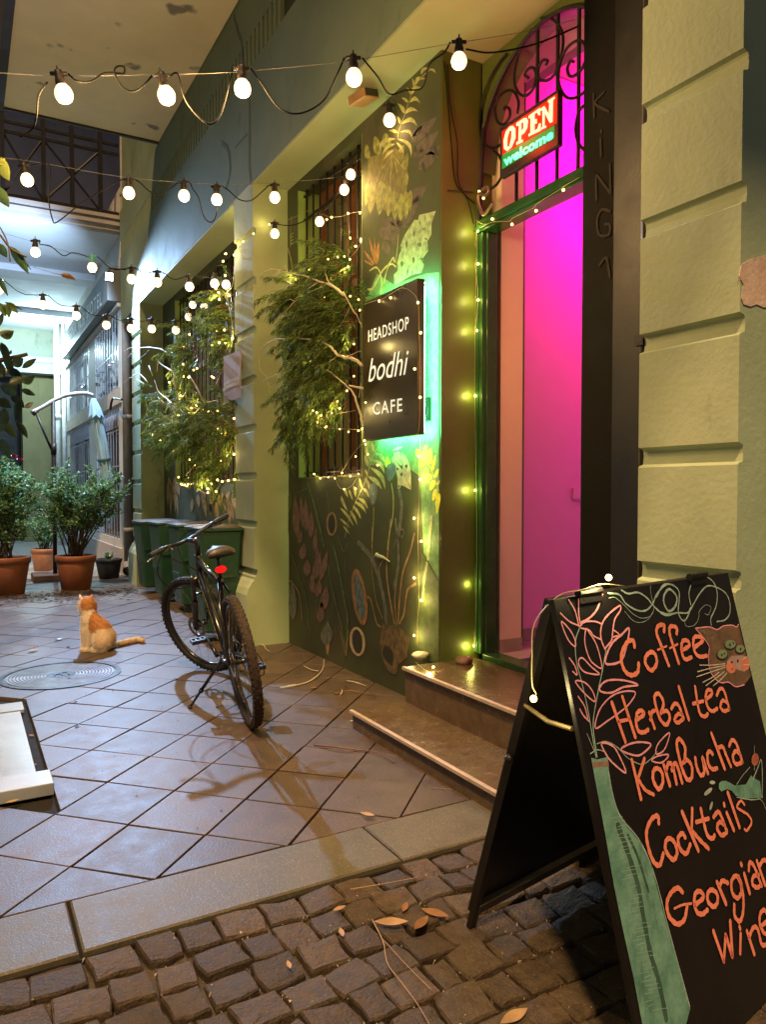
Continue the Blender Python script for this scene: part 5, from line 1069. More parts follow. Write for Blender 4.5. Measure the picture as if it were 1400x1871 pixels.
base3 = [(480 + x / 4.68, 400 + y / 4.68) for x, y in [(280, 520), (590, 515), (525, 665), (560, 1015), (405, 1220), (350, 1110), (640, 325), (700, 320), (745, 345), (560, 345), (750, 660), (820, 690), (780, 1070), (830, 780), (720, 1470), (780, 1345), (660, 1620), (640, 1560), (460, 1655), (430, 1640), (500, 1680), (590, 1660), (470, 1740), (545, 1775), (730, 410), (880, 1570)]]
fairy('sparse fairy lights threaded through the near window greenery', [[p9(530, 640), p9(560, 690), p9(600, 640), p9(640, 560)], [p9(560, 780), p9(600, 760), p9(650, 750)]], [p9(*p) for p in base3], r=.006, power=1.4, step=4)

# bird poster behind the far greenery
a = atX(395, 730, 2.50); b = MB(); c0, c1, c2_, c3 = [atX(*p, 2.20) for p in ((408, 652), (438, 640), (438, 726), (408, 738))]
pst = MB(); pst.prism([c0, c1, c2_, c3], Vector((.012, 0, 0)))
ps_ = pst.build('poster_board', mat('pinkish_poster', (.52, .42, .40), (.40, .3, .27), 12, .6, .1, 60)); tag(ps_, 'pale pinkish poster board beside the far greenery', 'poster')
q = MB(); 
for k in range(2): q.ribbon([atX(*p, 2.20) + NX * .002 for p in ((409 + k, 712 - k * 8), (418, 706 - k * 8), (428, 702 - k * 8), (437, 700 - k * 8))], .035, NX, .001)
q.build('pale_band', mat('poster_pale_band', (.75, .65, .55), None, 30, .6, .1, 60), ps_)

# ================================================================== small fixtures on the front
a = atZ(640, 182, ZS - .02); bxs = thing('sensor_box', 'brown sensor box mounted under the beam beside a bulb', 'sensor box', (2.47, 4.6, 4.06))  # small brown sensor box on the recess soffit
c_ = atZ(664, 178, 4.03)
b = MB(); b.M = Matrix.Translation(c_) @ Matrix.Rotation(R(12), 4, 'Z') @ Matrix.Rotation(R(-14), 4, 'Y'); b.box(-.065, .065, -.085, .085, -.03, .03); b.build('housing', mat('brown_housing', (.42, .25, .11), (.3, .17, .07), 10, .4, .1, 60), bxs, bevel=.006)
b = MB(); b.tube([c_ + Vector((.02, .02, .02)), c_ + Vector((.02, .02, .09))], .018, 8); b.build('arm', M['wood'], bxs)
b = MB(); b.M = Matrix.Translation(c_) @ Matrix.Rotation(R(12), 4, 'Z') @ Matrix.Rotation(R(-14), 4, 'Y'); b.box(-.055, .055, -.091, -.086, -.022, .022); b.build('lens', M['glass'], bxs)
cb = MB(); cb.tube(smooth_path([atY(*p, 3.855) for p in ((812, 112), (815, 140), (820, 200), (825, 260), (832, 330), (850, 356), (868, 372))], 5), .0035, 5)
tag(cb.build('cable', cablem, smooth=True), 'thin dark cable running down the orange lit door reveal', 'cable')
cb = MB(); cb.tube(smooth_path([atY(*p, 3.853) for p in ((818, 118), (823, 190), (836, 260), (838, 330), (856, 368), (866, 410))], 5), .003, 5)
tag(cb.build('cable', cablem, smooth=True), 'second thin cable hanging beside the first on the door reveal', 'cable')
cb = MB(); cb.tube([atY(818, 348, 3.85), atY(866, 351, 3.85)], .003, 5); tag(cb.build('rod', M['iron'], smooth=True), 'short thin iron rod across the door reveal at transom height', 'rod')
# conduit at the near pilaster
cd = thing('conduit', 'thin dark conduit clipped up the edge of the near pilaster', 'conduit', (XM - .02, 2.03, 0))
b = MB(); b.tube([(XP + .045, 2.032, .33), (XP + .045, 2.032, ZS - .03)], .014, 8); b.build('pipe', mat('dark_olive_pipe', (.06, .05, .03), None, 10, .4, .1, 60), cd, smooth=True)
for z_ in (1.98, .85): b = MB(); b.box(XP + .02, XP + .07, 2.014, 2.055, z_ - .02, z_ + .02); b.build('clip', M['iron'], cd)
# ================================================================== bicycle
RW = .365; WBZ = 1.25; BS = 1.085
bk = thing('bicycle', 'black mountain bicycle with yellow frame decals leaning on its kickstand', 'bicycle', (0, 0, 0), local=True)
bk_loc = Vector((1.478, 4.20, 0)); bk_rot = (R(-8.5), 0, R(90 - 7.0))
bk.location = bk_loc; bk.rotation_euler = bk_rot; bk.scale = (BS, BS, BS)
BKM = Matrix.Translation(bk_loc) @ Matrix.Rotation(bk_rot[2], 4, 'Z') @ Matrix.Rotation(bk_rot[0], 4, 'X') @ Matrix.Scale(BS, 4)
to_l = lambda p: BKM.inverted() @ Vector(p)
framem = mat('gloss_black_frame', (.012, .011, .011), None, 9, .22, .05, 60, rvar=.04, spec=.7); tyrem = mat('dusty_tyre', (.045, .028, .018), (.02, .013, .010), 26, .8, .4, 90)
tyref = mat('black_tyre', (.010, .010, .011), None, 26, .75, .3, 90); chrome = mat('dull_alloy', (.30, .29, .28), None, 20, .28, .1, 90, metal=.9); spokem = mat('spoke_steel', (.45, .42, .36), None, 20, .25, 0, 90, metal=.9)
decal = mat('yellow_decal', (.45, .40, .12), (.2, .18, .06), 30, .4, 0, 90)
ax_p = Vector((WBZ - .05, 0, RW)); ax_d = Vector((-.36, 0, .933)).normalized()
STEER = Matrix.Translation(ax_p) @ Matrix.Rotation(R(35), 4, ax_d) @ Matrix.Translation(-ax_p)
def wheel(cx, MM, tm, hubw, disc_side=1):
    def mb(): q = MB(); q.M = MM; return q
    rim = mb(); n = 48
    ring = lambda r, y=0, k=n: [(cx + r * math.cos(2 * math.pi * i / k), y, RW + r * math.sin(2 * math.pi * i / k)) for i in range(k)]
    rim.lathe([(RW - .050, -.012), (RW - .062, -.010), (RW - .066, 0), (RW - .062, .010), (RW - .050, .012), (RW - .044, .010), (RW - .044, -.010), (RW - .050, -.012)], (cx, 0, RW), (0, 1, 0), 48)
    # lathe caps would fill the wheel, so drop the two cap faces
    rim.f = [f for f in rim.f if len(f) <= 4]
    wo_ = rim.build('wheel', framem, bk, smooth=True)
    ty = mb(); ty.tube(ring(RW - .028), .027, 10, closed=True)
    for i in range(66):
        a = 2 * math.pi * i / 66
        for (yy, da, rr) in ((-.019, .0, RW - .009), (.019, .0, RW - .009), (-.006 if i % 2 else .006, .045, RW - .003)):
            aa = a + da; c = Vector((cx + rr * math.cos(aa), yy, RW + rr * math.sin(aa))); t_ = Vector((-math.sin(aa), 0, math.cos(aa))) * .009; n_ = Vector((math.cos(aa), 0, math.sin(aa))) * .006; s_ = Vector((0, .0055, 0))
            ty._add([c - t_ - s_ - n_, c + t_ - s_ - n_, c + t_ + s_ - n_, c - t_ + s_ - n_, c - t_ * .8 - s_ + n_ * .4, c + t_ * .8 - s_ + n_ * .4, c + t_ * .8 + s_ + n_ * .4, c - t_ * .8 + s_ + n_ * .4], [(4, 5, 6, 7), (0, 1, 5, 4), (1, 2, 6, 5), (2, 3, 7, 6), (3, 0, 4, 7)])
    ty.build('tyre', tm, wo_, smooth=False)
    hb = mb(); hb.lathe([(.008, -hubw), (.024, -hubw + .004), (.024, -hubw + .010), (.014, -hubw + .014), (.014, hubw - .014), (.024, hubw - .010), (.024, hubw - .004), (.008, hubw)], (cx, 0, RW), (0, 1, 0), 14); hb.build('hub', framem, wo_, smooth=True)
    sp = mb()
    for i in range(28):
        a = 2 * math.pi * i / 28; sd = 1 if i % 2 else -1; a2 = a + (.5 if (i // 2) % 2 else -.5)
        sp.tube([(cx + .022 * math.cos(a2), sd * (hubw - .007), RW + .022 * math.sin(a2)), (cx + (RW - .062) * math.cos(a), 0, RW + (RW - .062) * math.sin(a))], .0011, 4)
    sp.build('spokes', spokem, wo_, kind='stuff')
    ds = mb(); ds.lathe([(.08, -.001), (.08, .001), (.055, .001), (.055, -.001), (.08, -.001)], (cx, disc_side * (hubw - .012), RW), (0, 1, 0), 30); ds.f = [f for f in ds.f if len(f) <= 4]
    for i in range(6):
        a = math.pi * i / 3; ds.tube([(cx, disc_side * (hubw - .012), RW), (cx + .058 * math.cos(a), disc_side * (hubw - .012), RW + .058 * math.sin(a))], .003, 4)
    ds.build('brake_disc', chrome, wo_)
I4 = Matrix.Identity(4)
wheel(0, I4, tyrem, .062); wheel(WBZ, STEER, tyref, .05)
BBp = Vector((.445, 0, .315)); ST = Vector((.265, 0, .80)); HTb = ax_p + ax_d * .40; HTt = ax_p + ax_d * .53
fm = MB()
fm.tube([BBp, ST], .018, 10); fm.tube([Vector(ST) - Vector((-.01, 0, .05)), HTt - ax_d * .02 - Vector((.012, 0, 0))], [.016, .02], 10); fm.tube([BBp, (BBp + HTb) / 2 + Vector((0, 0, .02)), HTb + ax_d * .02 - Vector((.012, 0, 0))], [.021, .025, .023], 10); fm.tube([HTb - ax_d * .01, HTt + ax_d * .01], .024, 12)
for s_ in (-1, 1):
    fm.tube([BBp + Vector((-.02, s_ * .03, 0)), Vector((.25, s_ * .058, .33)), Vector((.0, s_ * .068, RW))], [.011, .010, .009], 8)
    fm.tube([ST + Vector((0, s_ * .014, -.03)), Vector((.15, s_ * .045, .66)), Vector((.0, s_ * .068, RW))], [.010, .009, .008], 8)
fm.tube([BBp - Vector((0, .045, 0)), BBp + Vector((0, .045, 0))], .024, 12)
fm.build('frame', framem, bk, smooth=True)
for k in range(9):
    t0 = .14 + k * .085; a0 = lerp(BBp, HTb, t0); a1 = lerp(BBp, HTb, t0 + .066); up = Vector((-.4, 0, .9)).normalized()
    for s_ in (-1, 1):
        dc = MB(); y_ = Vector((0, s_ * .0262, .012 + .02 * (1 - abs(t0 - .5) * 2))); dc.prism([a0 + y_ - up * .011, a1 + y_ - up * .011, a1 + y_ + up * .006, a0 + y_ + up * .011], (0, s_ * .001, 0)); dc.build('decal', decal, bk)
sp = MB(); sp.tube([ST - Vector((-.02, 0, .05)), ST + Vector((-.058, 0, .135))], .0135, 10); sp.build('seat_post', framem, bk, smooth=True)
# saddle
sd = MB(); prof = [(-.14, .075, .0), (-.12, .082, .012), (-.07, .078, .016), (0, .045, .010), (.06, .026, .006), (.11, .020, .004), (.14, .014, -.004)]
rings = []
SO = ST + Vector((-.045, 0, .165))
for (x_, hw, zz) in prof:
    rings.append([SO + Vector((x_, hw * math.sin(a), zz + (.012 * math.cos(a) if math.cos(a) > 0 else .032 * math.cos(a)) - .02 * abs(math.sin(a)) ** 3)) for a in [2 * math.pi * k / 14 for k in range(14)]])
vs = [v for r_ in rings for v in r_]; fs = [(i * 14 + k, i * 14 + (k + 1) % 14, (i + 1) * 14 + (k + 1) % 14, (i + 1) * 14 + k) for i in range(len(rings) - 1) for k in range(14)] + [tuple(range(14))[::-1], tuple(range((len(rings) - 1) * 14, len(rings) * 14))]
sd._add(vs, fs); sd.build('saddle', mat('worn_saddle', (.02, .018, .016), (.06, .05, .04), 16, .5, .2, 90), bk, smooth=True)
sr = MB(); [sr.tube([SO + Vector((-.1, s_ * .03, -.02)), SO + Vector((-.02, s_ * .02, -.042)), SO + Vector((.1, s_ * .01, -.01))], .0035, 6) for s_ in (-1, 1)]; sr.build('saddle_rail', chrome, bk)
tl = MB(); c = ST + Vector((-.075, 0, .055)); tl.ball(c, .021, 14, 8, (.7, 1.6, 1.0)); tl.build('tail_light', mat('red_tail_light', (.6, .01, .01), (.45, .0, .0), 30, .15, 0, 60, emis=(1, .01, .01), es=.7), bk, smooth=True)
tb_ = MB(); tb_.box(c.x + .005, c.x + .05, -.012, .012, c.z - .02, c.z + .012); tb_.build('light_bracket', M['black_pl'], bk)
# fork and bars turn with the steering
def smb(): q = MB(); q.M = STEER; return q
fk = smb(); crown = ax_p + ax_d * .375
for s_ in (-1, 1):
    o_ = Vector((0, s_ * .062, 0)); fk.tube([Vector((WBZ, s_ * .056, RW)), Vector((WBZ - .035, s_ * .062, RW + .04)), crown - ax_d * .16 + o_ + Vector((.01, 0, 0))], [.012, .019, .0195], 10); fk.tube([crown - ax_d * .17 + o_ + Vector((.01, 0, 0)), crown + o_ + Vector((.01, 0, 0))], .0145, 10)
fk.tube([crown + Vector((.01, -.075, 0)), crown + Vector((.01, .075, 0))], .021, 10)
a0 = crown - ax_d * .15 + Vector((.03, -.06, .0)); fk.tube([a0, a0 + Vector((.03, .03, .015)), a0 + Vector((.03, .09, .015)), a0 + Vector((0, .12, 0))], .009, 8)
fk.build('fork', framem, bk, smooth=True)
fl = smb(); [fl.ball(crown + Vector((.01, s_ * .062, .024)), .013, 8, 6) for s_ in (-1, 1)]; fl.build('fork_cap', chrome, bk, smooth=True)
hbp = ax_p + ax_d * .645; stem_e = hbp + Vector((.085, 0, .015))
stm = smb(); stm.tube([HTt, hbp + ax_d * .02], .017, 10); stm.tube([hbp - ax_d * .005, stem_e], .017, 10); stm.build('stem', framem, bk, smooth=True)
bar = smb(); bp_ = smooth_path([stem_e + Vector((-.055, -.345, .035)), stem_e + Vector((-.03, -.20, .030)), stem_e + Vector((.0, -.07, .004)), stem_e + Vector((0, .07, .004)), stem_e + Vector((-.03, .20, .030)), stem_e + Vector((-.055, .345, .035))], 4)
bar.tube(bp_, .0125, 10); bar.build('handlebar', framem, bk, smooth=True)
for s_ in (-1, 1):
    gpn = smb(); e = stem_e + Vector((-.056, s_ * .355, .035)); e2_ = stem_e + Vector((-.036, s_ * .235, .031)); gpn.tube([e, lerp(e, e2_, .03), lerp(e, e2_, .97), e2_], [.015, .0175, .0165, .018], 12); gpn.build('grip', M['black_pl'], bk, smooth=True)
    lv_ = smb(); c0 = stem_e + Vector((-.028, s_ * .205, .028)); lv_.tube(smooth_path([c0, c0 + Vector((.045, s_ * .01, -.018)), c0 + Vector((.055, s_ * .07, -.03)), c0 + Vector((.045, s_ * .135, -.035))], 4), .006, 6); lv_.ball(c0 + Vector((.01, 0, -.012)), .02, 8, 6, (1.2, .8, .8)); lv_.tube([c0 + Vector((-.005, -s_ * .03, -.01)), c0 + Vector((-.035, -s_ * .02, -.03))], .006, 6); lv_.build('brake_lever', chrome if s_ > 0 else framem, bk, smooth=True)
for k, pts in enumerate(([(.04, .17, .02), (.16, .12, -.04), (.17, .02, -.12), (.06, -.02, -.22), (0, -.03, -.30)], [(.04, -.17, .02), (.15, -.14, .02), (.17, -.04, -.05), (.08, .03, -.20), (.0, .04, -.28)], [(.03, .19, .01), (.10, .24, -.12), (.10, .18, -.26), (.02, .05, -.30), (-.02, .03, -.30)])):
    cbm = smb(); cbm.tube(smooth_path([stem_e + Vector(p) for p in pts], 6), .0028, 6); cbm.build('cable', cablem, bk, smooth=True)
# drivetrain
cr = MB(); cr.lathe([(.088, -.0015), (.088, .0015), (.066, .0015), (.066, -.0015), (.088, -.0015)], BBp + Vector((0, -.052, 0)), (0, 1, 0), 36); cr.f = [f for f in cr.f if len(f) <= 4]
for i in range(4): a = math.pi * i / 2 + .4; cr.tube([BBp + Vector((0, -.052, 0)), BBp + Vector((.07 * math.cos(a), -.052, .07 * math.sin(a)))], .006, 6)
cr.build('chainring', framem, bk)
aL = Vector((.17 * math.cos(.5), 0, .17 * math.sin(.5)))
for s_, dd in ((1, 1), (-1, -1)):
    c0 = BBp + Vector((0, s_ * .06, 0)); c1 = c0 + aL * dd + Vector((0, s_ * .02, 0)); ca = MB(); ca.tube([c0, c1], [.014, .011], 8); cro = ca.build('crank', framem, bk, smooth=True)
    pd = MB(); pc = c1 + Vector((0, s_ * .055, 0)); 
    for u_ in (-.042, .042): pd.box(pc.x + u_ - .006, pc.x + u_ + .006, pc.y - .045, pc.y + .045, pc.z - .011, pc.z + .011)
    for u_ in (-.04, -.013, .013, .04): pd.box(pc.x - .040, pc.x + .040, pc.y + u_ - .004, pc.y + u_ + .004, pc.z - .010, pc.z + .010)
    pd.tube([c1, pc + Vector((0, s_ * .04, 0))], .007, 6); pd.build('pedal', M['black_pl'], bk)
cs_ = MB()
for k, r_ in enumerate((.055, .049, .043, .037, .031, .026)): cs_.lathe([(r_, -.001), (r_, .001)], (0, -.022 - k * .006, RW), (0, 1, 0), 24)
cs_.build('cassette', chrome, bk)
dr = MB(); dr.tube([(0, -.072, RW), (-.02, -.085, RW - .06), (.015, -.075, RW - .11)], .010, 8); dr.lathe([(.022, -.004), (.022, .004)], (.0, -.058, RW - .065), (0, 1, 0), 14); dr.lathe([(.022, -.004), (.022, .004)], (.03, -.058, RW - .14), (0, 1, 0), 14); dr.tube([(0, -.07, RW - .065), (.03, -.07, RW - .14)], .007, 6); dr.build('derailleur', framem, bk, smooth=True)
drc = MB(); drc.tube(smooth_path([(.06, -.07, RW + .02), (-.02, -.08, RW + .035), (-.075, -.10, RW - .01), (-.06, -.10, RW - .08), (-.01, -.09, RW - .10)], 5), .003, 6); drc.build('gear_cable', cablem, bk, smooth=True)
ch = MB(); ch.tube([(0, -.045, RW + .045), BBp + Vector((0, -.05, .086))], .0035, 4); ch.tube([(.03, -.055, RW - .155), BBp + Vector((0, -.05, -.086))], .0035, 4); ch.build('chain', chrome, bk)
ks0 = Vector((.26, .065, .33)); ksg = to_l(atZ(347, 1292, .006)); km = lerp(ks0, ksg, .62)
ks = MB(); ks.tube([ks0 + Vector((0, -.02, .02)), ks0, km], .010, 8); ks.tube([km, lerp(km, ksg, .1)], .015, 8); ks.tube([km, ksg], .0075, 8); ks.tube([ksg + Vector((-.02, 0, 0)), ksg + Vector((.02, .0, 0))], .011, 8); ks.build('kickstand', framem, bk, smooth=True)

# ================================================================== cat
cb_ = atZ(178, 1188, 0); RV = Vector((math.cos(TH), -math.sin(TH), 0)); DV = Vector((math.sin(TH), math.cos(TH), 0))
def cw(a, dep, z): return cb_ + RV * a + DV * dep + Vector((0, 0, z))
els = [(.055, .00, .105, .090), (.045, -.045, .095, .072), (.045, .05, .095, .072), (.045, 0, .17, .078), (.015, 0, .20, .075), (-.01, 0, .225, .070), (-.035, 0, .255, .064), (-.055, 0, .28, .058), (-.075, -.01, .265, .056), (-.085, 0, .235, .048), (-.075, .005, .315, .050), (-.082, .01, .345, .050),
       (-.095, .022, .390, .070), (-.100, .03, .396, .064), (-.125, .045, .375, .030), (-.115, .065, .368, .026), (-.07, .05, .375, .034)]
for a, dep in ((-.108, -.022), (-.068, -.036)):
    for k in range(8): els.append((a + .010 * (k / 7), dep, .018 + k * .026, .021 + .0022 * k))
    els.append((a - .012, dep - .014, .015, .022))
for k in range(5): els.append((-.01 + .022 * k, -.075 + .005 * k, .022, .024))
tailp = [atZ(*p, .026) for p in ((203, 1178), (212, 1177), (221, 1175), (230, 1173), (239, 1171), (248, 1169), (256, 1169), (262, 1171))]
mbd = bpy.data.metaballs.new('catball'); mbd.resolution = .010; mbd.render_resolution = .010; mbd.threshold = .6
mbo = bpy.data.objects.new('catball', mbd); COL.objects.link(mbo)
for a, dep, z, r_ in els:
    e = mbd.elements.new(); e.co = cw(a, dep, z); e.radius = r_ / .58
for i in range(len(tailp) - 1):
    for t_ in (0, .33, .66):
        e = mbd.elements.new(); e.co = lerp(tailp[i], tailp[i + 1], t_); e.radius = (.021 + .006 * math.sin(i / 7 * 3.1)) / .66
dg_ = bpy.context.evaluated_depsgraph_get(); cme = bpy.data.meshes.new_from_object(mbo.evaluated_get(dg_)); bpy.data.objects.remove(mbo)
cv = [v.co.copy() for v in cme.vertices]; cfz = [tuple(p.vertices) for p in cme.polygons]; nrmv = [v.normal.copy() for v in cme.vertices]
def cat_col(p):
    q = p - cb_; a = q.dot(RV); dep = q.dot(DV); z = q.z; n1 = mnoise.noise(p * 14) * .05 + mnoise.noise(p * 45) * .018; n2 = mnoise.noise(p * 80)
    orange = Vector((.46, .20, .06)) * (1 + .15 * math.sin(z * 190 + a * 120 + n2 * 3)); white = Vector((.74, .64, .50)); tan = Vector((.60, .40, .20)); c = white
    if z > .355 + n1 * .5 and a > -.118 + n1: c = orange
    if z < .34 and a > -.045 + n1 and z > .19 + n1 * 2 - a * .5: c = orange
    if z < .20 and a > .02 and z > .05: c = white * .55 + tan * .45
    if a > .135: c = (tan * .6 + white * .4) * (1 + .12 * math.sin(a * 150))
    return (max(0, c.x) * (1 + n2 * .15), max(0, c.y) * (1 + n2 * .15), max(0, c.z) * (1 + n2 * .15), 1)
catm = bpy.data.materials.new('cat_fur'); catm.use_nodes = True; cn = catm.node_tree.nodes; at_ = cn.new('ShaderNodeVertexColor'); at_.layer_name = 'Col'; catm.node_tree.links.new(at_.outputs[0], cn['Principled BSDF'].inputs['Base Color']); cn['Principled BSDF'].inputs['Roughness'].default_value = .9
if 'Sheen Weight' in cn['Principled BSDF'].inputs: cn['Principled BSDF'].inputs['Sheen Weight'].default_value = .2
def colour_mesh(o, org):
    me = o.data; ca_ = me.color_attributes.new('Col', 'FLOAT_COLOR', 'POINT')
    for i, v in enumerate(me.vertices): ca_.data[i].color = cat_col(v.co + org)
ct = thing('cat', 'orange and white cat sitting on the paving with its head turned away', 'cat', tuple(cb_))
q = MB(); q._add(cv, cfz)
for a, dep, tilt in ((-.140, .012, -.014), (-.066, .022, .010)):      # ears
    c0 = cw(a, dep, .456); q._add([c0 + RV * -.028 + Vector((0, 0, -.016)), c0 + RV * .028 + Vector((0, 0, -.016)), c0 + DV * .024 + Vector((0, 0, -.010)), c0 + DV * -.010 + Vector((0, 0, -.008)), c0 + RV * tilt * 1.3 + Vector((0, 0, .036))], [(0, 3, 4), (3, 1, 4), (1, 2, 4), (2, 0, 4), (0, 2, 1, 3)])
co_ = q.build('body', catm, ct, smooth=True); colour_mesh(co_, cb_)
q = MB(); rc = random.Random(9)
for i in range(26000):
    k = rc.randrange(len(cfz)); f = cfz[k]; w_ = [rc.random() for _ in f]; s_ = sum(w_); p = sum((cv[j] * (w_[m_] / s_) for m_, j in enumerate(f)), Vector()); n_ = nrmv[f[0]]
    dn = (n_ * .55 + Vector((0, 0, -.8)) + Vector([rc.uniform(-.3, .3) for _ in range(3)])).normalized()
    if (p - cb_).dot(RV) > .13: dn = (n_ * .7 + RV * .7 + Vector([rc.uniform(-.3, .3) for _ in range(3)])).normalized()
    L_ = rc.uniform(.008, .019); sd_ = dn.cross(n_).normalized() * .0009 if dn.cross(n_).length > .01 else Vector((.0009, 0, 0))
    q._add([p - sd_, p + sd_, p + dn * L_ + n_ * .004], [(0, 1, 2)])
fo = q.build('fur', catm, ct, kind='stuff'); colour_mesh(fo, cb_)
q = MB()
for a, dep in ((-.145, .052), (-.128, .075)): q.ball(cw(a, dep, .392), .008, 8, 6)
q.build('eyes', mat('cat_eye', (.25, .3, .05), None, 20, .1, 0, 60), ct, smooth=True)
q = MB(); q.ball(cw(-.135, .086, .370), .006, 8, 6); q.build('nose', mat('cat_nose', (.5, .2, .17), None, 20, .5, 0, 60), ct, smooth=True)

# ================================================================== wheeled bins
bing = mat('green_bin_plastic', (.020, .070, .036), (.014, .05, .028), 3, .42, .12, 70, rvar=.08, dirt=((.06, .08, .05), 5, .6, .3)); bing2 = mat('bin_lid', (.06, .044, .022), (.04, .03, .016), 4, .65, .1, 70)
def wbin(x0, x1, y0, y1, h, label):
    t = thing('wheeled_bin', label, 'bin', ((x0 + x1) / 2, (y0 + y1) / 2, 0), 'wheeled bins against the cafe wall')
    tx, ty = (x1 - x0) * .13, (y1 - y0) * .14; zb_, zt_ = .09, h - .05
    q = MB(); q._add([(x0 + tx, y0 + ty, zb_), (x1 - tx, y0 + ty, zb_), (x1 - tx, y1 - ty, zb_), (x0 + tx, y1 - ty, zb_), (x0, y0, zt_), (x1, y0, zt_), (x1, y1, zt_), (x0, y1, zt_)], [(0, 3, 2, 1), (4, 5, 6, 7), (0, 1, 5, 4), (1, 2, 6, 5), (2, 3, 7, 6), (3, 0, 4, 7)]); q.build('body', bing, t, bevel=.02)
    q = MB(); q.box(x0 - .015, x1 + .015, y0 - .015, y1 + .015, zt_ + .001, zt_ + .028); q.build('rim', bing, t, bevel=.006)
    q = MB(); q._add([(x0 - .02, y0 - .02, zt_ + .029), (x1 + .02, y0 - .02, zt_ + .029), (x1 + .02, y1 + .02, zt_ + .029), (x0 - .02, y1 + .02, zt_ + .029), (x0 + .04, y0 + .04, h - .004), (x1 - .03, y0 + .04, h + .004), (x1 - .03, y1 - .04, h + .004), (x0 + .04, y1 - .04, h - .004)], [(0, 3, 2, 1), (4, 5, 6, 7), (0, 1, 5, 4), (1, 2, 6, 5), (2, 3, 7, 6), (3, 0, 4, 7)]); q.build('lid', bing2, t, bevel=.01)
    for yy in (y0 + ty + .02, y1 - ty - .02): q = MB(); q.lathe([(.095, -.02), (.10, -.012), (.10, .012), (.095, .02)], (x1 - tx + .01, yy, .10), (0, 1, 0), 20); q.build('wheel', M['black_pl'], t)
    q = MB(); q.box(x0 + tx * .4, x0 + tx * .4 + .012, y0 + .1, y1 - .1, .42, .46); q.build('rib', bing, t)
    q = MB(); q.box(x0 + .06, x1 - .06, y0 + .012, y0 + .022, .60, .63); q.build('rib', bing, t)
wbin(1.86, 2.245, 6.60, 7.12, 1.075, 'nearest green wheeled bin, close behind the bicycle against the pilaster')
wbin(2.10, 2.56, 8.35, 8.85, 1.03, 'second green wheeled bin from the bicycle, under the far window')
wbin(2.07, 2.56, 9.25, 9.75, 1.02, 'third green wheeled bin from the bicycle')
wbin(2.05, 2.56, 10.15, 10.65, 1.0, 'farthest green wheeled bin beside the far pilaster')

# ================================================================== potted shrubs
terra = mat('terracotta_pot', (.30, .105, .045), (.22, .075, .035), 5, .6, .25, 60, dirt=((.2, .12, .08), 7, .62, .4)); soil = mat('dark_soil', (.03, .02, .014), None, 40, .95, .6, 120)
lg = [mat('leaf_green_dark', (.07, .17, .065), (.045, .11, .045), 20, .45, 0, 50), mat('leaf_green_mid', (.16, .32, .13), (.11, .23, .09), 20, .42, 0, 50), mat('leaf_green_pale', (.34, .52, .30), (.24, .40, .20), 20, .42, 0, 50)]
for _m in lg: translucent(_m)
bark = mat('dark_bark', (.055, .038, .026), (.03, .022, .016), 30, .85, .4, 90)
def pot(t, c, rt, rb, h, m_):
    q = MB(); q.lathe([(rb * .9, .0), (rb, .01), (rt * .94, h * .80), (rt * .94, h * .82), (rt, h * .83), (rt * 1.02, h * .97), (rt, h), (rt * .9, h), (rt * .88, h * .9)], c, n=36); q.f = [f for f in q.f if len(f) <= 4]; q.build('pot', m_, t, smooth=True)
    q = MB(); q.lathe([(rt * .9, h * .88), (.01, h * .9)], c, n=24); q.build('soil', soil, t)
def leaf3(mbs, p, d, L_, wd, rnd):
    d = d.normalized(); s_ = d.cross(Vector([rnd.uniform(-1, 1) for _ in range(3)])).normalized() * wd * .5; up = s_.cross(d).normalized() * L_ * .12
    mbs[0 if rnd.random() < .4 else (1 if rnd.random() < .6 else 2)]._add([p, p + d * L_ * .5 + s_ + up, p + d * L_, p + d * L_ * .5 - s_ + up], [(0, 1, 2), (0, 2, 3)])
def shrub(t, c, base_z, ctr, rad, nst, nleaf, seed, L_=.05, wd=.026, stem_r=.011, bare=.35):
    rnd = random.Random(seed); tips = []; sm = MB(); c = Vector(c); ctr = Vector(ctr)
    for i in range(nst):
        a = rnd.uniform(0, 6.28); r0 = rnd.uniform(.02, .11); p0 = c + Vector((math.cos(a) * r0, math.sin(a) * r0, base_z))
        while True:
            u = Vector([rnd.uniform(-1, 1) for _ in range(3)])
            if u.length < 1: break
        e = ctr + Vector((u.x * rad[0], u.y * rad[1], abs(u.z) * rad[2] * (1 if rnd.random() < .8 else -.6)))
        mid = lerp(p0, e, .45) + Vector((rnd.uniform(-.06, .06), rnd.uniform(-.06, .06), .10))
        P_ = smooth_path([p0, mid, e], 5); sm.tube(P_, [stem_r * (1 - .75 * k / len(P_)) for k in range(len(P_))], 5)
        for b_ in range(5):
            k = rnd.randint(int(len(P_) * bare), len(P_) - 1); s_ = P_[k]; e2__ = s_ + Vector((rnd.uniform(-.2, .2), rnd.uniform(-.2, .2), rnd.uniform(-.02, .2))); sm.tube([s_, lerp(s_, e2__, .5) + Vector((0, 0, .02)), e2__], [.004, .003, .0015], 4); tips.append((s_, e2__))
        tips.append((P_[-3], P_[-1]))
    sm.build('stems', bark, t, smooth=True, kind='stuff'); mbs = [MB(), MB(), MB()]
    for i in range(nleaf):
        a, b_ = rnd.choice(tips); tt = rnd.random(); p = lerp(a, b_, tt) + Vector((rnd.gauss(0, .022), rnd.gauss(0, .022), rnd.gauss(0, .022)))
        leaf3(mbs, p, (b_ - a).normalized() * .6 + Vector([rnd.uniform(-1, 1) for _ in range(3)]), L_ * rnd.uniform(.6, 1.2), wd * rnd.uniform(.7, 1.2), rnd)
    for m_, k in zip(mbs, lg): m_.build('foliage', k, t, kind='stuff')
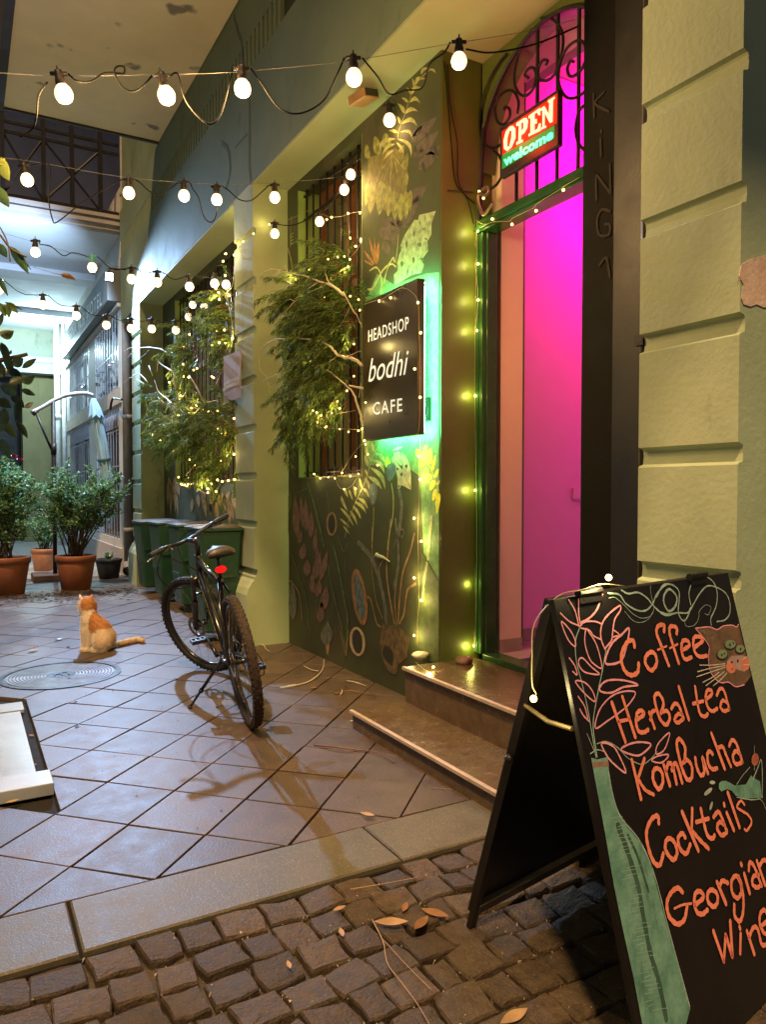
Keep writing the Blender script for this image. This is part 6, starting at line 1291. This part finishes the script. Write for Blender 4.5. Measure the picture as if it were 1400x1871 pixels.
t = thing('potted_shrub', 'large terracotta pot with a rose bush and a red bloom at the left edge', 'potted plant', (.50, 11.25, 0), 'potted plants by the hotel')
pot(t, (.50, 11.25, 0), .31, .23, .50, terra); shrub(t, (.50, 11.25, 0), .45, (.45, 11.3, 1.33), (.50, .34, .52), 26, 8200, 31, .06, .034)
rs = mat('red_petals', (.55, .01, .03), (.35, .0, .02), 30, .5, .2, 80)
for px, py in ((25, 836), (36, 842)):
    a = atY(px, py, 11.0); q = MB()
    for k in range(14): u = Vector((math.cos(k * 2.4), math.sin(k * 2.4), .5 + .1 * k)).normalized() * (.05 - .002 * k); s_ = u.cross(Vector((0, 0, 1))).normalized() * .025; q._add([a, a + u * .7 + s_, a + u * 1.1 + Vector((0, 0, .01)), a + u * .7 - s_], [(0, 1, 2, 3)])
    q.build('rose_bloom', rs, t)
t = thing('potted_shrub', 'terracotta pot with a wide branching evergreen shrub in front of the parasol', 'potted plant', (1.39, 11.30, 0), 'potted plants by the hotel')
pot(t, (1.39, 11.3, 0), .27, .195, .48, terra); shrub(t, (1.39, 11.3, 0), .44, (1.52, 11.3, 1.30), (.70, .42, .46), 36, 9000, 37, .050, .028, bare=.45)
t = thing('potted_plant', 'small dark pot with broad leaved plant beside the drainpipe', 'potted plant', (2.02, 12.45, 0), 'potted plants by the hotel')
pot(t, (2.02, 12.45, 0), .205, .15, .31, mat('charcoal_pot', (.03, .035, .05), None, 6, .5, .15, 60)); q = MB(); rp_ = random.Random(4)
for k in range(34):
    a = rp_.uniform(0, 6.28); d = Vector((math.cos(a) * .6, math.sin(a) * .6, rp_.uniform(.5, 1.2))).normalized(); L_ = rp_.uniform(.12, .26); s_ = d.cross(Vector((0, 0, 1))).normalized() * .022; p = Vector((2.02, 12.45, .28)); m_ = p + d * L_ * .6; e = m_ + (d + Vector((0, 0, -.7))) * L_ * .4
    q._add([p - s_ * .3, p + s_ * .3, m_ + s_, m_ - s_, e], [(0, 1, 2, 3), (3, 2, 4)])
q.build('foliage', lg[2], t, kind='stuff')
t = thing('potted_shrub', 'small orange pot with a low leafy plant standing behind the parasol mast', 'potted plant', (1.22, 14.2, 0), 'potted plants by the hotel')
pot(t, (1.22, 14.2, 0), .20, .15, .38, mat('orange_pot', (.5, .2, .08), None, 6, .6, .15, 60)); shrub(t, (1.22, 14.2, 0), .3, (1.15, 14.2, .75), (.35, .25, .3), 12, 1300, 41, .06, .03)

# ================================================================== cantilever parasol
pr_ = thing('cantilever_parasol', 'closed teal cantilever parasol on a dark mast behind the potted shrubs', 'parasol', (1.25, 12.6, 0))
q = MB(); q.box(.93, 1.48, 12.35, 12.95, .001, .10); q.build('base', mat('rusty_base', (.10, .045, .03), (.06, .03, .02), 8, .7, .3, 60), pr_, bevel=.01)
q = MB(); q.tube([(1.25, 12.6, .10), (1.25, 12.6, 2.78)], .032, 12); q.build('mast', M['iron'], pr_, smooth=True)
q = MB(); q.tube([(1.25, 12.6, 1.95), (1.25, 12.6, 2.12)], .042, 12); q.build('crank', M['iron'], pr_, smooth=True)
armm = mat('grey_arm', (.45, .46, .52), None, 10, .35, .1, 60, metal=.5)
q = MB(); q.tube(smooth_path([atY(x, y, 12.6) for x, y in ((56, 754), (75, 745), (97, 732), (118, 723), (140, 719), (158, 719), (170, 723))], 4), .033, 10); q.build('arm', armm, pr_, smooth=True)
q = MB(); q.tube([atY(66, 756, 12.55), atY(84, 800, 12.55), atY(94, 822, 12.6)], .018, 8); q.build('strut', M['iron'], pr_, smooth=True)
q = MB(); q.tube([atY(60, 752, 12.6), atY(66, 757, 12.6)], .045, 10); q.build('arm_end', M['iron'], pr_, smooth=True)
A0 = atY(171, 733, 12.55); A1 = atY(201, 905, 12.55); q = MB(); vs = []; fs = []; n = 32; K = 16
for i in range(K + 1):
    t_ = i / K; c = lerp(A0, A1, t_) + Vector((.008 * math.sin(t_ * 3.1), 0, 0)); r_ = .03 + .060 * math.sin(min(1, t_ * 2.2) * 1.4) * (1 - .25 * t_)
    for k in range(n):
        a = 2 * math.pi * k / n; rr_ = r_ * (1 + .22 * math.sin(a * 8 + t_ * 1.5)); vs.append(c + Vector((math.cos(a) * rr_, math.sin(a) * rr_, .01 * math.sin(a * 4))))
for i in range(K):
    for k in range(n): fs.append((i * n + k, i * n + (k + 1) % n, (i + 1) * n + (k + 1) % n, (i + 1) * n + k))
fs.append(tuple(range(n))); q._add(vs, fs); tealf = mat('teal_canvas', (.30, .50, .68), (.22, .40, .56), 5, .8, .3, 70, dirt=((.08, .2, .2), 6, .62, .25)); q.build('canopy', tealf, pr_, smooth=True)
q = MB(); vs = []; fs = []
for i, (t_, r_) in enumerate(((-.03, .03), (.03, .065), (.09, .085), (.165, .115))):
    c = lerp(A0, A1, t_)
    for k in range(n): a = 2 * math.pi * k / n; rr_ = r_ * (1 + .16 * math.sin(a * 8)); vs.append(c + Vector((math.cos(a) * rr_, math.sin(a) * rr_, -.03 * math.sin(a * 8) * (i > 2))))
for i in range(3):
    for k in range(n): fs.append((i * n + k, i * n + (k + 1) % n, (i + 1) * n + (k + 1) % n, (i + 1) * n + k))
q._add(vs, fs); q.build('vent_flap', tealf, pr_, smooth=True)
q = MB(); c = lerp(A0, A1, .62); q.lathe([(.10, -.02), (.104, 0), (.10, .02)], c, A1 - A0, 20); q.build('strap', mat('dark_teal_strap', (.06, .16, .18), None, 9, .7, .1, 60), pr_)
# ================================================================== drainpipes
dp = thing('drainpipe', 'thick grey drainpipe running down beside the hotel with an open outlet at its foot', 'drainpipe', (2.39, 12.75, 0))
MB().tube([(2.39, 12.75, .16), (2.39, 12.75, 9)], .082, 16).build('pipe', M['downpipe'], dp, smooth=True)
for z_ in (.75, 2.6, 4.6, 6.2): MB().lathe([(.088, -.03), (.092, -.02), (.092, .02), (.088, .03)], (2.39, 12.75, z_), n=18).build('collar', M['downpipe'], dp, smooth=True)
q = MB(); q.tube([(2.39, 12.75, .22), (2.38, 12.70, .13), (2.33, 12.55, .09)], .082, 16); q.build('outlet', M['downpipe'], dp, smooth=True)
q = MB(); q.tube([(2.331, 12.552, .09), (2.325, 12.538, .0885)], .070, 16); q.build('outlet_mouth', M['dark_open'], dp)
dp = thing('drainpipe', 'thin white pipe clipped to the wall right of the thick drainpipe', 'drainpipe', (2.5, 12.5, 0))
MB().tube(smooth_path([(2.40, 12.3, .02), (2.34, 12.25, .06), (2.30, 12.25, .25), (2.36, 12.3, .5), (2.45, 12.35, .62), (2.47, 12.35, .9), (2.47, 12.35, 4.02)], 5), .026, 10).build('pipe', M['white_pipe'], dp, smooth=True)
for z_ in (1.1, 1.9, 2.7, 3.4, 3.95): MB().box(2.45, 2.53, 12.33, 12.40, z_ - .03, z_ + .03).build('clip', M['white_pipe'], dp)
dp = thing('drainpipe', 'pale upper downpipe behind the thick one under the balcony', 'drainpipe', (2.62, 12.85, 4.2))
MB().tube([(2.60, 12.85, 4.1), (2.60, 12.85, 9)], .07, 14).build('pipe', M['downpipe'], dp, smooth=True)
q = MB(); q.tube(smooth_path([(2.36, 11.9, 4.25), (2.30, 11.85, 4.0), (2.36, 11.9, 3.75), (2.5, 12.05, 3.6)], 5), .05, 10); tag(q.build('pipe_bend', M['iron'], smooth=True), 'dark bent pipe on the wall above the white pipe', 'pipe')

# ================================================================== hotel
XH = 2.34
ht = thing('hotel_building', 'pale hotel facade with barred windows and a lit sign board down the alley', 'building', (3.2, 16.5, 0))
holes = [(13.25, 15.7, 3.14, 4.42), (16.6, 19.8, 3.14, 4.45), (13.25, 15.7, .55, 2.82), (16.6, 19.8, .55, 2.82)]
wall_with_holes(XH, XH + .35, 12.95, 20.4, -.01, 6.4, holes, M['hotel_wall'], 'wall', ht)
b = MB(); b.box(XH + .36, 4.2, 13.0, 20.4, -.01, 6.4); b.build('dark_room', M['dark_open'], ht)
b = MB(); b.box(XH - .025, XH - .001, 12.96, 20.38, 2.86, 3.12); b.build('band', M['hotel_band'], ht)
b = MB(); b.box(XH - .06, XH - .001, 12.96, 20.38, 4.44, 4.50); b.build('moulding', M['hotel_wall'], ht)
b = MB(); b.box(XH - .04, XH - .001, 12.96, 20.38, -.005, .42); b.build('plinth', M['stone_band'], ht)
hb_ = mat('hotel_window_glass', (.008, .014, .03), None, 2, .12, 0, 40, rvar=0); hbar = mat('hotel_bar', (.38, .40, .45), None, 20, .35, .1, 60, metal=.3)
for (y0, y1, z0, z1) in holes:
    f_ = MB(); f_.box(XH + .12, XH + .18, y0, y0 + .09, z0, z1); f_.box(XH + .12, XH + .18, y1 - .09, y1, z0, z1); f_.box(XH + .12, XH + .18, y0 + .09, y1 - .09, z1 - .09, z1); f_.box(XH + .12, XH + .18, y0 + .09, y1 - .09, z0, z0 + .09); ym = (y0 + y1) / 2; f_.box(XH + .12, XH + .18, ym - .05, ym + .05, z0 + .09, z1 - .09)
    fo = f_.build('window', M['hotel_wall'] if z0 > 3 else mat('dark_brown_frame', (.06, .045, .04), None, 6, .5, .1, 50), ht)
    MB().box(XH + .145, XH + .15, y0 + .09, y1 - .09, z0 + .09, z1 - .09).build('pane', hb_, fo)
    nb_ = int((y1 - y0) / .25)
    ztop = z1 - (.36 if z0 < 2 else 0)
    for i in range(nb_ + 1):
        yy = y0 + (y1 - y0) * i / nb_; MB().box(XH - .004, XH + .004, yy - .012, yy + .012, z0, ztop).build('bar', hbar, fo)
    for k in range(3 if z0 > 3 else 4):
        zz = z0 + .03 + (ztop - z0 - .06) * k / (2 if z0 > 3 else 3); MB().box(XH + .005, XH + .010, y0, y1, zz - .012, zz + .012).build('rail', hbar, fo)
    if z0 > 3:
        for yy in (y0 + .35, y0 + .7, y1 - .9, y1 - .4):
            c = Vector((XH - .02, yy, 3.62)); MB().lathe([(.055, -.02), (.045, .0), (.012, .03)], c, n=8).build('finial', hbar, fo)
    else:
        zz0, zz1 = ztop + .02, z1
        for i in range(int((y1 - y0) / .16)):
            ya0 = y0 + i * .16; q = MB()
            q.prism([(XH, ya0, zz0), (XH, ya0 + .03, zz0), (XH, ya0 + .11, zz1), (XH, ya0 + .08, zz1)], (.012, 0, 0)); q.prism([(XH - .013, ya0 + .11, zz0), (XH - .013, ya0 + .14, zz0), (XH - .013, ya0 + .06, zz1), (XH - .013, ya0 + .03, zz1)], (.012, 0, 0)); q.build('lattice', hbar, fo, kind='stuff')
hs = thing('hotel_sign', 'long grey sign board with white capitals reading HOTEL above the barred windows', 'sign', (2.2, 16, 4.8))
XHS = 2.13
b = MB(); b.box(XHS, XH - .002, 12.98, 19.4, 4.52, 5.06); b.build('board', M['hotel_sign'], hs, bevel=.01)
b = MB(); text_on_x(b, 'HOTEL', XHS, (160.5, 583), (187.5, 557), 24, bold=.015, spacing=1.25, thick=.02); b.build('lettering', M['white_letter'], hs, label='word HOTEL')
b = MB(); text_on_x(b, 'N26', XHS, (145, 602), (156, 593), 22, bold=.015, spacing=1.1, thick=.02); b.build('lettering', M['white_letter'], hs, label='number N26')
b = MB(); text_on_x(b, 'LESINA', XHS, (123, 626), (141, 608), 18, bold=.015, spacing=1.1, thick=.02); b.build('lettering', M['white_letter'], hs, label='blurred name letters')
fl_ = thing('floodlight', 'bright blue white floodlight at the near end of the hotel sign', 'floodlight', (2.00, 12.0, 4.655))
q = MB(); q.box(1.95, 2.06, 12.04, 12.10, 4.595, 4.715); q.build('housing', M['iron'], fl_, bevel=.005)
q = MB(); q.box(1.955, 2.055, 12.025, 12.039, 4.60, 4.71); q.build('lens', mat('flood_lens', (.8, .9, 1), emis=(.72, .9, 1), es=25, bump=0), fl_)
q = MB(); q.tube([(2.0, 12.08, 4.71), (2.02, 12.1, 4.80), (2.28, 12.1, 4.82)], .012, 6); q.build('arm', M['iron'], fl_)
l = bpy.data.lights.new('flood', 'SPOT'); l.energy = 2000; l.color = (.42, .63, 1.0); l.shadow_soft_size = .05; l.spot_size = R(112); l.spot_blend = .85
l2_ = bpy.data.lights.new('flood_spill', 'SPOT'); l2_.energy = 1300; l2_.spot_size = R(165); l2_.spot_blend = .9; l2_.color = (.5, .72, 1.0); l2_.shadow_soft_size = .06
lo = bpy.data.objects.new('flood_spill', l2_); COL.objects.link(lo); lo.parent = fl_; lo.location = (-.10, -.02, -.02); lo.rotation_euler = Vector((-.8, .5, -.35)).to_track_quat('-Z', 'Y').to_euler()
lo = bpy.data.objects.new('flood', l); COL.objects.link(lo); lo.parent = fl_; lo.location = (-.10, -.08, 0); lo.rotation_euler = Vector((-.34, -1, -.80)).to_track_quat('-Z', 'Y').to_euler()
f2 = thing('wall_lamp', 'small white lamp at the far end of the hotel sign', 'wall lamp', (2.16, 20.1, 4.9))
q = MB(); q.ball((2.16, 20.1, 4.9), .10); q.build('globe', mat('cool_globe', (.8, .9, 1), emis=(.8, .95, 1), es=14, bump=0), f2, smooth=True)
q = MB(); q.tube([(2.16, 20.1, 4.98), (2.34, 20.15, 5.05)], .02, 6); q.build('arm', M['white_pipe'], f2)
l = bpy.data.lights.new('lamp2', 'POINT'); l.energy = 330; l.color = (.62, .92, 1.0); l.shadow_soft_size = .1
lo = bpy.data.objects.new('lamp2', l); COL.objects.link(lo); lo.parent = f2; lo.location = (-.30, -.2, 0)
q = MB(); q.tube([atX(x, y, 2.25) for x, y in ((222, 730), (206, 727), (203, 735), (201, 748))], .02, 6); tag(q.build('wall_bracket', M['iron']), 'dark iron bracket on the hotel band between the window rows', 'bracket')
pw_ = thing('white_column', 'white twin pipe column at the far corner of the hotel', 'column', (2.2, 20.5, 0))
MB().tube([(2.14, 20.55, 0), (2.14, 20.55, 5.6)], .07, 12).build('pipe', M['white_pipe'], pw_, smooth=True)
MB().tube([(2.30, 20.55, 0), (2.30, 20.55, 5.6)], .06, 12).build('pipe', M['white_pipe'], pw_, smooth=True)
MB().lathe([(.08, -.06), (.09, 0), (.08, .06)], (2.14, 20.55, 3.25), n=14).build('collar', M['white_pipe'], pw_, smooth=True)

# building bridging the alley
br = thing('bridging_building', 'upper storey spanning the alley with a white soffit and dark iron balcony', 'building', (0, 17, 5.6))
b = MB(); b.box(-4, XH - .001, 13.0, 21.6, 5.62, 5.85); b.build('soffit_slab', M['soffit2'], br)
b = MB(); b.box(-4, XH - .001, 15.6, 16.1, 5.50, 5.619); b.box(-4, XH - .001, 19.2, 19.6, 5.50, 5.619); b.build('soffit_beam', M['soffit2'], br)
b = MB(); b.box(-4, XH + .2, 12.93, 12.998, 5.66, 5.90); b.box(-4, XH + .2, 12.90, 12.929, 5.74, 5.80); b.box(-4, XH + .2, 12.88, 12.929, 5.84, 5.90); b.build('fascia', M['stone_band'], br)
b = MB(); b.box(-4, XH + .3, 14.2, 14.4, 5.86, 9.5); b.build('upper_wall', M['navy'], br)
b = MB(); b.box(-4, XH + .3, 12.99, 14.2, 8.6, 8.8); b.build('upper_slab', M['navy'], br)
for zz in (5.98, 6.95, 7.10, 7.75): MB().box(-2, XH, 13.02, 13.06, zz - .02, zz + .02).build('railing_rail', M['iron'], br)
for xx in (-.8, -.1, .62, 1.20, 1.62, 2.05): MB().box(xx - .03, xx + .03, 13.0, 13.08, 5.9, 8.6).build('railing_post', M['iron'], br)
for a, c in ((-.1, .62), (.62, 1.20), (1.20, 2.05)):
    q = MB(); q.tube([(a, 13.04, 5.98), (c, 13.04, 6.95)], .02, 5); q.tube([(c, 13.045, 5.98), (a, 13.045, 6.95)], .02, 5); q.build('railing_cross', M['iron'], br)
# end of the alley
en = thing('end_building', 'green and yellow house closing the end of the alley', 'building', (0, 22.5, 0))
b = MB(); b.box(-6, XH + 1, 22.0, 22.6, 4.95, 9); b.build('upper_wall', M['far_green'], en)
b = MB(); b.box(-6, XH + 1, 21.85, 21.998, 4.80, 4.95); b.box(-6, XH + 1, 21.9, 22.6, 4.52, 4.798); b.build('cornice', M['soffit2'], en)
b = MB(); b.box(1.45, XH + 1, 22.3, 22.8, 0, 4.51); b.build('lower_wall', M['far_yellow'], en)
b = MB(); b.box(-6, 1.448, 22.9, 23.2, 0, 4.51); b.build('dark_doorway', M['dark_open'], en)
b = MB(); b.box(1.85, 1.95, 22.28, 22.299, 0, 4.4); b.build('wall_pilaster', M['far_yellow'], en)
nb2 = thing('garden_wall', 'low dark garden wall along the left side of the alley', 'wall', (-3.3, 14, 0))
MB().box(-3.5, -3.2, 4, 21.8, 0, 2.6).build('wall', M['far_green'], nb2)

# ================================================================== rubber plant on the left
rubm = [mat('rubber_leaf_dark', (.02, .045, .028), (.012, .028, .018), 6, .28, .05, 40), mat('rubber_leaf', (.04, .07, .03), (.025, .045, .02), 6, .3, .05, 40)]
yelm = mat('yellow_green_leaf', (.30, .34, .07), (.2, .25, .05), 14, .45, .1, 60); grm = mat('fresh_green_leaf', (.10, .17, .06), (.06, .11, .04), 14, .4, .1, 60)
for _m in (yelm, grm): translucent(_m)
def bigleaf(p, tip, wd, m_, parent, fold=.25):
    p = Vector(p); tip = Vector(tip); d = tip - p; L_ = d.length; d.normalize(); s_ = d.cross(Vector((DV.x, DV.y, .25))).normalized(); n_ = s_.cross(d)
    K = 8; vs = []
    for i in range(K + 1):
        t_ = i / K; w_ = wd * .5 * math.sin(math.pi * min(1, t_ ** .8)) ** .8 if 0 < i < K else .002; c = p + d * L_ * t_ + n_ * (-.12 * L_ * (t_ - .5) ** 2); vs += [c + s_ * w_ + n_ * w_ * fold, c, c - s_ * w_ + n_ * w_ * fold]
    fs = []
    for i in range(K): a = i * 3; fs += [(a, a + 1, a + 4, a + 3), (a + 1, a + 2, a + 5, a + 4)]
    q = MB(); q._add(vs, fs); return q.build('leaf', m_, parent, smooth=True)
rb = thing('rubber_tree', 'dark rubber tree with broad glossy leaves at the left edge below the strings', 'tree', (-.1, 7.0, 0))
trunk = MB(); trunk.tube(smooth_path([(-.35, 7.0, 0), (-.30, 7.0, 1.0), (-.12, 7.0, 1.9), (.18, 7.0, 2.4), (.5, 7.0, 2.55)], 5), [.05 * (1 - .035 * k) for k in range(21)], 8); trunk.build('trunk', bark, rb, smooth=True)
trunk = MB(); trunk.tube(smooth_path([(-.12, 7.0, 1.9), (.05, 7.0, 2.7), (.2, 7.0, 3.1)], 5), .012, 6); trunk.build('branch', bark, rb, smooth=True)
Lf = [((0, 615), (24, 605), 18), ((2, 625), (14, 665), 14), ((5, 640), (24, 690), 15), ((-4, 660), (8, 690), 12), ((22, 668), (42, 655), 16), ((26, 672), (34, 700), 14), ((40, 672), (66, 655), 10), ((16, 700), (44, 690), 13), ((40, 700), (62, 688), 14), ((38, 712), (64, 722), 10), ((0, 705), (30, 722), 16), ((-6, 730), (20, 745), 18), ((20, 722), (44, 745), 15), ((0, 690), (16, 668), 10), ((34, 730), (28, 770), 14), ((8, 745), (2, 790), 16), ((45, 745), (60, 735), 8), ((-8, 600), (6, 570), 10), ((12, 650), (20, 640), 8), ((30, 700), (10, 720), 14), ((2, 770), (30, 800), 16), ((30, 770), (50, 800), 12), ((-5, 800), (20, 840), 16)]
rq = random.Random(2)
for a, c, w_ in Lf:
    Y_ = 7.0 + rq.uniform(-.25, .25); bigleaf(atY(*a, Y_), atY(*c, Y_ + rq.uniform(-.1, .1)), w_ * .0052, rubm[rq.random() < .35], rb)
lb2 = thing('overhanging_branch', 'leafy branch with green and yellow leaves hanging in at the upper left edge', 'branch', (-.1, 4.0, 2.9))
q = MB(); q.tube(smooth_path([atY(-60, 380, 4), atY(-20, 410, 4), atY(0, 430, 4), atY(20, 455, 4), atY(48, 470, 4)], 5), .005, 6); q.tube(smooth_path([atY(-40, 350, 4), atY(-10, 400, 4), atY(12, 440, 4), atY(18, 478, 4)], 5), .0035, 6); q.build('twig', bark, lb2, smooth=True)
for a, c, w_, m_ in (((18, 450), (52, 500), 16, grm), ((-8, 445), (12, 470), 16, grm), ((-10, 285), (16, 330), 22, yelm), ((-12, 340), (16, 378), 20, grm), ((-6, 300), (8, 290), 14, yelm), ((-4, 552), (10, 578), 12, yelm), ((10, 556), (16, 580), 12, yelm), ((12, 552), (32, 572), 12, yelm), ((8, 552), (40, 566), 5, rubm[1]), ((30, 462), (56, 492), 4, rubm[1]), ((-10, 500), (14, 540), 10, grm)):
    bigleaf(atY(*a, 4.0), atY(*c, 4.03), w_ * .0030, m_, lb2)

# ================================================================== leaf litter, twigs
drym = mat('dry_leaf', (.30, .15, .06), (.18, .09, .04), 20, .7, .2, 90); dry2 = mat('pale_dry_leaf', (.45, .30, .16), (.32, .2, .1), 20, .7, .2, 90)
def groundleaf(px, py, L_, ang, label, m_=drym, z=.004, curl=.3, name='dry_leaf'):
    a = atZ(px, py, z); d = Vector((math.cos(ang), math.sin(ang), 0)); s_ = Vector((-d.y, d.x, 0)); vs = []; K = 7
    for i in range(K + 1):
        t_ = i / K; w_ = L_ * .17 * math.sin(math.pi * t_) + .0006; c = a + d * L_ * (t_ - .5) + Vector((0, 0, curl * L_ * ((t_ - .5) ** 2) + .002)); vs += [c + s_ * w_ + Vector((0, 0, w_ * .55)), c, c - s_ * w_ + Vector((0, 0, w_ * .35))]
    fs = []
    for i in range(K): b_ = i * 3; fs += [(b_, b_ + 1, b_ + 4, b_ + 3), (b_ + 1, b_ + 2, b_ + 5, b_ + 4)]
    q = MB(); q._add(vs, fs); tag(q.build(name, m_, smooth=True), label, 'leaf', 'fallen leaves on the ground')
for a in ((715, 1689, .11, -.5, 'long pale brown leaf on the cobbles left of the menu board foot', dry2), (795, 1672, .10, -1.0, 'curled brown leaf on the cobbles touching the menu board foot', drym), (770, 1690, .09, .5, 'flat brown leaf between two others near the board foot', drym), (620, 1662, .05, .1, 'small pale curled leaf on a cobble near the kerb', dry2), (624, 1706, .05, 1.3, 'small upright orange leaf in a cobble joint', dry2), (940, 1862, .10, .1, 'orange brown leaf at the bottom edge of the picture', dry2), (671, 1490, .075, -1.0, 'curved tan leaf lying across the kerb joint', dry2), (573, 1258, .07, .1, 'curled brown leaf beside the twig by the mural', drym), (645, 1318, .05, .3, 'small pale leaf at the end of the lower step', dry2), (60, 1190, .13, .7, 'pale dry leaf on the paving left of the cat', dry2), (107, 1169, .10, .5, 'dark shrivelled leaf on the paving behind the manhole', rubm[0]), (35, 1082, .12, .2, 'pale leaf under the left terracotta pot', dry2), (740, 1660, .06, .8, 'thin pale leaf on the cobbles by the kerb', drym), (528, 1765, .04, 1.4, 'narrow straw coloured leaf in the cobble joint below the kerb', dry2)): groundleaf(*a)
groundleaf(22, 1466, .06, .2, 'small tan leaf in front of the marble block', dry2)
groundleaf(60, 1398, .05, -.9, 'brown leaf caught in the gap beside the marble slab', drym, z=-.02); groundleaf(57, 1345, .05, -1.1, 'small dry leaf in the slot along the marble slab', drym, z=-.02)
hl = atY(122, 504, 8.5); q = MB(); q.tube(smooth_path([atY(60, 488, 8.5), atY(102, 500, 8.5), atY(112, 502, 8.5), hl, atY(132, 508, 8.5), atY(140, 513, 8.5)], 4), [.002] * 4 + [.004] * 4 + [.012, .02, .024, .026, .03, .03, .026, .02, .018, .012, .008, .004, .002][:13], 6)
tag(q.build('hanging_dry_leaf', drym, smooth=True), 'long dry brown leaf hanging from a wire before the white soffit', 'leaf')
def twig(pts, r_, label, side=(), m_=None):
    q = MB(); P_ = smooth_path([atZ(x, y, .008 + .01 * (i % 2)) for i, (x, y) in enumerate(pts)], 5); q.tube(P_, [r_ * (1 - .6 * k / len(P_)) for k in range(len(P_))], 6)
    for sp_ in side: q.tube(smooth_path([atZ(x, y, .012) for x, y in sp_], 4), r_ * .5, 5)
    tag(q.build('twig', m_ or bleach, smooth=True), label, 'twig', 'twigs on the paving')
twig([(512, 1257), (535, 1253), (560, 1247), (578, 1236), (590, 1222), (592, 1204)], .006, 'curved bleached twig on the paving in front of the mural', [[(555, 1217), (570, 1224), (582, 1226)], [(525, 1253), (540, 1250)]])
twig([(634, 1244), (648, 1246), (660, 1250), (669, 1253)], .004, 'short bleached twig near the foot of the mural', [])
twig([(622, 1269), (625, 1265), (625, 1259)], .004, 'tiny pale twig stub on the paving before the step')
twig([(466, 1177), (480, 1178), (486, 1186), (492, 1190)], .004, 'thin pale twig behind the bicycle wheel')
twig([(574, 1361), (620, 1366), (665, 1371), (700, 1378), (722, 1393)], .005, 'dark curved stick on the tiles near the lower step', [], M['wood'])
twig([(612, 1268), (640, 1262), (670, 1268), (690, 1268)], .005, 'dark thin stick lying before the lower step', [[(640, 1262), (632, 1250)]], M['wood'])
twig([(680, 1680), (700, 1720), (708, 1760), (730, 1790), (760, 1830), (785, 1871)], .0022, 'long straw stalk across the cobbles', [[(700, 1716), (740, 1760), (790, 1810)]], dry2)
twig([(640, 1625), (700, 1615), (780, 1600)], .0022, 'thin straw stalk lying near the kerb', [], dry2)
# soil and crumbs scattered by the pots
q = MB(); rs_ = random.Random(8)
for i in range(1100):
    x = rs_.uniform(.1, 2.1); y = 10.6 + abs(rs_.gauss(0, .28)) * (1 if rs_.random() < .7 else -1.0) ; s_ = rs_.uniform(.004, .022)
    q._add([(x + rs_.uniform(-s_, s_) * 2, y + rs_.uniform(-s_, s_) * 2, .001 + rs_.uniform(0, s_ * .6)) for _ in range(4)], [(0, 1, 2), (0, 2, 3), (0, 3, 1), (1, 3, 2)])
for i in range(240):
    x = rs_.uniform(.5, 2.55); y = rs_.uniform(2.9, 7.5); s_ = rs_.uniform(.0015, .006) if rs_.random() < .93 else .012
    q._add([(x + rs_.uniform(-s_, s_) * 1.6, y + rs_.uniform(-s_, s_) * 1.6, .001 + rs_.uniform(0, s_)) for _ in range(4)], [(0, 1, 2), (0, 2, 3), (0, 3, 1), (1, 3, 2)])
stuff(tag(q.build('soil_crumbs', soil), 'dark soil crumbs and plant debris scattered on the paving by the pots', 'debris'))
print('objects', len(bpy.data.objects))
